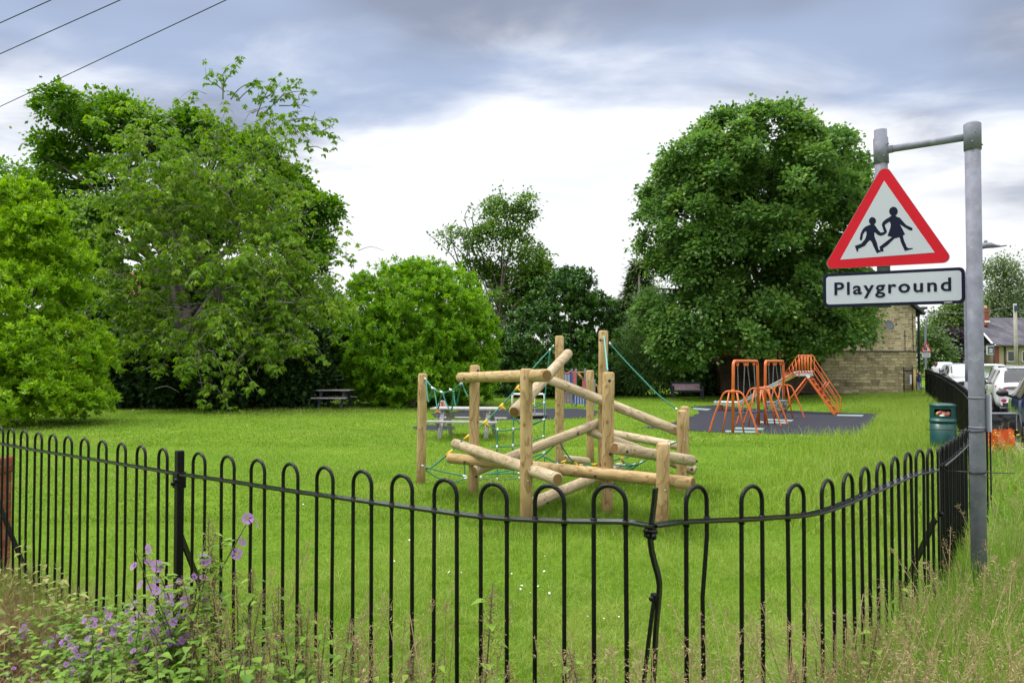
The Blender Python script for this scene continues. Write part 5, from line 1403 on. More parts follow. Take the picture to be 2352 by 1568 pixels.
# ---------------------------------------------------------------- lamp columns, distant sign
def lamp_near():
    D = 20.0; x = P(2221, 829, D).x; g = gz1(x, D); zt = P(2250, 566, D).z
    root = thing('street_lamp', 'galvanised street lamp column rising behind the sign pole', 'street lamp', (x, D, g))
    mb = MB(); q = [Vector((x, D, g)), Vector((x, D, g + 1.2))]
    mb.tube(q, .07, 14)
    zb = P(2221, 655, D).z
    arc = [Vector((x, D, g + 1.2)), Vector((x, D, zb)), Vector((x + .04, D, zb + .28)), Vector((x + .18, D, zt - .16)), Vector((x + .36, D, zt - .04)), Vector((x + .5, D, zt - .01))]
    mb.tube(catmull(arc, 5), .052, 14); build('column', mb, M_galv, root)
    mb = MB(); xl = P(2311, 566, D).x; xm = P(2262, 566, D).x
    prof = [(-.62, .0, .03), (-.45, .02, .05), (-.2, .09, .13), (0.0, .10, .14), (.06, .05, .09)]
    # lantern body lofted along x
    st = [(P(2254, 566, D).x, .055, .06, 0), (P(2258, 566, D).x, .09, .13, 0.01), (P(2272, 566, D).x, .09, .15, .02), (P(2284, 566, D).x, .05, .13, .0), (P(2296, 566, D).x, .028, .08, -.0), (P(2311, 566, D).x, .02, .05, .02)]
    vs = []; n = 12
    for sx_, h, w, dz in st:
        for k in range(n):
            a = 2 * math.pi * k / n; vs.append((sx_, D + w * math.cos(a), zt + dz + h * math.sin(a) * (1 if math.sin(a) > 0 else .75)))
    fs = [(i * n + k, (i + 1) * n + k, (i + 1) * n + (k + 1) % n, i * n + (k + 1) % n) for i in range(len(st) - 1) for k in range(n)]
    fs += [tuple(range(n)), tuple(reversed([(len(st) - 1) * n + k for k in range(n)]))]
    mb.add(vs, fs); lan = build('lantern', mb, M_galv, root)
    mb = MB(); mb.lathe([(.035, 0), (.045, .02), (.04, .06), (.01, .075)], (P(2264, 566, D).x, D, zt + .10), 12); build('photocell', mb, M_signback, lan)
    for z_, h_ in ((2.6, .34), (1.75, .22)):
        mb = MB(); mb.box((x + .062, D - .03, g + z_), (.01, .09, h_)); build('number_plate', mb, M_signwhite, root)
lamp_near()
def lamp_far():
    D = 50.0; x = P(2127.5, 829, D).x; g = gz1(x, D)
    root = thing('street_lamp', 'slim far street lamp with curved top carrying a small warning sign', 'street lamp', (x, D, g))
    Z = lambda v: P(2127, v, D).z; X = lambda u: P(u, 829, D).x
    mb = MB(); mb.tube(catmull([Vector((X(2126.5), D, g)), Vector((X(2126.5), D, Z(780))), Vector((X(2128.5), D, Z(745))), Vector((X(2131), D, Z(732))), Vector((X(2136), D, Z(726))), Vector((X(2143), D, Z(723.5)))], 5), .062, 10); build('column', mb, M_galv, root)
    mb = MB(); mb.box((X(2146), D, Z(723.5)), (.34, .16, .10)); build('lantern', mb, M_signback, root, bevel=.03)
    tri = rounded([(X(2114.5), Z(808)), (X(2139), Z(808)), (X(2126.7), Z(785.5))], .05); yv = D - .10
    mb = MB(); mb.prism(tri, (0, yv, 0), (1, 0, 0), (0, 0, 1), .02); t = build('warning_triangle', mb, M_signred, root)
    mb = MB(); mb.prism([(X(2118.2), Z(806.1)), (X(2135.4), Z(806.1)), (X(2126.7), Z(790.8))], (0, yv - .006, 0), (1, 0, 0), (0, 0, 1), .004); build('white_panel', mb, M_signwhite, t)
    mb = MB()
    for k, (dx) in enumerate((0, 3.6)):
        for pts in ([(2123 + dx, 797.5), (2121.8 + dx, 800.5), (2121.4 + dx, 804.4)], [(2122 + dx, 800.5), (2123.6 + dx, 804.4)], [(2123 + dx, 798.5), (2124.2 + dx, 801.5)]):
            mb.tube([Vector((X(u), yv - .014, Z(v))) for u, v in pts], .016, 6)
        mb.ball((X(2124.0 + dx), yv - .016, Z(796.2)), .034, 8, 5, sc=(1, .3, 1))
    build('elderly_pictogram', mb, M_signnavy, t)
    rect = rounded([(X(2116.5), Z(820.6)), (X(2135.2), Z(820.6)), (X(2135.2), Z(809.8)), (X(2116.5), Z(809.8))], .03)
    mb = MB(); mb.prism(rect, (0, yv, 0), (1, 0, 0), (0, 0, 1), .02); pl = build('name_plate', mb, M_signwhite, root)
    cxx = X(2125.9)
    text_part('lettering', 'Elderly', .2, (cxx, yv - .006, Z(812.9)), (1, 0, 0), (0, 0, 1), M_signnavy, pl, bold=.002, width=.40, height=.10)
    text_part('lettering', 'people', .2, (cxx, yv - .006, Z(817.6)), (1, 0, 0), (0, 0, 1), M_signnavy, pl, bold=.002, width=.40, height=.10)
lamp_far()
def pub_sign():
    D = 62.0; X = lambda u: P(u, 829, D).x; Z = lambda v: P(2275, v, D).z; g = gz1(X(2275), D)
    root = thing('hanging_sign', 'square navy sign with a white frame on a bracket by the far house', 'sign', (X(2275), D, g))
    mb = MB(); mb.box((X(2275), D, Z(804)), (X(2284) - X(2267), .08, Z(793.5) - Z(814))); fr = build('white_frame', mb, M_signwhite, root)
    mb = MB(); mb.box((X(2275.4), D - .042, Z(803.8)), (X(2282.2) - X(2268.8), .01, Z(795.5) - Z(812))); build('navy_panel', mb, M_blueplate, fr)
    mb = MB(); c = Vector((X(2275.4), D - .052, Z(801.5)))
    for r0 in (.07, .15): mb.tube([c + Vector((r0 * math.cos(a), 0, r0 * math.sin(a))) for a in np.linspace(math.pi, 2 * math.pi, 10)], .024, 6)
    mb.tube([c + Vector((0, 0, .1)), c + Vector((0, 0, -.17))], .02, 6)
    mb.box(Vector((X(2275.4), D - .05, Z(808.5))), (.32, .008, .07)); build('emblem', mb, M_white, fr)
    mb = MB(); mb.box((X(2275), D, Z(790.5)), (X(2286) - X(2268), .07, .14)); mb.tube([(X(2283.2), D, g), (X(2283.2), D, Z(789))], .05, 8); build('bracket', mb, M_trim, root)
pub_sign()
def wires():
    pts = [((0, 57.5), (123, 0)), ((0, 134), (308, 0)), ((0, 267), (570, 0))]
    pts = [((0, 53), (120, -1)), ((0, 124), (279, -1)), ((0, 245), (522, -1))]
    labs = ['topmost overhead cable at the upper left of the sky', 'middle overhead cable of the three crossing the sky', 'lowest overhead cable of the three crossing the sky']
    for (a, b), lb in zip(pts, labs):
        h = 5.6
        def at(u, v): return G(u, v, 1.9 + h)
        A = at(*a); B = at(*b); dd = (B - A)
        q0 = A - dd * 2.2; q1 = B + dd * 1.5
        mb = MB(); n = 24
        mb.tube([q0.lerp(q1, k / n) for k in range(n + 1)], .0085, 5); o = build('overhead_cable', mb, M_wire, loc=A); meta(o, lb, 'cable', 'overhead cables in the sky')
wires()
def pole_far():
    D = 58.0; X = lambda u: P(u, 829, D).x; Z = lambda v: P(2335, v, D).z; g = gz1(X(2335), D)
    root = thing('utility_pole', 'grey wooden utility pole in front of the far slate roofed house', 'utility pole', (X(2334), D, g))
    mb = MB(); mb.tube([(X(2334.5), D, g), (X(2333.5), D, Z(697))], [.15, .12], 10); build('pole', mb, M_timberpole, root)
    mb = MB(); mb.box((X(2332.5), D - .14, Z(708)), (.22, .12, .42)); build('transformer_box', mb, M_blueplate, root, bevel=.02)
    mb = MB(); mb.box((X(2334.5), D - .16, Z(851)), (.24, .02, .3)); build('notice', mb, M_white, root)
    mb = MB()
    a = Vector((X(2333.5), D, Z(703)))
    for e in ((X(2400), D + 2, Z(708)), (X(2200), D + 6, Z(702))):
        b = Vector(e); mb.tube([a.lerp(b, t) - Vector((0, 0, .35 * 4 * t * (1 - t))) for t in np.linspace(0, 1, 9)], .02, 5)
    build('service_wire', mb, M_galv, root)
pole_far()
# ---------------------------------------------------------------- cars (local: x forward, y left, z up)
def car(label, loc, heading, paint, kind='hatch', scale=1.0, name='parked_car', group='cars parked beside the road'):
    root = thing(name, label, 'car', (0, 0, 0), group)
    if kind == 'hatch':
        L = 3.70; W = .82; GB = .17
        # x, belt z, half width at belt, roof z, half width at roof
        st = [(-1.85, .86, .70, .88, .62), (-1.80, .93, .76, 1.02, .60), (-1.62, .96, .80, 1.36, .56), (-1.45, .96, .815, 1.455, .555), (-1.0, .95, W, 1.50, .56), (-.3, .93, W, 1.505, .565), (.25, .91, W, 1.46, .56), (.62, .90, .81, 1.24, .60), (1.0, .90, .80, .93, .68), (1.35, .85, .77, .865, .66), (1.68, .74, .70, .75, .58), (1.83, .58, .60, .585, .45)]
        glass = [(-1.32, -.62), (-.56, .12), (.18, .70)]; roofx = (-1.45, .25)
        wheels = (1.18, -1.17); WR = .295
    elif kind == 'van':
        L = 4.9; W = .95; GB = .2
        st = [(-2.45, 1.05, .90, 1.85, .80), (-2.40, 1.05, .94, 1.93, .80), (-1.5, 1.05, W, 1.96, .80), (0, 1.05, W, 1.96, .80), (.9, 1.05, W, 1.93, .78), (1.25, 1.05, W, 1.75, .78), (1.75, 1.05, .93, 1.12, .80), (2.1, .98, .90, 1.0, .78), (2.35, .80, .82, .81, .7), (2.45, .6, .75, .61, .6)]
        glass = [(.45, 1.15)]; roofx = (-2.4, .9); wheels = (1.6, -1.45); WR = .33
    else:   # estate / pickup-sized car
        L = 4.5; W = .88; GB = .2
        st = [(-2.25, .92, .80, .95, .7), (-2.18, 1.0, .84, 1.15, .66), (-1.95, 1.0, .87, 1.55, .64), (-1.4, .99, W, 1.64, .64), (-.2, .98, W, 1.66, .64), (.35, .96, W, 1.58, .63), (.95, .96, .87, 1.06, .72), (1.5, .93, .84, .95, .74), (1.95, .84, .80, .85, .7), (2.22, .66, .70, .665, .55)]
        glass = [(-1.75, -.85), (-.78, -.02), (.04, .72)]; roofx = (-1.95, .35); wheels = (1.38, -1.35); WR = .33
    xs = [s[0] for s in st]
    def interp(x, k): return float(np.interp(x, xs, [s[k] for s in st]))
    # body shell
    def section(x):
        zb, wb, zr, wr = (interp(x, k) for k in (1, 2, 3, 4))
        e = min(1, min(x - xs[0], xs[-1] - x) / .28 * .5 + .5)
        wl = wb * (.90 + .06 * e); g = GB + (.10 * (1 - e))
        half = [(wl * .86, g), (wl, g + .10), (wb * 1.005, g + (zb - g) * .55), (wb, zb - .04), (wb - .015, zb), (wr + (wb - wr) * .5 - .0, (zb + zr) / 2), (wr + .02, zr - .05), (wr - .05, zr - .008), (wr * .5, zr + .012)]
        return [(y, z) for y, z in half] + [(0, zr + .018)] + [(-y, z) for y, z in reversed(half)]
    fine = sorted(set([round(v, 3) for v in np.linspace(xs[0], xs[-1], 34)] + xs))
    vs = []; m = None
    for x in fine:
        sec = section(x); m = len(sec); vs += [(x, y, z) for y, z in sec]
    n = len(fine)
    fs = [(i * m + k, i * m + (k + 1) % m, (i + 1) * m + (k + 1) % m, (i + 1) * m + k) for i in range(n - 1) for k in range(m)]
    fs += [tuple(range(m)), tuple(reversed([(n - 1) * m + k for k in range(m)]))]
    mb = MB(); mb.add(vs, fs); body = build('body', mb, paint, root)
    md = body.modifiers.new('sub', 'SUBSURF'); md.levels = 1; md.render_levels = 1
    def side(x, t, s, off=.014):
        zb, wb, zr, wr = (interp(x, k) for k in (1, 2, 3, 4))
        z0 = zb + .015; z1 = zr - .075
        z = z0 + (z1 - z0) * t; f = (z - zb) / max(zr - zb, .01)
        return (x, s * (wb + (wr + .02 - wb) * min(1, f * 1.06) + off - .012), z)
    for s in (-1, 1):
        for x0, x1 in glass:
            mb = MB(); pts = []
            nn = 5; grid = []
            for j in range(4):
                for i in range(nn):
                    x = x0 + (x1 - x0) * i / (nn - 1); grid.append(side(x, j / 3, s))
            mb.add(grid, [(j * nn + i, j * nn + i + 1, (j + 1) * nn + i + 1, (j + 1) * nn + i) if s < 0 else (j * nn + i, (j + 1) * nn + i, (j + 1) * nn + i + 1, j * nn + i + 1) for j in range(3) for i in range(nn - 1)])
            build('side_window', mb, M_glass, root)
    # rear window and windscreen as curved panels over the shell
    def screen(xa, xb, up0, up1, nm, mat=M_glass):
        mb = MB(); nn = 9; rows = 5; grid = []
        for j in range(rows):
            x = xa + (xb - xa) * j / (rows - 1); zr = interp(x, 3); wr = interp(x, 4)
            for i in range(nn):
                y = (-1 + 2 * i / (nn - 1)); grid.append((x + (.016 if xb > xa and xa > 0 else -.016) * 1.0 - (.04 * abs(y) ** 2 * (1 if xa > 0 else -1)) * 0, y * wr * .92, zr + .022 - .02 * abs(y) ** 3))
        mb.add(grid, [(j * nn + i, j * nn + i + 1, (j + 1) * nn + i + 1, (j + 1) * nn + i) for j in range(rows - 1) for i in range(nn - 1)])
        build(nm, mb, mat, root)
    if kind == 'hatch': screen(-1.795, -1.56, 0, 1, 'rear_window'); screen(.95, .34, 0, 1, 'windscreen')
    elif kind == 'van': screen(1.70, 1.02, 0, 1, 'windscreen')
    else: screen(-2.17, -1.92, 0, 1, 'rear_window'); screen(.90, .42, 0, 1, 'windscreen')
    # wheels with tyre and rim, dark arches
    for x in wheels:
        for s in (-1, 1):
            y = s * (interp(x, 2) - .09)
            mb = MB(); n = 24
            prof = [(WR * .62, -.09), (WR * .95, -.095), (WR, -.06), (WR, .06), (WR * .95, .095), (WR * .62, .09)]
            vs = [(x + r * math.cos(2 * math.pi * k / n), y + o, WR + r * math.sin(2 * math.pi * k / n)) for r, o in prof for k in range(n)]
            mb.add(vs, [(i * n + k, i * n + (k + 1) % n, ((i + 1) % 6) * n + (k + 1) % n, ((i + 1) % 6) * n + k) for i in range(6) for k in range(n)])
            w = build('wheel', mb, M_tyre, root)
            mb = MB()
            for k in range(7):
                a = 2 * math.pi * k / 7; mb.bar((x, y + s * .07, WR), (x + WR * .6 * math.cos(a), y + s * .075, WR + WR * .6 * math.sin(a)), .05, .03, up=(0, 1, 0))
            mb.tube([(x + WR * .61 * math.cos(a), y + s * .07, WR + WR * .61 * math.sin(a)) for a in np.linspace(0, 2 * math.pi, 22)[:-1]], .022, 6, close=True)
            build('rim', mb, M_rim, w)
            mb = MB(); mb.tube([(x, y - s * .06, WR), (x, y + s * .03, WR)], WR * .63, 20); build('brake_disc', mb, M_trim, w)
            mb = MB(); yy = s * (interp(x, 2) + .003)
            arc = [(x + (WR + .055) * math.cos(a), yy, WR + (WR + .055) * math.sin(a)) for a in np.linspace(-.15, math.pi + .15, 20)]
            mb.tube(arc, .028, 6)
            mb.add([(x + (WR + .04) * math.cos(a), s * (interp(x, 2) + .0015), max(GB, WR + (WR + .04) * math.sin(a))) for a in np.linspace(-.4, math.pi + .4, 22)], [tuple(range(22)) if s < 0 else tuple(reversed(range(22)))], smooth=False)
            build('wheel_arch', mb, M_trim, body)
    # mirrors
    mx = {'hatch': .58, 'van': 1.2, 'estate': .72}[kind if kind in ('hatch', 'van') else 'estate']
    for s in (-1, 1):
        zb = interp(mx, 1); wb = interp(mx, 2)
        mb = MB(); mb.ball((mx, s * (wb + .14), zb + .10), .105, 12, 8, sc=(.7, 1.15, .75)); mb.tube([(mx, s * (wb - .03), zb + .03), (mx, s * (wb + .10), zb + .07)], .03, 6)
        build('wing_mirror', mb, M_trim if kind != 'blue' else paint, root)
    x0 = xs[0]
    if kind == 'hatch':
        for s in (-1, 1):
            mb = MB()
            pts = [(-1.835, .50, .90), (-1.78, .80, .94), (-1.60, .825, .93), (-1.64, .825, .80), (-1.76, .80, .74), (-1.862, .57, .74)]
            pts = [(p[0] - .012, s * (p[1] - .035), p[2] - .02) for p in pts]
            c = [(p[0] + .03, p[1] - s * .03, p[2]) for p in pts]
            k = len(pts); mb.add(pts + c, [tuple(range(k)) if s > 0 else tuple(reversed(range(k)))] + [(i, (i + 1) % k, k + (i + 1) % k, k + i) for i in range(k)], smooth=False)
            lp = build('rear_light', mb, M_lampred, root)
            mb = MB(); mb.box((-1.845, s * .64, .83), (.03, .16, .045), rot=(0, 0, -s * .3)); build('clear_lens', mb, M_lampclear, lp, bevel=.008)
            mb = MB(); mb.ball((-1.825, s * .56, .44), .105, 12, 8, sc=(.35, 1.15, .78)); build('fog_light', mb, M_lampred, root)
            mb = MB(); mb.ball((1.66, s * .55, .70), .13, 10, 6, sc=(.8, 1, .55)); build('headlight', mb, M_lampclear, root)
        mb = MB(); mb.box((-1.866, 0, .66), (.02, .50, .11)); build('number_plate', mb, M_yellow, root)
        mb = MB(); mb.box((-1.845, 0, .30), (.06, 1.2, .14)); build('rear_bumper_trim', mb, M_trim, root, bevel=.02)
        mb = MB(); mb.box((-1.47, 0, 1.475), (.22, .9, .03), rot=(0, .15, 0)); build('roof_spoiler', mb, M_trim if paint is M_carblue else paint, root, bevel=.012)
    else:
        xf = xs[-1]
        for s in (-1, 1):
            mb = MB(); mb.ball((xf - .12, s * (interp(xf - .15, 2) - .12), interp(xf - .15, 1) - .14), .15, 10, 6, sc=(.6, 1, .6)); build('headlight', mb, M_lampclear, root)
            mb = MB(); mb.box((x0 + .03, s * (interp(x0 + .1, 2) - .1), .95), (.05, .14, .28)); build('rear_light', mb, M_lampred, root, bevel=.01)
        mb = MB(); mb.box((xf - .02, 0, .55), (.08, 1.0, .2)); build('grille', mb, M_trim, root, bevel=.02)
    root.location = loc; root.rotation_euler = (0, 0, heading); root.scale = (scale,) * 3
    return root
def roadz(x, y): return 0.19 + 0.04 * float(sstep(y, 27, 40))
HEAD = math.radians(61.5)
def cars():
    # white hatchback, rear nearest
    c = (17.2, 26.2)
    car('white hatchback parked tail towards the camera with red rear light', (c[0], c[1], roadz(*c)), HEAD + .03, M_carwhite)
    D = 32.4; p = P(2316, 900, D)
    car('silver hatchback parked ahead of the white hatchback', (p.x, D, roadz(p.x, D)), HEAD, M_carsilver, 'hatch')
    D = 43.0; p = P(2272, 900, D)
    car('white van parked beyond the silver hatchback', (p.x, D, roadz(p.x, D) - .1), HEAD, M_vanwhite, 'van', .82, name='parked_van')
    D = 42.5; p = P(2207, 900, D)
    car('silver grey estate car facing the camera beside the far railings', (p.x, D, roadz(p.x, D) - .05), math.radians(250), M_carsilver, 'estate', .95)
    D = 16.1; p = P(2432, 900, D)
    car('dark blue car parked nearest the orange board', (p.x, D, roadz(p.x, D)), HEAD + .02, M_carblue, 'hatch')
    D = 56; p = P(2168, 900, D)
    car('small pale car glimpsed far behind the silver grey estate', (p.x, D, roadz(p.x, D) + .1), HEAD + math.pi, M_vanwhite, 'estate', .9)
cars()

# ---------------------------------------------------------------- stone house by the gate
def house():
    D = 40.5
    X = lambda u, d=D: P(u, 829, d).x
    Z = lambda v, d=D: P(2100, v, d).z
    xr = X(2104.5); xl = X(1885); g = gz1(xr, D) - .1
    zband = Z(806.5); zeave = Z(712)
    root = thing('stone_house', 'old sandstone house whose gable end closes the far right of the lawn', 'house', ((xl + xr) / 2, D, g))
    W = xr - xl; dep = 9.0; xm = (xl + xr) / 2; zr = zeave + W * .5 * .82
    # side wall recedes along the road, so it shows as a sliver
    sk = 2.9
    def quad(a, b, z0, z1, mat, nm, thick=.0):
        mb = MB(); mb.add([(a[0], a[1], z0), (b[0], b[1], z0), (b[0], b[1], z1), (a[0], a[1], z1)], [(0, 1, 2, 3)], smooth=False); return mb
    # gable wall (upper, thinner coursing) as a solid
    mb = MB(); poly = [(xl, zband), (xr, zband), (xr, zeave), (xm, zr), (xl, zeave)]
    mb.prism(poly, (0, D, 0), (1, 0, 0), (0, 0, 1), .45); up = build('gable_wall', mb, M_stone, root)
    mb = MB(); mb.prism([(xl, g), (xr, g), (xr, zband), (xl, zband)], (0, D - .05, 0), (1, 0, 0), (0, 0, 1), .5); build('lower_wall', mb, M_stonelow, root)
    mb = MB(); mb.box((xm, D - .075, zband + .0), (W, .06, .05)); build('string_course', mb, M_slatecap, root)
    # right side wall, running away beside the lane, with quoins
    xb = X(2119, D + dep) 
    a = Vector((xr, D + .0, 0)); b = Vector((xr + 3.2, D + dep, 0)); dd = (b - a).normalized(); nn = Vector((dd.y, -dd.x, 0))
    mb = MB(); mb.add([a + Vector((0, 0, g)), b + Vector((0, 0, g)), b + Vector((0, 0, zeave)), a + Vector((0, 0, zeave))], [(0, 1, 2, 3)], smooth=False)
    build('side_wall', mb, M_stonepale, root)
    # roof: two slopes with thickness
    ov = .35
    for s in (-1, 1):
        e = xr if s > 0 else xl
        mb = MB(); n = Vector((s * .63, 0, .77))
        q = [Vector((xm, D - .25, zr + .05)), Vector((e + s * ov * .8, D - .25, zeave - ov * .45)), Vector((e + s * ov * .8 + (3.2 if s > 0 else 0), D + dep, zeave - ov * .45)), Vector((xm + 1.6, D + dep, zr + .05))]
        t = Vector((0, 0, .16))
        mb.add(q + [p + t for p in q], [(3, 2, 1, 0), (4, 5, 6, 7), (0, 1, 5, 4), (1, 2, 6, 5), (2, 3, 7, 6), (3, 0, 4, 7)], smooth=False)
        build('roof', mb, M_slate, root)
    # weathered eave with moss, gutter and black downpipe on the right corner
    mb = MB(); r = random.Random(2); 
    for k in range(26):
        f = k / 25; mb.ball((xr + .30 + r.uniform(-.10, .16) , D - .2 + f * 1.6, zeave - .1 + r.uniform(-.2, .22)), r.uniform(.09, .17), 6, 4, sc=(1, 1, .8))
    build('mossy_eave', mb, M_slatecap, root)
    mb = MB(); px = xr + .13
    mb.tube([(px, D - .04, g), (px, D - .04, zeave - .35), (px + .1, D - .02, zeave - .1)], .06, 8); mb.tube([(px + .1, D - .1, zeave - .08), (px + 3.4, D + dep, zeave - .08)], .07, 8)
    build('downpipe', mb, M_trim, root)
    # cables down the gable
    mb = MB()
    for u, v0, v1 in ((2085, 768, 812), (2084.5, 825, 828)): pass
    mb.tube([(X(2079), D - .02, Z(824)), (X(2079), D - .02, Z(758))], .016, 5); mb.tube([(X(2098), D - .02, Z(806)), (X(2097), D - .02, Z(720))], .014, 5)
    build('wall_cable', mb, M_trim, root)
    # satellite dish
    c = Vector((X(2033.5), D - .42, Z(748)))
    dish = thing('satellite_dish', 'dark grey oval satellite dish fixed high on the sandstone gable', 'satellite dish', c)
    ax = Euler((math.radians(72), 0, math.radians(28))).to_matrix()
    mb = MB(); nr, ns = 5, 22; vs = []
    for layer in (0, 1):
        for i in range(nr + 1):
            rr = .33 * i / nr
            for k in range(ns):
                a = 2 * math.pi * k / ns; vs.append(c + ax @ Vector((rr * math.cos(a) * 1.0, rr * .78 * math.sin(a), .45 * rr * rr + layer * .015)))
    fs = []
    for layer in (0, 1):
        b0 = layer * (nr + 1) * ns
        for i in range(nr):
            for k in range(ns):
                f = (b0 + i * ns + k, b0 + i * ns + (k + 1) % ns, b0 + (i + 1) * ns + (k + 1) % ns, b0 + (i + 1) * ns + k)
                fs.append(f if layer else tuple(reversed(f)))
    e = nr * ns; t = (nr + 1) * ns
    for k in range(ns): fs.append((e + k, e + (k + 1) % ns, t + e + (k + 1) % ns, t + e + k))
    mb.add(vs, fs); build('reflector', mb, M_dish, dish)
    mb = MB(); mb.tube([c, Vector((c.x + .02, D, c.z - .12))], .025, 6); mb.tube([c + ax @ Vector((0, -.25, .03)), c + ax @ Vector((0, -.1, .40))], .014, 6); mb.box(c + ax @ Vector((0, -.1, .42)), (.06, .06, .1)); build('arm', mb, M_trim, dish)
    # notice board on the wall: dark with pale lines too small to read
    nx0, nx1 = X(1864.5), X(1890); nz1, nz0 = Z(809), Z(831)
    DB = D - .12
    # lower brick range with red pantiles, left of the gable and behind the tree
    xo = X(1655); z1 = Z(818)
    root2 = thing('brick_outbuilding', 'dark brick outbuilding with red pantiled roof behind the big tree', 'outbuilding', ((xo + xl) / 2, D, g))
    mb = MB(); mb.box(((xo + xl) / 2 - .01, D + 2.0, (g + z1) / 2), (xl - xo - .02, 4.0, z1 - g)); build('wall', mb, M_darkbrick, root2)
    mb = MB(); q = [Vector((xo - .2, D - .3, z1 - .05)), Vector((xl - .02, D - .3, z1 - .05)), Vector((xl - .02, D + 2.3, z1 + 1.65)), Vector((xo - .2, D + 2.3, z1 + 1.65)), Vector((xl - .02, D + 4.4, z1 + .3)), Vector((xo - .2, D + 4.4, z1 + .3))]
    tt = Vector((0, 0, .10))
    mb.add(q + [p + tt for p in q], [(3, 2, 1, 0), (6, 7, 8, 9), (0, 1, 7, 6), (5, 4, 2, 3), (9, 8, 10, 11), (0, 6, 9, 3), (1, 2, 8, 7), (3, 9, 11, 5), (2, 4, 10, 8)], smooth=False)
    roof = build('roof', mb, M_pantile, root2)
    mb = MB()
    nrow = int((xl - xo) / .26)
    for k in range(nrow):
        x = xo - .2 + .26 * k; mb.tube([Vector((x, D - .33, z1 + .05)), Vector((x, D + 2.3, z1 + 1.76))], .055, 6)
    build('tile_roll', mb, M_pantile, roof)
    mb = MB(); mb.box(((nx0 + nx1) / 2, DB, (nz0 + nz1) / 2), (nx1 - nx0, .04, nz1 - nz0)); nb = build('notice_board', mb, M_plaque, loc=((nx0 + nx1) / 2, DB, nz0)); meta(nb, 'dark notice with pale lines of writing on the wall behind the slide', 'notice')
    rows = [(.86, .55), (.72, .75), (.58, .70), (.45, .62), (.33, .66)]
    r = random.Random(8)
    mb = MB()
    def words(z, wid, mat):
        x = (nx0 + nx1) / 2 - wid * (nx1 - nx0) / 2; xe = x + wid * (nx1 - nx0); m = MB()
        while x < xe - .02:
            w = min(r.uniform(.035, .10), xe - x); m.box((x + w / 2, DB - .024, nz0 + (nz1 - nz0) * z), (w, .006, .028)); x += w + .022
        return m
    allm = MB()
    for z, wd in rows:
        q = words(z, wd, None); allm.add(q.v, q.f, smooth=False)
    build('lettering', allm, M_ink, nb)
    build('red_lettering', words(.18, .84, None), M_inkred, nb)
house()

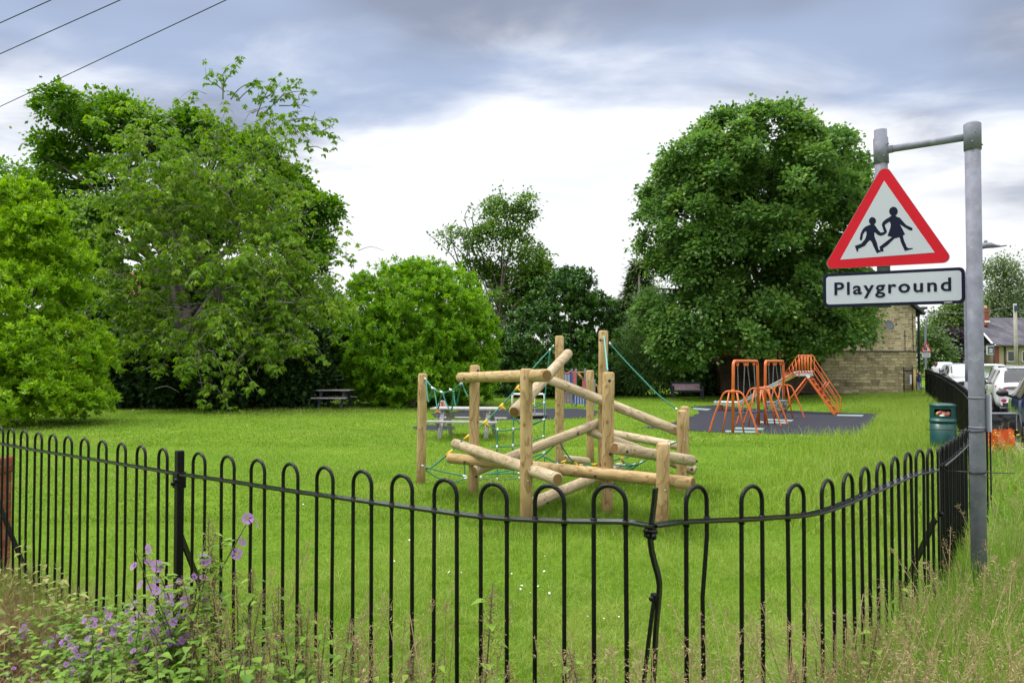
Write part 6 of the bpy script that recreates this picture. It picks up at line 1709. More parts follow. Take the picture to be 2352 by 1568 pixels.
def far_house():
    D = 78.0; X = lambda u, d=D: P(u, 829, d).x; Z = lambda v, d=D: P(2320, v, d).z
    x0 = X(2287); x1 = X(2440); g = .1; ze = Z(792); zr = Z(729)
    root = thing('far_house', 'far buff stone house with purple slate roof and red chimney across the road', 'house', ((x0 + x1) / 2, D, g))
    mb = MB(); mb.box(((x0 + x1) / 2, D + 3.5, (g + ze) / 2), (x1 - x0, 7, ze - g)); build('wall', mb, M_farstone, root)
    mb = MB(); q = [Vector((x0 - .35, D - .4, ze - .15)), Vector((x1, D - .4, ze - .15)), Vector((x1, D + 3.5, zr)), Vector((x0 - .35, D + 3.5, zr)), Vector((x1, D + 7.4, ze - .15)), Vector((x0 - .35, D + 7.4, ze - .15))]
    t = Vector((0, 0, .18)); mb.add(q + [p + t for p in q], [(3, 2, 1, 0), (6, 7, 8, 9), (0, 1, 7, 6), (5, 4, 2, 3), (9, 8, 10, 11), (0, 6, 9, 3), (1, 2, 8, 7), (3, 9, 11, 5), (2, 4, 10, 8)], smooth=False)
    roof = build('roof', mb, M_slate, root)
    xc = X(2296.5); mb = MB(); mb.box((xc, D + 2.2, (Z(742) + Z(708)) / 2), (.42, .5, Z(708) - Z(742) + .3)); mb.box((xc, D + 2.2, Z(711)), (.5, .58, .14)); ch = build('chimney', mb, pmat('chimney brick', (.24, .068, .045), .85, .3, 8), roof)
    mb = MB(); mb.lathe([(.14, 0), (.11, .35)], (xc, D + 2.2, Z(706)), 10); build('chimney_pot', mb, pmat('buff pot', (.48, .34, .24), .8, .1), ch)
    mb = MB(); mb.box((xc, D + 1.93, Z(736)), (.52, .08, .2)); build('flashing', mb, M_white, roof)
    mb = MB(); mb.bar((x0 - .36, D - .42, ze - .05), (x0 - .36, D + 3.5, zr + .1), .1, .28, up=(1, 0, 0)); build('barge_board', mb, M_white, root)
    mb = MB(); mb.box((x0 + .12, D - .02, (g + ze) / 2), (.42, .06, ze - g - .1)); build('brick_quoin', mb, pmat('red quoin brick', (.20, .055, .04), .85, .3, 10), root)
    mb = MB()
    for u in (2308, 2338): mb.tube([(X(u), D - .06, g), (X(u), D - .06, ze - .2)], .07, 6)
    mb.tube([(x0 + .5, D - .45, ze - .12), (x1, D - .45, ze - .12)], .09, 6); build('gutter', mb, M_trim, root)
    for u in (2322, 2355):
        mb = MB(); mb.box((X(u), D - .01, Z(818)), (.75, .08, 1.1)); w = build('window', mb, M_windowframe, root)
        mb = MB(); mb.box((X(u), D - .05, Z(818)), (.62, .02, .95)); build('pane', mb, M_glass, w)
        mb = MB(); mb.box((X(u), D - .06, Z(831)), (.95, .16, .1)); build('sill', mb, M_kerb, w)
    # brick house glimpsed behind the cherry
    D = 52; x0 = P(235, 829, D).x; x1 = P(470, 829, D).x; zr = P(300, 618, D).z; ze = P(300, 690, D).z
    root = thing('brick_house', 'orange brick house glimpsed through the leaves behind the pale green tree', 'house', ((x0 + x1) / 2, D, 0))
    mb = MB(); mb.box(((x0 + x1) / 2, D + 3, ze / 2), (x1 - x0, 6, ze)); build('wall', mb, pmat('orange brick', (.40, .17, .075), .85, .2, 8), root)
    mb = MB(); q = [Vector((x0 - .3, D - .4, ze)), Vector((x1 + .3, D - .4, ze)), Vector((x1 + .3, D + 3, zr)), Vector((x0 - .3, D + 3, zr)), Vector((x1 + .3, D + 6.4, ze)), Vector((x0 - .3, D + 6.4, ze))]
    mb.add(q + [p + t for p in q], [(3, 2, 1, 0), (6, 7, 8, 9), (0, 1, 7, 6), (5, 4, 2, 3), (9, 8, 10, 11), (0, 6, 9, 3), (1, 2, 8, 7), (3, 9, 11, 5), (2, 4, 10, 8)], smooth=False)
    build('roof', mb, M_pantile, root)
far_house()

# ---------------------------------------------------------------- people
def figure(label, loc, yaw, joints, radii, edges, body_mat, extras):
    """one skinned body from a joint graph (local metres), rotated and set down; clothing and hair as children"""
    root = thing('person', label, 'person', (0, 0, 0))
    me = bpy.data.meshes.new('body'); names = list(joints)
    me.from_pydata([joints[k] for k in names], [(names.index(a), names.index(b)) for a, b in edges], [])
    o = link(bpy.data.objects.new('body', me)); o.parent = root; ROOTLOC[o] = Vector((0, 0, 0))
    sk = o.modifiers.new('skin', 'SKIN'); sk.use_smooth_shade = True
    for i, k in enumerate(names):
        r = radii[k]; v = me.skin_vertices[0].data[i]; v.radius = r if isinstance(r, tuple) else (r, r); v.use_root = (i == 0)
    sb = o.modifiers.new('sub', 'SUBSURF'); sb.levels = 1; sb.render_levels = 2
    dg = bpy.context.evaluated_depsgraph_get(); dg.update()
    nm = bpy.data.meshes.new_from_object(o.evaluated_get(dg)); o.modifiers.clear(); old = o.data; o.data = nm; nm.name = 'body'; bpy.data.meshes.remove(old)
    nm.materials.clear()
    for m in body_mat: nm.materials.append(m)
    for p in nm.polygons:
        c = p.center; p.use_smooth = True
        p.material_index = extras['paint'](c)
    for nme, mb, mat in extras['parts']: build(nme, mb, mat, root)
    root.location = loc; root.rotation_euler = (0, 0, yaw)
    return root
def people():
    # child in the gateway, about 1.05 m, walking
    J = {'pelvis': (0, 0, .52), 'waist': (0, 0, .62), 'chest': (0, -.005, .74), 'neck': (0, 0, .83), 'head': (0, -.01, .90), 'crown': (0, 0, .99),
         'sl': (.10, 0, .795), 'el': (.155, .02, .65), 'hl': (.165, -.03, .52), 'sr': (-.10, 0, .795), 'er': (-.155, .0, .65), 'hr': (-.15, -.06, .53),
         'hpl': (.055, 0, .49), 'kl': (.06, -.04, .27), 'al': (.06, .03, .06), 'tl': (.06, -.07, .03), 'hpr': (-.055, 0, .49), 'kr': (-.06, -.02, .27), 'ar': (-.06, -.06, .06), 'tr': (-.06, -.16, .03)}
    Rr = {'pelvis': (.085, .07), 'waist': (.08, .065), 'chest': (.10, .07), 'neck': .035, 'head': (.075, .085), 'crown': (.06, .065), 'sl': .045, 'el': .033, 'hl': .028, 'sr': .045, 'er': .033, 'hr': .028,
          'hpl': .065, 'kl': .045, 'al': .032, 'tl': .03, 'hpr': .065, 'kr': .045, 'ar': .032, 'tr': .03}
    E = [('pelvis', 'waist'), ('waist', 'chest'), ('chest', 'neck'), ('neck', 'head'), ('head', 'crown'), ('chest', 'sl'), ('sl', 'el'), ('el', 'hl'), ('chest', 'sr'), ('sr', 'er'), ('er', 'hr'), ('pelvis', 'hpl'), ('hpl', 'kl'), ('kl', 'al'), ('al', 'tl'), ('pelvis', 'hpr'), ('hpr', 'kr'), ('kr', 'ar'), ('ar', 'tr')]
    def paint(c):
        if c.z > .84: return 0
        if abs(c.x) > .13 and c.z < .55: return 0
        if c.z > .50: return 1
        return 2 if c.z > .09 else 3
    hair = MB(); hair.ball((0, .02, .945), .092, 12, 8, sc=(1, 1.05, 1.0)); hair.ball((0, .07, .90), .055, 8, 6)
    face = MB()
    for s in (-1, 1): face.ball((s * .028, -.088, .925), .010, 6, 4)
    nose = MB(); nose.ball((0, -.097, .905), .011, 6, 4)
    hands = MB()
    for s, hh in ((1, J['hl']), (-1, J['hr'])):
        h = Vector(hh); hands.box(h + Vector((0, 0, -.035)), (.022, .04, .05))
        for k in range(4): hands.tube([h + Vector((0, -.016 + .011 * k, -.055)), h + Vector((0, -.018 + .011 * k, -.085 - .004 * (k % 3)))], .0055, 5)
        hands.tube([h + Vector((-s * .008, -.02, -.03)), h + Vector((-s * .014, -.036, -.055))], .006, 5)
    D = 40.0; p = P(2111, 893, D); 
    figure('small fair haired child in a navy coat standing in the gateway by the house', (p.x, D, gz1(p.x, D)), math.radians(200), J, Rr, E, [M_skin, M_navycloth, M_jeans, M_trim], {'paint': paint, 'parts': [('hair', hair, M_hairfair), ('eyes', face, M_trim), ('nose', nose, M_skin), ('hand', hands, M_skin)]})
    # woman beyond the railings, leaning forward, seen from behind
    J = {'pelvis': (0, .05, .92), 'waist': (0, .02, 1.03), 'chest': (0, -.10, 1.25), 'neck': (0, -.20, 1.40), 'head': (0, -.27, 1.49), 'crown': (0, -.30, 1.60),
         'sl': (.17, -.12, 1.33), 'el': (.22, -.20, 1.08), 'hl': (.15, -.38, .95), 'sr': (-.17, -.12, 1.33), 'er': (-.22, -.20, 1.08), 'hr': (-.15, -.38, .95),
         'hpl': (.09, .05, .88), 'kl': (.10, -.01, .48), 'al': (.10, .05, .09), 'tl': (.10, -.12, .04), 'hpr': (-.09, .05, .88), 'kr': (-.10, 0, .48), 'ar': (-.10, .04, .09), 'tr': (-.10, -.12, .04)}
    Rr = {'pelvis': (.16, .13), 'waist': (.14, .11), 'chest': (.17, .12), 'neck': .055, 'head': (.085, .10), 'crown': (.06, .07), 'sl': .07, 'el': .05, 'hl': .04, 'sr': .07, 'er': .05, 'hr': .04, 'hpl': .10, 'kl': .07, 'al': .05, 'tl': .04, 'hpr': .10, 'kr': .07, 'ar': .05, 'tr': .04}
    def paint2(c):
        if c.z > 1.40: return 0
        if c.y < -.26 and c.z < 1.1: return 0
        if c.z > .95: return 1
        return 2 if c.z > .1 else 3
    hair = MB(); hair.ball((0, -.25, 1.545), .125, 12, 8, sc=(1, 1.1, 1.05)); hair.ball((0, -.14, 1.46), .075, 8, 6, sc=(1, .9, 1.3))
    hands = MB()
    for s, hh in ((1, J['hl']), (-1, J['hr'])):
        h = Vector(hh); hands.box(h + Vector((0, -.04, -.02)), (.07, .08, .03))
        for k in range(4): hands.tube([h + Vector((-.03 + .02 * k, -.07, -.02)), h + Vector((-.03 + .02 * k, -.12 - .006 * (k % 3), -.045))], .009, 5)
        hands.tube([h + Vector((-s * .03, -.03, -.02)), h + Vector((-s * .055, -.065, -.03))], .010, 5)
    face = MB()
    for s in (-1, 1): face.ball((s * .035, -.375, 1.52), .013, 6, 4)
    face.ball((0, -.385, 1.485), .017, 6, 4)
    D = 44.0; p = P(2149, 860, D)
    figure('brown haired woman in a white top leaning forward beyond the railings', (p.x, D, gz1(p.x, D) - .12), math.radians(150), J, Rr, E, [M_skin, M_whitecloth, M_navycloth, M_trim], {'paint': paint2, 'parts': [('hair', hair, M_hairbrown), ('hand', hands, M_skin), ('face', face, M_skin)]})
people()
# ---------------------------------------------------------------- foliage
RNG = np.random.default_rng(11)
def unit(a): return a / np.maximum(np.linalg.norm(a, axis=1, keepdims=True), 1e-9)
def leaf_quads(Pb, D, Nr, L, W, fold=0.0):
    """leaf blades: base point, direction, normal, length, width -> diamond quads (slightly folded if asked)"""
    D = unit(D); S = unit(np.cross(D, Nr)); Nn = np.cross(S, D)
    L = L[:, None]; W = W[:, None]
    mid = Pb + D * L * 0.45
    a = Pb; b = mid + S * W * 0.5 + Nn * W * fold; c = Pb + D * L; d = mid - S * W * 0.5 + Nn * W * fold
    V = np.stack([a, b, c, d], 1).reshape(-1, 3)
    n = len(Pb); q = np.arange(n)[:, None] * 4
    if fold: return V, np.concatenate([q + np.array([0, 1, 2]), q + np.array([0, 2, 3])])
    return V, q + np.array([0, 1, 2, 3])
def ellipsoid_pts(n, blob, shell=0.5, rough=0.12, rng=RNG):
    """points in a lumpy ellipsoid, mostly near its surface"""
    c = np.array(blob[:3]); r = np.array(blob[3:6])
    d = unit(rng.normal(size=(n, 3)))
    ph = rng.uniform(0, 6.28, 6); fr = rng.uniform(1.5, 4.5, (6, 3))
    lump = sum(np.sin(d @ fr[k] + ph[k]) for k in range(6)) / 6
    rad = (1 - shell * rng.random(n) ** 1.6) * (1 + rough * 2.2 * lump + rough * .35 * rng.normal(size=n))
    return c + d * r * rad[:, None], d
def crown_leaves(blobs, n_clump, per, rc, L, W, flat=0.55, droop=0.3, shell=0.5, rough=0.12, up=0.6, rng=RNG, whorl=False, zmin=None, bough=0.0, cpb=16):
    """leaf sprays: clumps scattered over the blobs, each a flattened fan of leaves"""
    vol = np.array([(b[3] * b[4] * b[5]) ** (2 / 3) for b in blobs]); cnt = np.maximum(1, (vol / vol.sum() * n_clump / (cpb if bough else 1)).astype(int))
    C = []; O = []
    if bough: blobs = [tuple(b[:3]) + tuple(max(.35 * x, x - .85 * bough) for x in b[3:6]) for b in blobs]
    for b, k in zip(blobs, cnt):
        p, d = ellipsoid_pts(k, b, shell, rough, rng); C.append(p); O.append(d)
    C = np.concatenate(C); O = np.concatenate(O)
    bt = 0
    if bough:       # each bough is a dome of sprays: leafy on top and outside, open and dark beneath
        nb = len(C); k = np.repeat(np.arange(nb), cpb); R_ = bough * rng.uniform(.6, 1.35, nb)
        g = unit(rng.normal(size=(len(k), 3)) + np.array([0, 0, .75]) + O[k] * .75)
        bt = rng.normal(0, .10, nb)[k]
        C = C[k] + g * R_[k][:, None] * np.array([1, 1, .62]) * rng.uniform(.55, 1.05, (len(k), 1)); O = unit(O[k] * .5 + g)
        if zmin is not None: m = C[:, 2] > zmin; bt = bt[m]
    if zmin is not None: m = C[:, 2] > zmin; C = C[m]; O = O[m]
    n = len(C)
    ct = rng.normal(0, .14, n) + bt
    ax = unit(O * .8 + np.array([0, 0, up]) + rng.normal(size=(n, 3)) * .35)      # the way the spray points
    idx = np.repeat(np.arange(n), per); m = len(idx)
    o = rng.normal(size=(m, 3)); o = o - (o * ax[idx]).sum(1, keepdims=True) * ax[idx] * (1 - flat)
    scale = rc * (0.6 + .8 * rng.random(n))[idx][:, None]
    Pb = C[idx] + o * scale * .55
    if whorl:
        Pb = C[idx] + ax[idx] * rng.uniform(-.5, .6, (m, 1)) * rc + rng.normal(size=(m, 3)) * .03
        D = unit(rng.normal(size=(m, 3))); D = unit(D - (D * ax[idx]).sum(1, keepdims=True) * ax[idx] + ax[idx] * rng.uniform(.1, 1.1, (m, 1)) - np.array([0, 0, droop]))
        Nr = unit(ax[idx] + rng.normal(size=(m, 3)) * .3)
    else:
        D = unit(o * .8 + O[idx] * .6 + rng.normal(size=(m, 3)) * .5 - np.array([0, 0, droop]))
        Nr = unit(np.array([0, 0, 1.0]) * .9 + O[idx] * .5 + rng.normal(size=(m, 3)) * .5)
    Ls = L * rng.uniform(.7, 1.25, m); Ws = W * rng.uniform(.75, 1.2, m)
    tint = np.clip(.45 + ct[idx] + rng.normal(0, .13, m), 0, 1)
    return Pb, D, Nr, Ls, Ws, tint
def px_blob(u, v, D, ru, rv, rd=None):
    c = P(u, v, D); k = c.y / FPX
    return (c.x, c.y, c.z, ru * k, (rd if rd else ru) * k, rv * k)
def limbs(mb, base, targets, r0, fork=0.45, seg=9, bend=.25, rng=random.Random(4), trunk_top=None, twig=0.02):
    """trunk and limbs from base up to points inside the crown"""
    base = Vector(base); top = Vector(trunk_top) if trunk_top is not None else base + Vector((0, 0, 3))
    n = 6
    pts = [base + (top - base) * k / n + Vector((rng.uniform(-1, 1), rng.uniform(-1, 1), 0)) * r0 * .3 * (0 < k) for k in range(n + 1)]
    mb.tube(catmull(pts, 2), [r0 * (1.25 if k == 0 else 1) * (1 - .45 * k / (2 * n)) for k in range(2 * n + 1)], seg)
    for t in targets:
        t = Vector(t); s = pts[rng.randint(n // 2, n)]
        m1 = s.lerp(t, .35) + Vector((0, 0, (t - s).length * bend * .5)); m2 = s.lerp(t, .7) + Vector((rng.uniform(-.3, .3), rng.uniform(-.3, .3), (t - s).length * bend * .3))
        q = catmull([s, m1, m2, t], 4); r1 = r0 * fork * rng.uniform(.6, 1)
        mb.tube(q, [max(twig, r1 * (1 - .85 * k / (len(q) - 1))) for k in range(len(q))], 6)
def tree(name, label, cat, base, parts, mat, bark=None, trunk_r=.2, trunk_top=None, fold=0.0, limb_n=10, group=None, sprigs=None, seed=1, bend=.25, crown_name='crown', blobs_for_limbs=None):
    root = thing(name, label, cat, base, group)
    if trunk_r:
        rr = random.Random(seed); mb = MB(); tg = []
        bl = blobs_for_limbs or []
        for k in range(limb_n):
            b = bl[k % len(bl)]; a = rr.uniform(0, 6.28); q = rr.uniform(.2, .75)
            tg.append((b[0] + b[3] * q * math.cos(a), b[1] + b[4] * q * math.sin(a), b[2] + b[5] * rr.uniform(-.3, .6)))
        limbs(mb, base, tg, trunk_r, rng=rr, trunk_top=trunk_top, bend=bend)
        build('trunk', mb, bark or M_bark, root)
    A = [np.concatenate(x) for x in zip(*parts)]
    V, F = leaf_quads(*A[:5], fold=fold)
    build_np(crown_name, V, F, mat, root, tint=np.repeat(A[5], 4))
    return root

LM_syc = leafmat('sycamore leaf', (0.044, 0.118, 0.010), (0.108, 0.235, 0.015), (0.225, 0.365, 0.026), rough=.5, trans=.42, spec=.25)
LM_syc2 = leafmat('broad crown leaf', (0.058, 0.135, 0.034), (0.130, 0.250, 0.050), (0.260, 0.375, 0.070), rough=.5, trans=.42, spec=.25)
LM_cherry = leafmat('cherry leaf', (0.090, 0.190, 0.012), (0.182, 0.325, 0.024), (0.330, 0.440, 0.050), rough=.5, trans=.45, spec=.25)
LM_laurel = leafmat('laurel leaf', (0.090, 0.210, 0.008), (0.175, 0.365, 0.012), (0.310, 0.490, 0.026), rough=.45, trans=.42, spec=.25)
LM_laurel2 = leafmat('lime laurel leaf', (0.115, 0.235, 0.008), (0.235, 0.420, 0.014), (0.400, 0.540, 0.028), rough=.45, trans=.46, spec=.25)
LM_ash = leafmat('ash leaf', (0.065, 0.140, 0.024), (0.120, 0.225, 0.032), (0.200, 0.300, 0.046), rough=.5, trans=.45, spec=.2)
LM_holly = leafmat('holly leaf', (0.024, 0.074, 0.012), (0.052, 0.142, 0.018), (0.140, 0.265, 0.028), rough=.38, trans=.2, spec=.4)
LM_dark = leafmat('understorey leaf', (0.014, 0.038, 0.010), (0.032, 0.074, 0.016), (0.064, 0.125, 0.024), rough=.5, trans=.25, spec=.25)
LM_conifer = leafmat('conifer spray', (0.031, 0.062, 0.014), (0.063, 0.109, 0.022), (0.119, 0.168, 0.035), rough=.6, trans=.15, spec=.25)
LM_willow = leafmat('willow leaf', (0.062, 0.135, 0.034), (0.115, 0.215, 0.052), (0.185, 0.300, 0.075), rough=.5, trans=.4, spec=.2)
LM_far = leafmat('far leaf', (0.085, 0.140, 0.040), (0.145, 0.225, 0.060), (0.240, 0.320, 0.090), rough=.6, trans=.38, spec=.2)  # leaf colours lightened to stand in for distance haze
LM_purple = leafmat('copper leaf', (0.022, 0.016, 0.024), (0.040, 0.028, 0.040), (0.070, 0.050, 0.060), rough=.5, trans=.2, spec=.3)
LM_birch = leafmat('birch leaf', (0.130, 0.180, 0.080), (0.195, 0.260, 0.120), (0.280, 0.350, 0.170), rough=.5, trans=.4, spec=.2)  # pale leaf, lightened further to suggest haze

def trees():
    R = np.random.default_rng
    # --- big dark sycamore at the back on the left
    D = 38.0
    bl = [px_blob(215, 262, D, 130, 72), px_blob(160, 350, D, 95, 70), px_blob(345, 300, D, 130, 85), px_blob(455, 315, D + 1, 105, 70), px_blob(575, 400, D + 1, 115, 100),
          px_blob(130, 470, D, 105, 100), px_blob(300, 480, D, 150, 120), px_blob(480, 500, D + 1, 150, 130), px_blob(660, 500, D + 1, 110, 105), px_blob(720, 590, D + 1, 85, 95), px_blob(745, 485, D + 1, 62, 40),
          px_blob(200, 640, D + 1, 120, 110), px_blob(380, 690, D + 2, 130, 110), px_blob(560, 690, D + 1, 140, 110), px_blob(700, 690, D, 95, 85), px_blob(660, 430, D + 1, 80, 60)]
    pt = [crown_leaves(bl, 3600, 32, .44, .21, .165, flat=.35, droop=.35, shell=.55, rough=.07, rng=R(1), bough=.95, cpb=13)]
    tree('sycamore_tree', 'tall dark green sycamore rising behind the pale drooping cherry', 'tree', G(420, 935), pt, LM_syc, trunk_r=.42, trunk_top=P(430, 640, D), limb_n=26, blobs_for_limbs=bl, seed=3)
    # far tree at the left edge
    D = 50
    bl = [px_blob(10, 420, D, 70, 45), px_blob(75, 420, D, 60, 50), px_blob(20, 520, D, 110, 90), px_blob(110, 560, D, 90, 100), px_blob(40, 680, D, 120, 120)]
    pt = [crown_leaves(bl, 700, 26, .6, .26, .18, flat=.4, rng=R(2), rough=.15)]
    tree('broadleaf_tree', 'farther tree whose top shows above the lime green laurel', 'tree', G(30, 900), pt, LM_syc, trunk_r=.3, trunk_top=P(40, 650, D), limb_n=6, blobs_for_limbs=bl)
    # --- pale drooping cherry
    cherry()
    # --- left laurel, lime green, two masses
    D = 24.0
    bl = [px_blob(20, 520, D, 105, 120), px_blob(80, 560, D - .3, 90, 110), px_blob(150, 620, D, 70, 70), px_blob(40, 700, D - .5, 160, 110), px_blob(110, 800, D - .8, 150, 95), px_blob(40, 860, D - 1.2, 185, 110), px_blob(170, 860, D - .4, 95, 85), px_blob(60, 460, D, 60, 55), px_blob(-90, 700, D, 140, 260), px_blob(60, 915, D - 1.6, 190, 68), px_blob(185, 905, D - .8, 80, 70), px_blob(-40, 900, D - 1, 120, 85), px_blob(215, 830, D, 62, 66)]
    pt = [crown_leaves(bl, 8200, 16, .14, .15, .055, droop=.0, shell=.26, rough=.07, up=.7, rng=R(3), whorl=True, zmin=.02, bough=.5, cpb=9)]
    tree('laurel_bush', 'lime green laurel bush nearest the brick pier and railings', 'bush', G(60, 966), pt, LM_laurel2, trunk_r=.10, trunk_top=P(60, 760, D), limb_n=10, blobs_for_limbs=bl, fold=.18, crown_name='foliage')
    # --- central laurel dome
    D = 34.0
    bl = [px_blob(948, 775, D, 198, 178), px_blob(915, 715, D, 140, 122), px_blob(990, 715, D, 140, 122), px_blob(1055, 800, D - .4, 100, 132), px_blob(845, 820, D - .8, 105, 105), px_blob(960, 865, D - 1.2, 165, 85), px_blob(1075, 868, D - 1, 74, 68), px_blob(800, 870, D - .5, 62, 62)]
    pt = [crown_leaves(bl, 9500, 16, .14, .15, .054, droop=.0, shell=.20, rough=.012, up=.75, rng=R(4), whorl=True, zmin=.02, bough=.30, cpb=7), crown_leaves(bl, 2600, 16, .20, .17, .07, droop=.0, shell=.65, rough=.0, up=.5, rng=R(44), whorl=True, zmin=.02)]
    tree('laurel_bush', 'large rounded bright green laurel bush behind the dark picnic table', 'bush', G(950, 936), pt, LM_laurel, trunk_r=.10, trunk_top=P(950, 800, D), limb_n=12, blobs_for_limbs=bl, fold=.18, crown_name='foliage')
    # --- central ash with a sparse left side
    D = 50.0
    bl = [px_blob(1150, 485, D, 50, 42), px_blob(1200, 490, D, 42, 45), px_blob(1120, 560, D, 60, 55), px_blob(1205, 570, D, 70, 66), px_blob(1085, 610, D, 36, 44), px_blob(1045, 545, D, 30, 22), px_blob(1245, 640, D, 52, 50), px_blob(1180, 640, D, 82, 65), px_blob(1240, 620, D, 42, 40), px_blob(1165, 710, D, 85, 60), px_blob(1120, 640, D, 50, 50), px_blob(1215, 690, D, 60, 50)]
    pt = [crown_leaves(bl, 1050, 22, .5, .22, .14, flat=.4, droop=.25, shell=.8, rough=.16, rng=R(5), bough=.8, cpb=10)]
    spr = [[(1100, 700), (1070, 640), (1040, 590), (1010, 560), (980, 535)], [(1110, 690), (1080, 610), (1050, 570), (1020, 540), (1000, 528)], [(1120, 660), (1090, 580), (1075, 530), (1068, 495), (1085, 468)], [(1125, 640), (1100, 560), (1085, 500), (1105, 465)], [(1060, 620), (1040, 560), (1035, 525)], [(1080, 590), (1060, 540), (1048, 512)], [(1160, 470), (1150, 445), (1145, 432)], [(1205, 460), (1212, 440)]]
    rp = R(55); B = []
    for px in spr:
        q = catmull([P(u, v, D + rp.uniform(-.6, .6)) for u, v in px], 6); B.append(q)
    Pl = []
    for q in B:
        a = np.array([list(x) for x in q]); k = rp.integers(len(a) // 4, len(a), 34); Pl.append(a[k] + rp.normal(size=(34, 3)) * .22)
    Pl = np.concatenate(Pl); m = len(Pl)
    pt.append((Pl, unit(rp.normal(size=(m, 3)) - [0, 0, .6]), unit(rp.normal(size=(m, 3)) + [0, 0, .7]), rp.uniform(.16, .26, m), rp.uniform(.10, .15, m), np.clip(rp.normal(.4, .2, m), 0, 1)))
    t = tree('ash_tree', 'airy half bare tree rising between the laurel dome and the dark holly', 'tree', G(1135, 905), pt, LM_ash, trunk_r=.17, trunk_top=P(1150, 640, D), limb_n=14, blobs_for_limbs=bl, bark=M_bark)
    mb = MB()
    for q in B: mb.tube(q, [.05 * (1 - .8 * k / (len(q) - 1)) + .008 for k in range(len(q))], 5)
    build('bare_branch', mb, M_barkgrey, t)
    # --- dark glossy holly
    D = 41.0
    bl = [px_blob(1300, 715, D, 105, 105), px_blob(1280, 790, D, 150, 112), px_blob(1220, 850, D - .5, 82, 65), px_blob(1360, 830, D - .5, 75, 75), px_blob(1305, 668, D, 58, 58), px_blob(1375, 720, D, 60, 62), px_blob(1290, 870, D - 1, 130, 55), px_blob(1185, 830, D, 75, 75), px_blob(1165, 880, D - .5, 60, 50)]
    pt = [crown_leaves(bl, 4600, 18, .24, .18, .10, droop=.05, shell=.38, rough=.07, up=.8, rng=R(6), whorl=True, zmin=.02, bough=.7, cpb=12)]
    tree('holly_tree', 'dark glossy holly tree in the middle behind the tall log posts', 'tree', G(1290, 912), pt, LM_holly, trunk_r=.14, trunk_top=P(1290, 800, D), limb_n=8, blobs_for_limbs=bl, fold=.15)
    # --- conifer behind
    D = 54.0; pts_ = []
    rg = R(7)
    for cu, cv, hw, tv in ((1468, 840, 62, 592), (1430, 850, 40, 690)):
        n = 900; f = rg.random(n) ** .7; a = rg.uniform(0, 6.28, n); w = hw * D / FPX * (.12 + .88 * f) * rg.uniform(.75, 1.08, n)
        c0 = P(cu, cv, D); c1 = P(cu, tv, D)
        z = c1.z + (c0.z - c1.z) * f; Pc = np.stack([c0.x + w * np.cos(a), D + w * np.sin(a), z], 1)
        Oc = np.stack([np.cos(a), np.sin(a), np.full(n, -.15)], 1); idx = np.repeat(np.arange(n), 12); m = len(idx)
        D_ = unit(Oc[idx] + rg.normal(size=(m, 3)) * .45 - [0, 0, .2])
        pts_.append((Pc[idx] + rg.normal(size=(m, 3)) * .2, D_, unit(rg.normal(size=(m, 3)) * .4 + [0, 0, 1]), rg.uniform(.3, .5, m), rg.uniform(.09, .15, m), np.clip(.45 + rg.normal(0, .15, n)[idx] + rg.normal(0, .1, m), 0, 1)))
    mbx = thing('conifer_tree', 'dull green conifer with a pointed top between the holly and the big round tree', 'tree', G(1468, 900))
    mb = MB(); mb.tube([G(1468, 900), P(1468, 600, D)], [.3, .03], 8); build('trunk', mb, M_bark, mbx)
    A = [np.concatenate(x) for x in zip(*pts_)]; V, F = leaf_quads(*A[:5]); build_np('crown', V, F, LM_conifer, mbx, tint=np.repeat(A[5], 4))
    # --- willowy shrub left of the big tree
    D = 43.0
    bl = [px_blob(1500, 730, D, 62, 75), px_blob(1465, 800, D, 62, 70), px_blob(1540, 810, D - .6, 82, 75), px_blob(1480, 862, D - .8, 80, 42), px_blob(1580, 850, D - 1, 60, 55)]
    pt = [crown_leaves(bl, 900, 30, .5, .20, .07, flat=.45, droop=.55, shell=.55, rough=.14, rng=R(8), zmin=.02)]
    tree('willow_shrub', 'soft grey green willowy shrub behind the pink slatted bench', 'shrub', G(1510, 908), pt, LM_willow, trunk_r=.08, trunk_top=P(1510, 820, D), limb_n=8, blobs_for_limbs=bl, crown_name='foliage')
    # --- big round sycamore on the right
    D = 38.5
    bl = [px_blob(1742, 470, D, 262, 228), px_blob(1745, 345, D, 185, 108), px_blob(1622, 410, D, 140, 118), px_blob(1872, 410, D, 142, 118), px_blob(1612, 530, D, 162, 170), px_blob(1870, 510, D, 150, 170), px_blob(1600, 690, D - .5, 138, 120), px_blob(1890, 680, D - .5, 138, 112),
          px_blob(1740, 620, D - 1.0, 210, 150), px_blob(1580, 760, D - .8, 118, 92), px_blob(1690, 770, D - 2.2, 115, 66), px_blob(1850, 745, D - 1.5, 130, 80), px_blob(1955, 730, D - 1.2, 82, 72), px_blob(1620, 808, D - 1.5, 95, 58), px_blob(1900, 785, D - 2.0, 90, 55)]
    pt = [crown_leaves(bl, 5400, 34, .42, .20, .165, flat=.4, droop=.35, shell=.30, rough=.02, rng=R(9), bough=.62, cpb=9)]
    syc = tree('sycamore_tree', 'huge round crowned tree in front of the stone house', 'tree', G(1762, 903), pt, LM_syc2, trunk_r=.36, trunk_top=P(1768, 690, D), limb_n=26, blobs_for_limbs=bl, seed=9)
    # second stem of that clump
    mb = MB(); q = catmull([G(1738, 905), P(1730, 840, D + .3), P(1715, 760, D + .5), P(1690, 640, D + .3)], 5)
    root = syc; mb.tube(q, [.24 * (1 - .5 * k / (len(q) - 1)) for k in range(len(q))], 8); build('forked_stem', mb, M_bark, root)
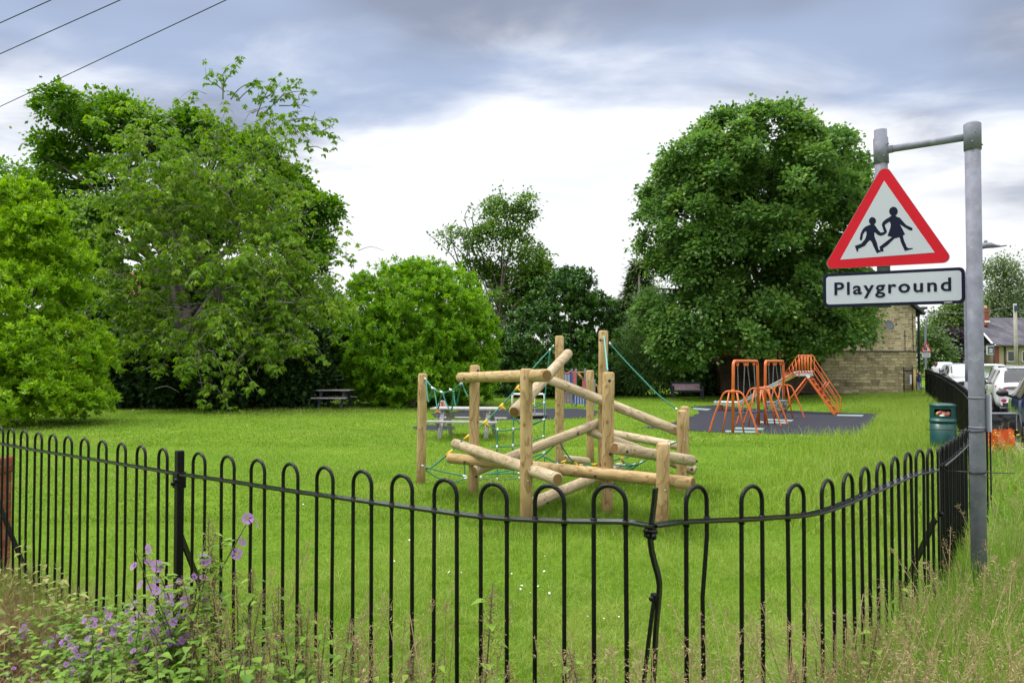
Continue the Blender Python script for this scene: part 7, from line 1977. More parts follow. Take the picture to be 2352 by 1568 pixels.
    # --- dark understorey masses
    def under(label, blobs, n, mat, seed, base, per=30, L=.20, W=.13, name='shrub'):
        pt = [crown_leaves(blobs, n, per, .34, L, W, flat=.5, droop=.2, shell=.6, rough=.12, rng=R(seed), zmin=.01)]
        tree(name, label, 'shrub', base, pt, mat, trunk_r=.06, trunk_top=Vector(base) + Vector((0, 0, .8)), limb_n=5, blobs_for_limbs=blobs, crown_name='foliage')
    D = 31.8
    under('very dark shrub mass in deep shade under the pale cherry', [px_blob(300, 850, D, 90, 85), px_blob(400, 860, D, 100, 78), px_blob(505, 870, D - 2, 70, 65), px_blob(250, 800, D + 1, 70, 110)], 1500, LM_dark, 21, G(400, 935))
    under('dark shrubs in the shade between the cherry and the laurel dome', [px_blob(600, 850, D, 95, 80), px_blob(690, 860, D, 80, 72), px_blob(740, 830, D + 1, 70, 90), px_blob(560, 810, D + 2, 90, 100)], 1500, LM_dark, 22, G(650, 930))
    D = 43.0
    under('dark low shrubs behind the pink bench below the big tree', [px_blob(1640, 862, D, 70, 46), px_blob(1700, 870, D, 62, 42), px_blob(1600, 850, D + .6, 66, 58), px_blob(1750, 866, D + 1, 50, 36)], 620, LM_dark, 23, G(1660, 908))
    under('low green shrubs at the foot of the holly', [px_blob(1180, 880, D, 52, 42), px_blob(1240, 892, D, 55, 30), px_blob(1390, 886, D, 60, 36), px_blob(1440, 880, D, 46, 36), px_blob(1160, 830, D + 4, 60, 80)], 560, LM_holly, 24, G(1300, 914), L=.13)
    D = 60.0
    under('distant hedge closing the view behind the sycamore and laurel dome', [px_blob(u, 800, D, 90, 70) for u in range(-150, 1100, 110)], 900, LM_far, 25, (P(300, 829, D).x, D, 0), L=.3, W=.2, name='hedge')
    under('distant hedge closing the view behind the holly and conifer', [px_blob(u, 830, D, 80, 40) for u in range(1150, 1700, 90)], 500, LM_far, 26, (P(1400, 829, D).x, D, 0), L=.3, W=.2, name='hedge')
    # --- trees beyond the lane on the right
    def far(name, label, blobs, n, mat, seed, base, L=.34, W=.24, tr=.25, per=22, rc=.8, droop=.35, group='trees beyond the lane'):
        pt = [crown_leaves(blobs, n, per, rc, L, W, flat=.5, droop=droop, shell=.7, rough=.16, rng=R(seed))]
        top = (blobs[0][0], blobs[0][1], blobs[0][2])
        tree(name, label, 'tree', base, pt, mat, trunk_r=tr, trunk_top=top, limb_n=8, blobs_for_limbs=blobs, group=group)
    D = 95
    far('birch_tree', 'tall pale weeping birch above the far slate roof', [px_blob(2285, 690, D, 24, 60), px_blob(2275, 625, D, 18, 30), px_blob(2302, 620, D, 20, 38), px_blob(2320, 625, D, 22, 40), px_blob(2312, 690, D, 30, 55), px_blob(2345, 660, D, 18, 36), px_blob(2285, 760, D, 36, 60), px_blob(2340, 740, D, 40, 60), px_blob(2260, 720, D, 22, 50)], 560, LM_birch, 31, (P(2295, 829, D).x, D, 0), L=.36, W=.22, droop=.8, rc=1.0)
    D = 88
    far('broadleaf_tree', 'green tree in the gap between the stone house and the sign pole', [px_blob(2180, 735, D, 36, 30), px_blob(2205, 715, D, 30, 32), px_blob(2155, 760, D, 30, 26), px_blob(2215, 760, D, 26, 36), px_blob(2235, 735, D, 24, 40), px_blob(2150, 735, D, 14, 14)], 300, LM_far, 32, (P(2190, 829, D).x, D, 0), L=.40, W=.28)
    D = 80
    far('copper_beech', 'dark purple leaved tree behind the silver grey estate car', [px_blob(2190, 800, D, 40, 42), px_blob(2160, 775, D, 24, 20), px_blob(2215, 810, D, 26, 40)], 260, LM_purple, 33, (P(2190, 829, D).x, D, 0), L=.34, W=.26, tr=.15)
    far('copper_beech', 'dark purple tree high above the far slate roof', [px_blob(2352, 690, D + 40, 20, 26), px_blob(2375, 690, D + 40, 30, 40)], 90, LM_purple, 34, (P(2365, 829, D + 40).x, D + 40, 0), L=.4, W=.3, tr=.15)
    D = 66
    far('hawthorn_bush', 'bright green bush with whitish blossom behind the small warning sign', [px_blob(2135, 800, D, 32, 40), px_blob(2160, 810, D, 30, 36), px_blob(2122, 770, D, 18, 30), px_blob(2150, 840, D, 40, 22)], 320, leafmat('hawthorn leaf', (.05, .11, .02), (.10, .18, .03), (.24, .30, .18), trans=.3), 35, (P(2140, 829, D).x, D, 0), L=.24, W=.17, tr=.1)
    D = 100
    far('broadleaf_tree', 'dark tree mass behind the hanging navy sign', [px_blob(2268, 790, D, 22, 50), px_blob(2250, 800, D, 26, 50), px_blob(2230, 815, D, 30, 40)], 220, LM_dark, 36, (P(2262, 829, D).x, D, 0), L=.4, W=.3)

def cherry():
    rg = np.random.default_rng(77); rr = random.Random(77)
    D0 = 30.5
    base = G(505, 936, 0.0); base = Vector((P(470, 900, 34.0).x, 34.0, 0))
    root = thing('cherry_tree', 'pale yellow green cherry with drooping sprays in front of the dark sycamore', 'tree', base)
    tr = MB(); tk = MB(); fork = P(505, 700, 31.5)
    tk.tube(catmull([base, base.lerp(fork, .5) + Vector((.1, 0, 0)), fork], 5), [.26, .25, .24, .23, .22, .21, .20, .19, .18, .17, .16], 10)
    Pb = []; Dd = []; Nn = []; Tn = []; Lg = []
    def spray(pts, r0, dens, hang=1.0, tint=0.0, sp=.10):
        """an arching branch with leaves hanging along it"""
        q = catmull([Vector(p) for p in pts], 5)
        tr.tube(q, [max(.006, r0 * (1 - .8 * k / (len(q) - 1))) for k in range(len(q))], 5)
        a = np.array([list(x) for x in q]); seg = np.linalg.norm(np.diff(a, axis=0), axis=1); L = seg.sum(); nn = max(1, int(L * dens / 8.0)); n = nn * 8
        t = np.repeat(rg.beta(1.6, 1.0, nn) * L, 8); cs = np.concatenate([[0], np.cumsum(seg)])
        p = np.stack([np.interp(t, cs, a[:, k]) for k in range(3)], 1)
        p = p + np.repeat(rg.normal(size=(nn, 3)) * sp, 8, 0) + rg.normal(size=(n, 3)) * .025
        d = unit(rg.normal(size=(n, 3)) * np.array([.75, .75, .35]) + np.array([0, 0, -.85 * hang]))
        Pb.append(p); Dd.append(d); Nn.append(unit(rg.normal(size=(n, 3)) + np.array([0, -.6, .5]))); Tn.append(np.clip(.5 + tint + rg.normal(0, .15, n), 0, 1)); Lg.append(rg.uniform(.16, .26, n))
    # scaffold limbs to the edges of the crown, in picture terms
    ends = [(300, 330, 30), (400, 290, 31), (500, 285, 31), (600, 300, 31), (660, 340, 30.5), (270, 450, 29.5), (250, 560, 29.5), (300, 680, 29), (360, 780, 28.5), (450, 820, 28), (560, 820, 28), (640, 760, 28.5), (700, 700, 29), (740, 640, 29.5), (680, 560, 29), (640, 470, 29.5), (560, 420, 29), (450, 400, 29), (360, 470, 28.5), (420, 600, 28), (540, 620, 28), (600, 680, 28), (500, 740, 27.8), (360, 380, 30), (690, 780, 29), (300, 790, 29)]
    for u, v, d in ends:
        e = P(u, v, d)
        m = fork.lerp(e, .5) + Vector((0, 0, .5 + .3 * rr.random())); spray([fork, m, e], .026, 6, tint=-.05)
        # secondary sprays that arch out and hang
        for k in range(30):
            s = fork.lerp(e, rr.uniform(.45, 1.05)) + Vector((rr.gauss(0, .5), rr.gauss(0, .5), rr.gauss(.2, .45)))
            L = rr.uniform(.6, 1.7); az = math.atan2(e.z - fork.z, e.x - fork.x) + rr.gauss(0, .9)
            o = Vector((math.cos(az), -rr.uniform(-.3, .9), .35 * math.sin(az))).normalized() * L
            spray([s, s + o * .5 + Vector((0, 0, .12 * L)), s + o + Vector((0, 0, -.35 * L))], .012, 46, tint=rr.gauss(0, .12), sp=.14)
    # the long shoots that stand out of the top against the sky (traced shapes given real distance)
    def z(x, y): return ((400 + x / 3.564) * .91875, (120 + y / 3.564) * .91875)
    shoots = [([(560, 460), (570, 320), (640, 220), (690, 140), (715, 60)], 20), ([(575, 390), (520, 340), (450, 300), (415, 240), (400, 165)], 20), ([(560, 360), (540, 300), (505, 215)], 16), ([(570, 300), (560, 240), (590, 175)], 14), ([(630, 460), (690, 380), (760, 330), (850, 300), (940, 300)], 20),
              ([(690, 470), (760, 400), (830, 350), (900, 370)], 14), ([(860, 610), (900, 500), (950, 400), (990, 300), (1050, 250)], 20), ([(940, 440), (1000, 400), (1080, 300)], 12), ([(870, 610), (960, 550), (1060, 450), (1150, 350), (1215, 275)], 18), ([(1030, 490), (1100, 420), (1200, 390), (1290, 390), (1360, 400)], 18), ([(1060, 515), (1180, 515), (1260, 510), (1345, 530)], 14),
              ([(1150, 650), (1250, 630), (1350, 630), (1440, 650), (1530, 610)], 18), ([(1180, 690), (1300, 700), (1440, 745), (1530, 785), (1640, 830)], 18), ([(1440, 745), (1500, 710), (1570, 655)], 14), ([(1160, 700), (1240, 750), (1350, 835)], 8), ([(1310, 890), (1400, 880), (1510, 940)], 20), ([(1150, 610), (1200, 580), (1270, 560)], 14), ([(850, 500), (870, 440), (880, 400)], 12), ([(820, 580), (900, 540), (950, 520)], 16), ([(600, 420), (650, 410), (700, 440)], 18), ([(1240, 460), (1240, 420), (1290, 400)], 12), ([(1360, 640), (1370, 600), (1385, 560)], 14)]
    for px, dens in shoots:
        pts = [P(*z(*q), 30.6 + .5 * rr.random()) for q in px]
        spray(pts, .03, dens * 1.9, hang=.8, tint=-.12, sp=.12)
    # bare grey twigs showing through
    for k in range(60):
        u, v, d = rr.choice(ends); e = P(u + rr.gauss(0, 40), v + rr.gauss(0, 40), d - .4); o = Vector((rr.uniform(-1.4, 1.4), rr.uniform(-.4, .2), rr.uniform(-.8, .2)))
        tr.tube(catmull([e, e + o * .5 + Vector((0, 0, .15)), e + o], 4), [.016 - .0012 * i for i in range(9)], 4)
    build('branch', tr, M_barkgrey, root); build('trunk', tk, M_bark, root)
    Pb = np.concatenate(Pb); Dd = np.concatenate(Dd); Nn = np.concatenate(Nn); Tn = np.concatenate(Tn); Lg = np.concatenate(Lg)
    V, F = leaf_quads(Pb, Dd, Nn, Lg, Lg * .42, fold=.12)
    build_np('crown', V, F, LM_cherry, root, tint=np.repeat(Tn, 4))
trees()
# ---------------------------------------------------------------- grass
LM_lawn = leafmat('lawn grass blade', (0.115, 0.198, 0.020), (0.210, 0.335, 0.040), (0.395, 0.455, 0.120), rough=.6, trans=.45, spec=.25, patch=.55, pamt=.30)
LM_meadow = leafmat('meadow grass blade', (0.095, 0.200, 0.020), (0.195, 0.330, 0.042), (0.390, 0.430, 0.120), rough=.6, trans=.42, spec=.25, patch=1.2, pamt=.28)
LM_straw = leafmat('seeding grass head', (0.250, 0.165, 0.085), (0.390, 0.290, 0.165), (0.520, 0.440, 0.260), rough=.7, trans=.3, spec=.15, patch=3, pamt=.2)
LM_nettle = leafmat('nettle leaf', (0.075, 0.165, 0.020), (0.155, 0.285, 0.030), (0.260, 0.390, 0.048), rough=.55, trans=.35, spec=.25, patch=3, pamt=.2)
LM_nettleseed = leafmat('nettle tassel', (0.120, 0.085, 0.042), (0.215, 0.150, 0.085), (0.270, 0.230, 0.110), rough=.7, trans=.25, spec=.15, patch=5, pamt=.2)
LM_mallow = leafmat('mallow leaf', (0.120, 0.225, 0.036), (0.215, 0.350, 0.058), (0.330, 0.460, 0.105), rough=.6, trans=.35, spec=.2, patch=4, pamt=.2)
LM_petal = leafmat('mallow petal', (0.330, 0.140, 0.440), (0.470, 0.240, 0.580), (0.590, 0.380, 0.680), rough=.6, trans=.4, spec=.2, patch=9, pamt=.2)
LM_dry = leafmat('dry stalk', (0.140, 0.085, 0.040), (0.260, 0.175, 0.095), (0.420, 0.320, 0.190), rough=.8, trans=.25, spec=.1, patch=3, pamt=.25)
LM_pale = leafmat('pale nettle leaf', (0.170, 0.185, 0.050), (0.270, 0.290, 0.085), (0.390, 0.400, 0.150), rough=.6, trans=.35, spec=.2, patch=3, pamt=.25)
M_stem = pmat('green stem', (.09, .11, .035), .6, .3, 20)
M_stemred = pmat('brownish stem', (.09, .055, .03), .6, .3, 20)
M_daisy = pmat('daisy white', (.75, .75, .72), .6, .05)
M_buttercup = pmat('yellow petal', (.70, .50, .02), .5, .1)

def blades(xy, h, w, lean, rng, segs=2, base_z=None):
    """curved tapering grass blades; returns V, faces, count of verts per blade"""
    n = len(xy); z0 = gz(xy[:, 0], xy[:, 1]) if base_z is None else base_z
    a = rng.uniform(0, 6.28, n); b = rng.uniform(0, 6.28, n)
    side = np.stack([np.cos(a), np.sin(a), np.zeros(n)], 1); ld = np.stack([np.cos(b), np.sin(b), np.zeros(n)], 1)
    base = np.stack([xy[:, 0], xy[:, 1], z0 - .01], 1)
    rows = []
    for k in range(segs + 1):
        t = k / segs; c = base + np.array([0, 0, 1.0]) * (h * t * (1 - .35 * lean * t))[:, None] + ld * (h * lean * t ** 2)[:, None]
        if k < segs:
            ww = (w * (1 - .55 * t))[:, None] * .5; rows += [c - side * ww, c + side * ww]
        else: rows.append(c)
    V = np.stack(rows, 1); m = V.shape[1]; V = V.reshape(-1, 3)
    q = np.arange(n)[:, None] * m; F = []
    for k in range(segs - 1): F.append(q + np.array([2 * k, 2 * k + 1, 2 * k + 3, 2 * k + 2]))
    F.append(q + np.array([2 * segs - 2, 2 * segs - 1, 2 * segs]))
    return V, F, m
def in_poly(x, y, poly):
    c = np.zeros(len(x), bool); n = len(poly); j = n - 1
    for i in range(n):
        xi, yi = poly[i][0], poly[i][1]; xj, yj = poly[j][0], poly[j][1]
        k = ((yi > y) != (yj > y)) & (x < (xj - xi) * (y - yi) / (yj - yi + 1e-12) + xi); c ^= k; j = i
    return c
def frustum_xy(n, d0, d1, rng, power=1.0, margin=.06):
    """points on the ground inside the view, distance density falling as wanted"""
    t = rng.random(n); d = (d0 ** (1 - power) + t * (d1 ** (1 - power) - d0 ** (1 - power))) ** (1 / (1 - power)) if power != 1 else d0 * (d1 / d0) ** t
    x = (rng.random(n) * 2 - 1) * (.667 + margin) * d
    return np.stack([x, d], 1)
def clumpy(xy, s, rng):
    ph = rng.uniform(0, 6.28, 8); f = rng.normal(size=(8, 2)) * s
    return sum(np.sin(xy @ f[k] + ph[k]) for k in range(8)) / 4
def lawn():
    rg = np.random.default_rng(5)
    Vs = []; Fs = []; Ts = []; off = 0
    def add(n, d0, d1, power, h0, h1, w, lean):
        nonlocal off
        xy = frustum_xy(n, d0, d1, rg, power)
        s = side_dist(xy[:, 0], xy[:, 1])
        keep = (s < -.05) & ~in_poly(xy[:, 0], xy[:, 1], PLAY) & ~in_poly(xy[:, 0], xy[:, 1], PLAY2) & ~in_poly(xy[:, 0], xy[:, 1], PLAY3)
        xy = xy[keep]; m = len(xy)
        cl = clumpy(xy, 2.2, rg) * .7 + clumpy(xy, .55, np.random.default_rng(3)) * .8; cl2 = clumpy(xy, 7, rg)
        h = rg.uniform(h0, h1, m) * (1 + .40 * cl + .35 * cl2) 
        h = np.clip(h, .015, .3)
        V, F, k = blades(xy, h, np.full(m, w) * rg.uniform(.7, 1.3, m), np.clip(rg.normal(lean, .35, m), .05, 1.3), rg)
        Vs.append(V); Fs.append([f + off for f in F]); Ts.append(np.repeat(np.clip((rg.random(m) < .05) * .5 + .43 + .24 * cl + .16 * cl2 + rg.normal(0, .20, m), 0, 1), k)); off += len(V)
    add(230000, 3.0, 9.5, 1.2, .04, .115, .0044, .8)
    add(120000, 9, 18, 1.4, .04, .085, .010, .5)
    add(110000, 17, 40, 1.6, .04, .085, .022, .5)
    # longer grass round the feet of the logs, tinted dark as contact shade
    P0 = np.array([[G(u, v).x, G(u, v).y] for u, v in ((1209, 1208), (1087, 1143), (1393, 1190), (1522, 1222), (1383, 1121), (1564, 1137), (1300, 1170), (1240, 1180), (1450, 1200), (1074, 1010))])
    n = 16000; xy = P0[rg.integers(0, len(P0), n)] + rg.normal(size=(n, 2)) * .36; m = len(xy)
    V, F, k = blades(xy, rg.uniform(.07, .20, m), np.full(m, .0085), np.clip(rg.normal(.5, .3, m), .05, 1.2), rg)
    Vs.append(V); Fs.append([f + off for f in F]); Ts.append(np.repeat(np.clip(rg.normal(.16, .14, m), 0, 1), k)); off += len(V)
    # rough long grass on the bank by the railings and gate
    n = 60000; t = rg.random(n) ** .8 * 33; s = -np.abs(rg.normal(0, 1.3, n)) - .1
    q = [fp(a) for a in t]; xy = np.array([a[0] for a in q]) + np.array([a[2] for a in q]) * s[:, None]
    m = (xy[:, 1] > 7.5) & (s > -4.5); m &= ~in_poly(xy[:, 0], xy[:, 1], PLAY); xy = xy[m]; m = len(xy)
    V, F, k = blades(xy, rg.uniform(.12, .42, m), np.full(m, .014), np.clip(rg.normal(.45, .3, m), .05, 1.2), rg)
    Vs.append(V); Fs.append([f + off for f in F]); Ts.append(np.repeat(np.clip(rg.normal(.58, .18, m), 0, 1), k)); off += len(V)
    FF = [np.concatenate(x) for x in zip(*Fs)]
    o = build_np('lawn_grass', np.concatenate(Vs), FF, LM_lawn, tint=np.concatenate(Ts)); meta(o, 'short bright green grass of the lawn', kind='stuff')
    # daisies
    n = 1100; xy = frustum_xy(n, 3.6, 33, rg, 1.0); cl = clumpy(xy, .9, rg)
    s = side_dist(xy[:, 0], xy[:, 1]); k = (s < -.3) & (cl > .62) & ~in_poly(xy[:, 0], xy[:, 1], PLAY) & ~in_poly(xy[:, 0], xy[:, 1], PLAY2); xy = xy[k]; m = len(xy)
    z = gz(xy[:, 0], xy[:, 1]) + rg.uniform(.05, .10, m); c = np.stack([xy[:, 0], xy[:, 1], z], 1); r = rg.uniform(.004, .008, m) * (1 + .04 * xy[:, 1])
    ang = np.linspace(0, 6.28, 8)[:-1]; tilt = rg.normal(size=(m, 2)) * .35
    V = np.stack([c + np.stack([r * np.cos(a), r * np.sin(a), r * (np.cos(a) * tilt[:, 0] + np.sin(a) * tilt[:, 1])], 1) for a in ang], 1).reshape(-1, 3)
    o = build_np('daisies', V, np.arange(m * 7).reshape(m, 7), M_daisy); meta(o, 'tiny white daisies scattered through the lawn', kind='stuff')
lawn()

def verge():
    rg = np.random.default_rng(6)
    Vs = []; Fs = []; Ts = []; off = 0
    def put(xy, h, w, lean, tint, segs=3):
        nonlocal off
        V, F, k = blades(xy, h, w, lean, rg, segs)
        Vs.append(V); Fs.append([f + off for f in F]); Ts.append(np.repeat(np.clip(tint, 0, 1), k)); off += len(V)
    # right of the pole and along the railings to the road
    n = 165000; d = 1.9 * (30 / 1.9) ** (rg.random(n) ** 1.15); x = d * rg.uniform(.0, .74, n); xy = np.stack([x, d], 1)
    s = side_dist(x, d); road = np.where(d > 7.6, s, (xy - FA) @ FN)
    k = (s > .02) & (road < .8) & (s < 4.5); xy = xy[k]; dd = d[k]; m = len(xy); cl = clumpy(xy, 1.8, rg)
    near = sstep(-dd, -9, -3)
    h = rg.uniform(.20, .66, m) * (.75 + .35 * cl * .5 + .25 * near); w = (.0072 + .001 * dd) * rg.uniform(.6, 1.4, m)
    put(xy, np.clip(h, .08, .75), w, np.clip(rg.normal(.62, .35, m), .05, 1.3), .42 + .2 * cl + rg.normal(0, .17, m))
    # strip at the foot of the railings, in front of them
    n = 26000; u = rg.uniform(-40, 2200, n); q = [rail_at(a) for a in u]
    c = np.array([[p.x, p.y] for p, t in q]); nr = np.array([[t.y, -t.x] for p, t in q]); o_ = np.abs(rg.normal(.12, .22, n)) - .06
    xy = c + nr * o_[:, None]
    put(xy, rg.uniform(.10, .36, n), np.full(n, .005) * rg.uniform(.6, 1.5, n), np.clip(rg.normal(.5, .35, n), .05, 1.3), rg.normal(.42, .2, n))
    # tall growth against the outside of the right hand length
    n = 52000; u = 2215 - (2215 - 1560) * rg.random(n) ** 1.5; q = [rail_at(a) for a in u]
    c = np.array([[p.x, p.y] for p, t in q]); nr = np.array([[t.y, -t.x] for p, t in q]); o_ = np.abs(rg.normal(.05, .40, n)) + .02
    hh = rg.uniform(.24, .72, n) * (.6 + .4 * sstep(u, 1600, 2050))
    put(c + nr * o_[:, None], hh, np.full(n, .0068) * rg.uniform(.6, 1.6, n), np.clip(rg.normal(.55, .35, n), .05, 1.3), rg.normal(.46, .2, n))
    FF = [np.concatenate(x) for x in zip(*Fs)]
    o = build_np('verge_grass', np.concatenate(Vs), FF, LM_meadow, tint=np.concatenate(Ts)); meta(o, 'long unmown grass of the verge outside the railings', kind='stuff')
    # seeding heads: thin stalks with feathery panicles
    Pb = []; Dd = []; Nn = []; Lg = []; Wd = []; Tn = []; SV = []; SF = []; so = 0; ST = []
    n = 1500
    d = 2.3 * (13 / 2.3) ** (rg.random(n) ** 1.2); x = d * rg.uniform(.05, .70, n)
    s = side_dist(x, d); k = (s > .05) & (s < 3.2) & (np.where(d > 7.6, s, (np.stack([x, d], 1) - FA) @ FN) < .75); x = x[k]; d = d[k]
    ex = []
    for k in range(230):
        p, t = rail_at(rg.uniform(540, 1900)); o_ = abs(rg.normal(.15, .2)); ex.append((p.x + t.y * o_, p.y - t.x * o_))
    ex = np.array(ex); x = np.concatenate([x, ex[:, 0]]); d = np.concatenate([d, ex[:, 1]]); n = len(x)
    z0 = gz(x, d)
    for i in range(n):
        H = rg.uniform(.35, .85); le = rg.normal(size=2) * .16
        b = np.array([x[i], d[i], z0[i]]); tip = b + np.array([le[0], le[1], H]); mid = b * .5 + tip * .5 + np.array([-le[0], -le[1], 0]) * .25
        ts = np.linspace(0, 1, 6); q = np.array([(1 - t) ** 2 * b + 2 * t * (1 - t) * mid + t * t * tip for t in ts]); w = .0016
        for sd in (np.array([w, 0, 0]), np.array([0, w, 0])):
            SV.append(np.stack([q - sd, q + sd], 1).reshape(-1, 3)); SF.append(np.array([[2 * j, 2 * j + 1, 2 * j + 3, 2 * j + 2] for j in range(5)]) + so); so += 12; ST.append(np.full(12, rg.uniform(.2, .9)))
        npan = int(rg.integers(40, 75)); t = 1 - rg.random(npan) ** 1.2 * rg.uniform(.22, .34)
        c = np.stack([np.interp(t, ts, q[:, j]) for j in range(3)], 1); sp = (1.02 - t) * .34
        dr = unit(rg.normal(size=(npan, 3)) * [1, 1, .4] + [0, 0, .55]); p0 = c + dr * (sp * rg.uniform(.1, .9, npan))[:, None]
        Pb.append(p0); Dd.append(unit(dr + rg.normal(size=(npan, 3)) * .3)); Nn.append(rg.normal(size=(npan, 3))); Lg.append(rg.uniform(.010, .022, npan)); Wd.append(rg.uniform(.0018, .0042, npan)); Tn.append(np.clip(rg.normal(rg.uniform(.2, .75), .12, npan), 0, 1))
    V, F = leaf_quads(np.concatenate(Pb), np.concatenate(Dd), np.concatenate(Nn), np.concatenate(Lg), np.concatenate(Wd))
    SV = np.concatenate(SV); T = np.concatenate([np.repeat(np.concatenate(Tn), 4), np.concatenate(ST)])
    o = build_np('seeding_grass', np.concatenate([V, SV]), [np.concatenate([F, np.concatenate(SF) + len(V)])], LM_straw, tint=T); meta(o, 'brown feathery seed heads standing in the verge grass', kind='stuff')
verge()

# ---------------------------------------------------------------- nettles, mallows and dry plants at the foot of the railings
def stem_path(H, rr, bend=.12):
    q = [Vector((0, 0, 0))]
    a = rr.uniform(0, 6.28)
    for k in range(1, 7):
        t = k / 6; q.append(Vector((math.cos(a) * bend * t * t * H + rr.gauss(0, .006), math.sin(a) * bend * t * t * H + rr.gauss(0, .006), H * t)))
    return q
def at_path(q, t):
    f = t * (len(q) - 1); i = min(int(f), len(q) - 2); return q[i].lerp(q[i + 1], f - i)
def toothed(base, d, nrm, L, W, V, F, T, tint, droop=.25):
    """one broad leaf with a folded midrib and an outline of teeth"""
    d = Vector(d).normalized(); s = d.cross(Vector(nrm)).normalized(); up = s.cross(d)
    pr = [(0, 0), (.12, .30), (.20, .42), (.26, .40), (.36, .50), (.42, .45), (.54, .42), (.60, .34), (.74, .25), (.80, .17), (1, 0)]
    o = len(V); mid = []
    for t, w in pr:
        c = Vector(base) + d * L * t - Vector((0, 0, 1)) * droop * L * t * t
        V.append(c + s * w * W + up * w * W * .25); V.append(c); V.append(c - s * w * W + up * w * W * .25)
    for k in range(len(pr) - 1):
        a = o + 3 * k; F.append((a, a + 1, a + 4, a + 3)); F.append((a + 1, a + 2, a + 5, a + 4))
    T.extend([tint] * (3 * len(pr)))
def to_np(V): return np.array([list(v) for v in V])
def nettle_proto(H, seed, leafm, seedm, seeds=True, pale=False):
    rr = random.Random(seed); rg = np.random.default_rng(seed)
    root = thing('nettle_plant', None, None)
    q = stem_path(H, rr); mb = MB(); mb.tube(q, [.0042 - .0004 * k for k in range(7)], 6); build('stem', mb, M_stemred if not pale else M_stem, root)
    V = []; F = []; T = []; a = rr.uniform(0, 6.28); n = int(H / .075)
    for k in range(n):
        t = .12 + .88 * k / n; c = at_path(q, t); a += math.pi / 2; sz = (1.15 - .75 * t) if not pale else (.9 - .4 * abs(t - .6))
        for s in (0, math.pi):
            if rr.random() < .12: continue
            aa = a + s + rr.gauss(0, .25); d = Vector((math.cos(aa), math.sin(aa), rr.uniform(-.1, .45)))
            toothed(c + d * .015, d, (0, 0, 1), .105 * sz * rr.uniform(.8, 1.25), .085 * sz, V, F, T, min(1, max(0, .5 + rr.gauss(0, .18) + .2 * (t - .5))), droop=rr.uniform(.25, .7))
    build_np('foliage', to_np(V), np.array(F), leafm, root, tint=np.array(T)).location = (0, 0, 0)
    if seeds:
        Pb = []; Dd = []; n = int(H / .04)
        for k in range(n):
            t = .42 + .58 * k / n; c = at_path(q, t)
            for s in range(5):
                aa = rr.uniform(0, 6.28); Ln = rr.uniform(.04, .095) * (1.15 - .6 * t)
                for j in range(9):
                    f = j / 8; Pb.append(c + Vector((math.cos(aa), math.sin(aa), .25)) * Ln * f - Vector((0, 0, Ln * .9 * f * f)) + Vector((rr.gauss(0, .004), rr.gauss(0, .004), rr.gauss(0, .004)))); Dd.append((rr.gauss(0, 1), rr.gauss(0, 1), rr.gauss(-.3, 1)))
        m = len(Pb); Vq, Fq = leaf_quads(to_np(Pb), np.array(Dd), rg.normal(size=(m, 3)), rg.uniform(.006, .013, m), rg.uniform(.003, .006, m))
        build_np('seed_tassel', Vq, Fq, seedm, root, tint=np.repeat(np.clip(rg.normal(.5, .2, m), 0, 1), 4))
    return root
def flower_mesh(rr, c, nrm, R=.021):
    nrm = Vector(nrm).normalized(); x = nrm.orthogonal().normalized(); y = nrm.cross(x); V = []; F = []; T = []
    a0 = rr.uniform(0, 6.28)
    for k in range(5):
        a = a0 + 2 * math.pi * k / 5; d = x * math.cos(a) + y * math.sin(a); s = nrm.cross(d); o = len(V)
        for t, w, h in ((.12, .05, .0), (.55, .30, .18), (.9, .48, .30), (.92, .0, .28), (.9, -.48, .30), (.55, -.30, .18)):
            V.append(Vector(c) + d * R * t * 1.25 + s * R * w * 1.3 + nrm * R * h * .9)
        F.append((o, o + 1, o + 2, o + 3, o + 4, o + 5)); T += [.25, .5, .75, .55, .75, .5]
    return V, F, T
def mallow_proto(H, seed, nf):
    rr = random.Random(seed); root = thing('mallow_plant', None, None)
    mb = MB(); V = []; F = []; T = []; tips = []
    for st in range(3):
        q = stem_path(H * rr.uniform(.65, 1.0), rr, .35); mb.tube(q, [.004 - .0004 * k for k in range(7)], 6)
        for k in range(15):
            t = .12 + .85 * k / 15; c = at_path(q, t); a = rr.uniform(0, 6.28); d = Vector((math.cos(a), math.sin(a), rr.uniform(0, .6))); pl = rr.uniform(.03, .10) * (1.1 - .6 * t); e = c + d * pl
            mb.tube([c, e], .0014, 4); sz = (.06 - .03 * t) * rr.uniform(.8, 1.3)
            # round lobed leaf: five fanned lobes
            tt = min(1, max(0, .5 + rr.gauss(0, .2)))
            for j in (-1.1, -.5, 0, .5, 1.1):
                dd = Vector((math.cos(a + j), math.sin(a + j), rr.uniform(-.1, .35))); toothed(e, dd, (0, 0, 1), sz * (1 - .15 * abs(j)), sz * .75, V, F, T, tt, droop=.25)
        for k in range(nf // 3 + 1): tips.append(at_path(q, rr.uniform(.35, 1.0)))
    build('stem', mb, M_stem, root)
    build_np('foliage', to_np(V), np.array(F), LM_mallow, root, tint=np.array(T))
    for c in tips[:nf]:
        d = Vector((rr.gauss(0, .9), rr.gauss(0, .9), rr.uniform(.1, .9))); fv, ff, ft = flower_mesh(rr, c + d.normalized() * .05, d, rr.uniform(.0145, .0195))
        build_np('flower', to_np(fv), np.array(ff), LM_petal, root, tint=np.array(ft))
    return root
def set_plant(o, label, cat, group, loc, rz, sc):
    o.location = loc; o.rotation_euler = (random.Random(int(loc[0] * 999)).gauss(0, .05), random.Random(int(loc[1] * 999)).gauss(0, .05), rz); o.scale = (sc,) * 3
    meta(o, label, cat, group); return o
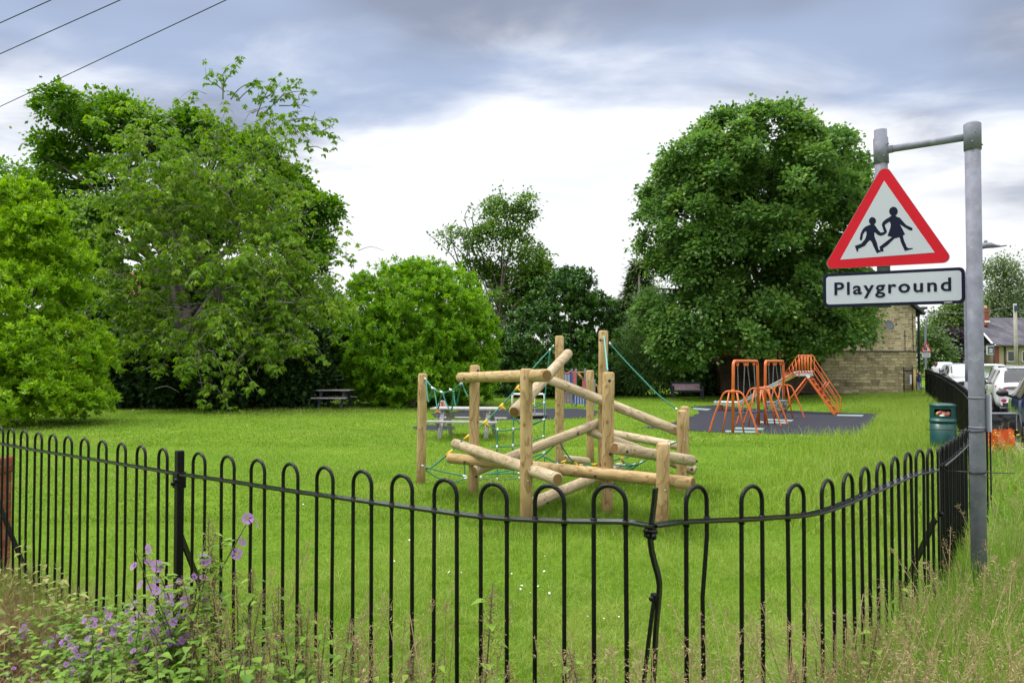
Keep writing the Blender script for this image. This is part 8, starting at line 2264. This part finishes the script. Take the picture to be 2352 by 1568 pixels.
def row_point(u, off):
    p, t = rail_at(u); n = Vector((t.y, -t.x, 0)); q = p + n * off; return Vector((q.x, q.y, gz1(q.x, q.y) - .01))
def plants():
    rr = random.Random(31)
    protos = [nettle_proto(.95, 100 + k, LM_nettle, LM_nettleseed) for k in range(5)]
    used = [False] * len(protos)
    def place(protos, used, label, cat, group, loc, sc):
        k = rr.randrange(len(protos))
        o = protos[k] if not used[k] else copy_tree(protos[k])
        used[k] = True
        return set_plant(o, label, cat, group, loc, rr.uniform(0, 6.28), sc)
    # nettles standing along the railings: (u, offset towards the camera, height above ground)
    spots = [(520, .10, .80), (545, .30, .95), (560, .05, 1.0), (600, .34, .75), (640, .22, .78), (655, .42, .62), (700, .15, .75), (725, .38, .6), (760, .3, .72), (790, .2, .66), (800, .45, .6), (830, .12, .72), (860, .33, .62), (900, .25, .60), (930, .12, .62), (950, .4, .58), (985, .2, .60), (1020, .36, .5), (1060, .25, .52), (1100, .30, .5), (1130, .10, .85), (1180, .3, .48), (1270, .22, .62), (1300, .30, .55), (1345, .2, .52), (1420, .15, .66), (1440, .3, .5), (1480, .25, .45), (1580, .3, .46), (1640, .25, .48), (1700, .3, .5), (1740, .2, .52), (1840, .2, .66), (2010, .2, .58), (2090, .15, .55), (1800, .4, .55), (610, .15, .8), (685, .3, .7), (745, .12, .7), (815, .38, .66), (880, .15, .6), (915, .4, .62), (965, .3, .55), (1040, .15, .5), (1240, .3, .55), (1285, .15, .62), (1320, .35, .6), (1365, .28, .5), (1405, .32, .58), (1455, .2, .52), (1675, .18, .52)]
    for u, off, h in spots:
        p = row_point(u, off * .9); h = h + (.06 if 570 < u < 1000 else .17 if u > 1000 else 0); place(protos, used, 'leggy brown tasselled nettle growing at the foot of the near railings', 'nettle', 'nettles along the railings', p, h * 1.04)
    # leafier nettles lower down
    lp = [nettle_proto(.6, 200 + k, LM_nettle, LM_nettleseed, seeds=False) for k in range(3)]; lu = [False] * 3
    for k in range(70):
        u = rr.choice([rr.uniform(560, 1000), rr.uniform(600, 900), rr.uniform(1000, 2100), rr.uniform(1000, 1900)]); p = row_point(u, rr.uniform(.05, .65))
        place(lp, lu, 'low leafy green nettle among the weeds in front of the near railings', 'nettle', 'leafy nettles among the weeds', p, rr.uniform(.7, 1.05) * (1.15 if u < 1000 else 1.1))
    # pale dry nettles and straw at the left corner
    pp = [nettle_proto(.7, 300 + k, LM_pale, LM_nettleseed, seeds=False, pale=True) for k in range(4)]; pu = [False] * 4
    for k in range(64):
        u = rr.uniform(-60, 330); p = row_point(u, rr.uniform(.0, 1.15))
        place(pp, pu, 'pale yellowish nettle in the dry tangle in front of the brick pier', 'nettle', 'pale nettles by the brick pier', p, rr.uniform(.35, .72))
    # mallows
    mp = [mallow_proto(.8, 400 + k, nf) for k, nf in enumerate((20, 18, 22, 20))]; mu = [False] * 4
    ms = [(485, .12, 1.28), (462, .16, 1.05), (505, .2, .95), (440, .3, .85), (415, .45, .75), (385, .35, .72), (450, .30, .62), (400, .42, .62), (360, .35, .66), (320, .50, .58), (270, .55, .55), (250, .75, .50), (430, .62, .62), (540, .45, .55), (470, .8, .55), (640, .55, .45), (400, .12, .70), (345, .12, .62)]
    for u, off, h in ms:
        p = row_point(u, off); place(mp, mu, 'purple flowered mallow sprawling in front of the railings beside the square fence post', 'mallow', 'mallows beside the fence post', p, h * (1.1 if off < .35 else .92))
    # dry brown straw tangle
    rg = np.random.default_rng(9); n = 19000; u = np.where(rg.random(n) < .7, rg.uniform(-80, 300, n), rg.uniform(280, 900, n)); of = rg.uniform(-.05, 1.25, n)
    q_ = [row_point(a, b) for a, b in zip(u, of)]; xy = np.array([[p.x, p.y] for p in q_])
    V, F, k = blades(xy, rg.uniform(.10, .42, n), rg.uniform(.003, .007, n), np.clip(rg.normal(.9, .4, n), .1, 1.4), rg, 3)
    o = build_np('dry_tangle', V, F, LM_dry, tint=np.repeat(np.clip(rg.normal(.45, .22, n), 0, 1), k)); meta(o, 'brown dry straw tangle under the pale nettles', kind='stuff')
    # broad green weed leaves filling the strip
    n = 7000; V = []; Fq = []; T = []
    for i in range(n):
        u = rr.choice([rr.uniform(330, 1000), rr.uniform(240, 700), rr.uniform(560, 1100), rr.uniform(900, 2150)]); p = row_point(u, abs(rr.gauss(.12, .36))); p.z += rr.uniform(.02, .36 if u < 900 else .28)
        a = rr.uniform(0, 6.28); toothed(p, (math.cos(a), math.sin(a), rr.uniform(-.1, .6)), (0, 0, 1), (rr.uniform(.05, .11) if u > 620 else rr.uniform(.03, .06)), (rr.uniform(.035, .07) if u > 620 else rr.uniform(.022, .045)), V, Fq, T, min(1, max(0, rr.gauss(.45, .2))), droop=rr.uniform(.2, .6))
    o = build_np('ground_weeds', to_np(V), np.array(Fq), LM_nettle, tint=np.array(T)); meta(o, 'mixed green weeds carpeting the foot of the railings', kind='stuff')
    # small yellow ragwort by the orange board
    root = thing('yellow_weed', 'straggly yellow flowered weed in front of the orange board', 'weed', (P(2305, 1010, 12.7).x, 12.7, gz1(P(2305, 1010, 12.7).x, 12.7)))
    mb = MB(); fls = []; b = ROOTLOC[root]
    for k in range(26):
        e = b + Vector((rr.gauss(.08, .2), rr.gauss(0, .12), rr.uniform(.2, .55))); mb.tube(catmull([b + Vector((rr.gauss(0, .05), 0, 0)), b.lerp(e, .6) + Vector((rr.gauss(0, .05), 0, 0)), e], 3), .003, 4)
        for j in range(3):
            fl = MB(); fl.ball(e + Vector((rr.gauss(0, .03), rr.gauss(0, .03), rr.gauss(0, .03))), .014, 6, 4, sc=(1, 1, .5)); fls.append(fl)
    build('stem', mb, M_stem, root)
    for fl in fls: build('flower', fl, M_buttercup, root)
    for k, (u, of, h) in enumerate(((383, .32, .36), (313, .72, .30))):
        p = row_point(u, of); root = thing('buttercup', ['yellow buttercup flower among the mallow leaves, the higher of two', 'yellow buttercup flower among the mallow leaves, the lower of two'][k], 'flower', p, 'buttercups among the mallows')
        mb = MB(); mb.tube([p, p + Vector((0, -.02, h))], .002, 5); build('stem', mb, M_stem, root)
        V, F, T = flower_mesh(rr, p + Vector((0, -.03, h)), (0, -1, .5), .015); o = build_np('flower', to_np(V), np.array(F), M_buttercup, root)
plants()
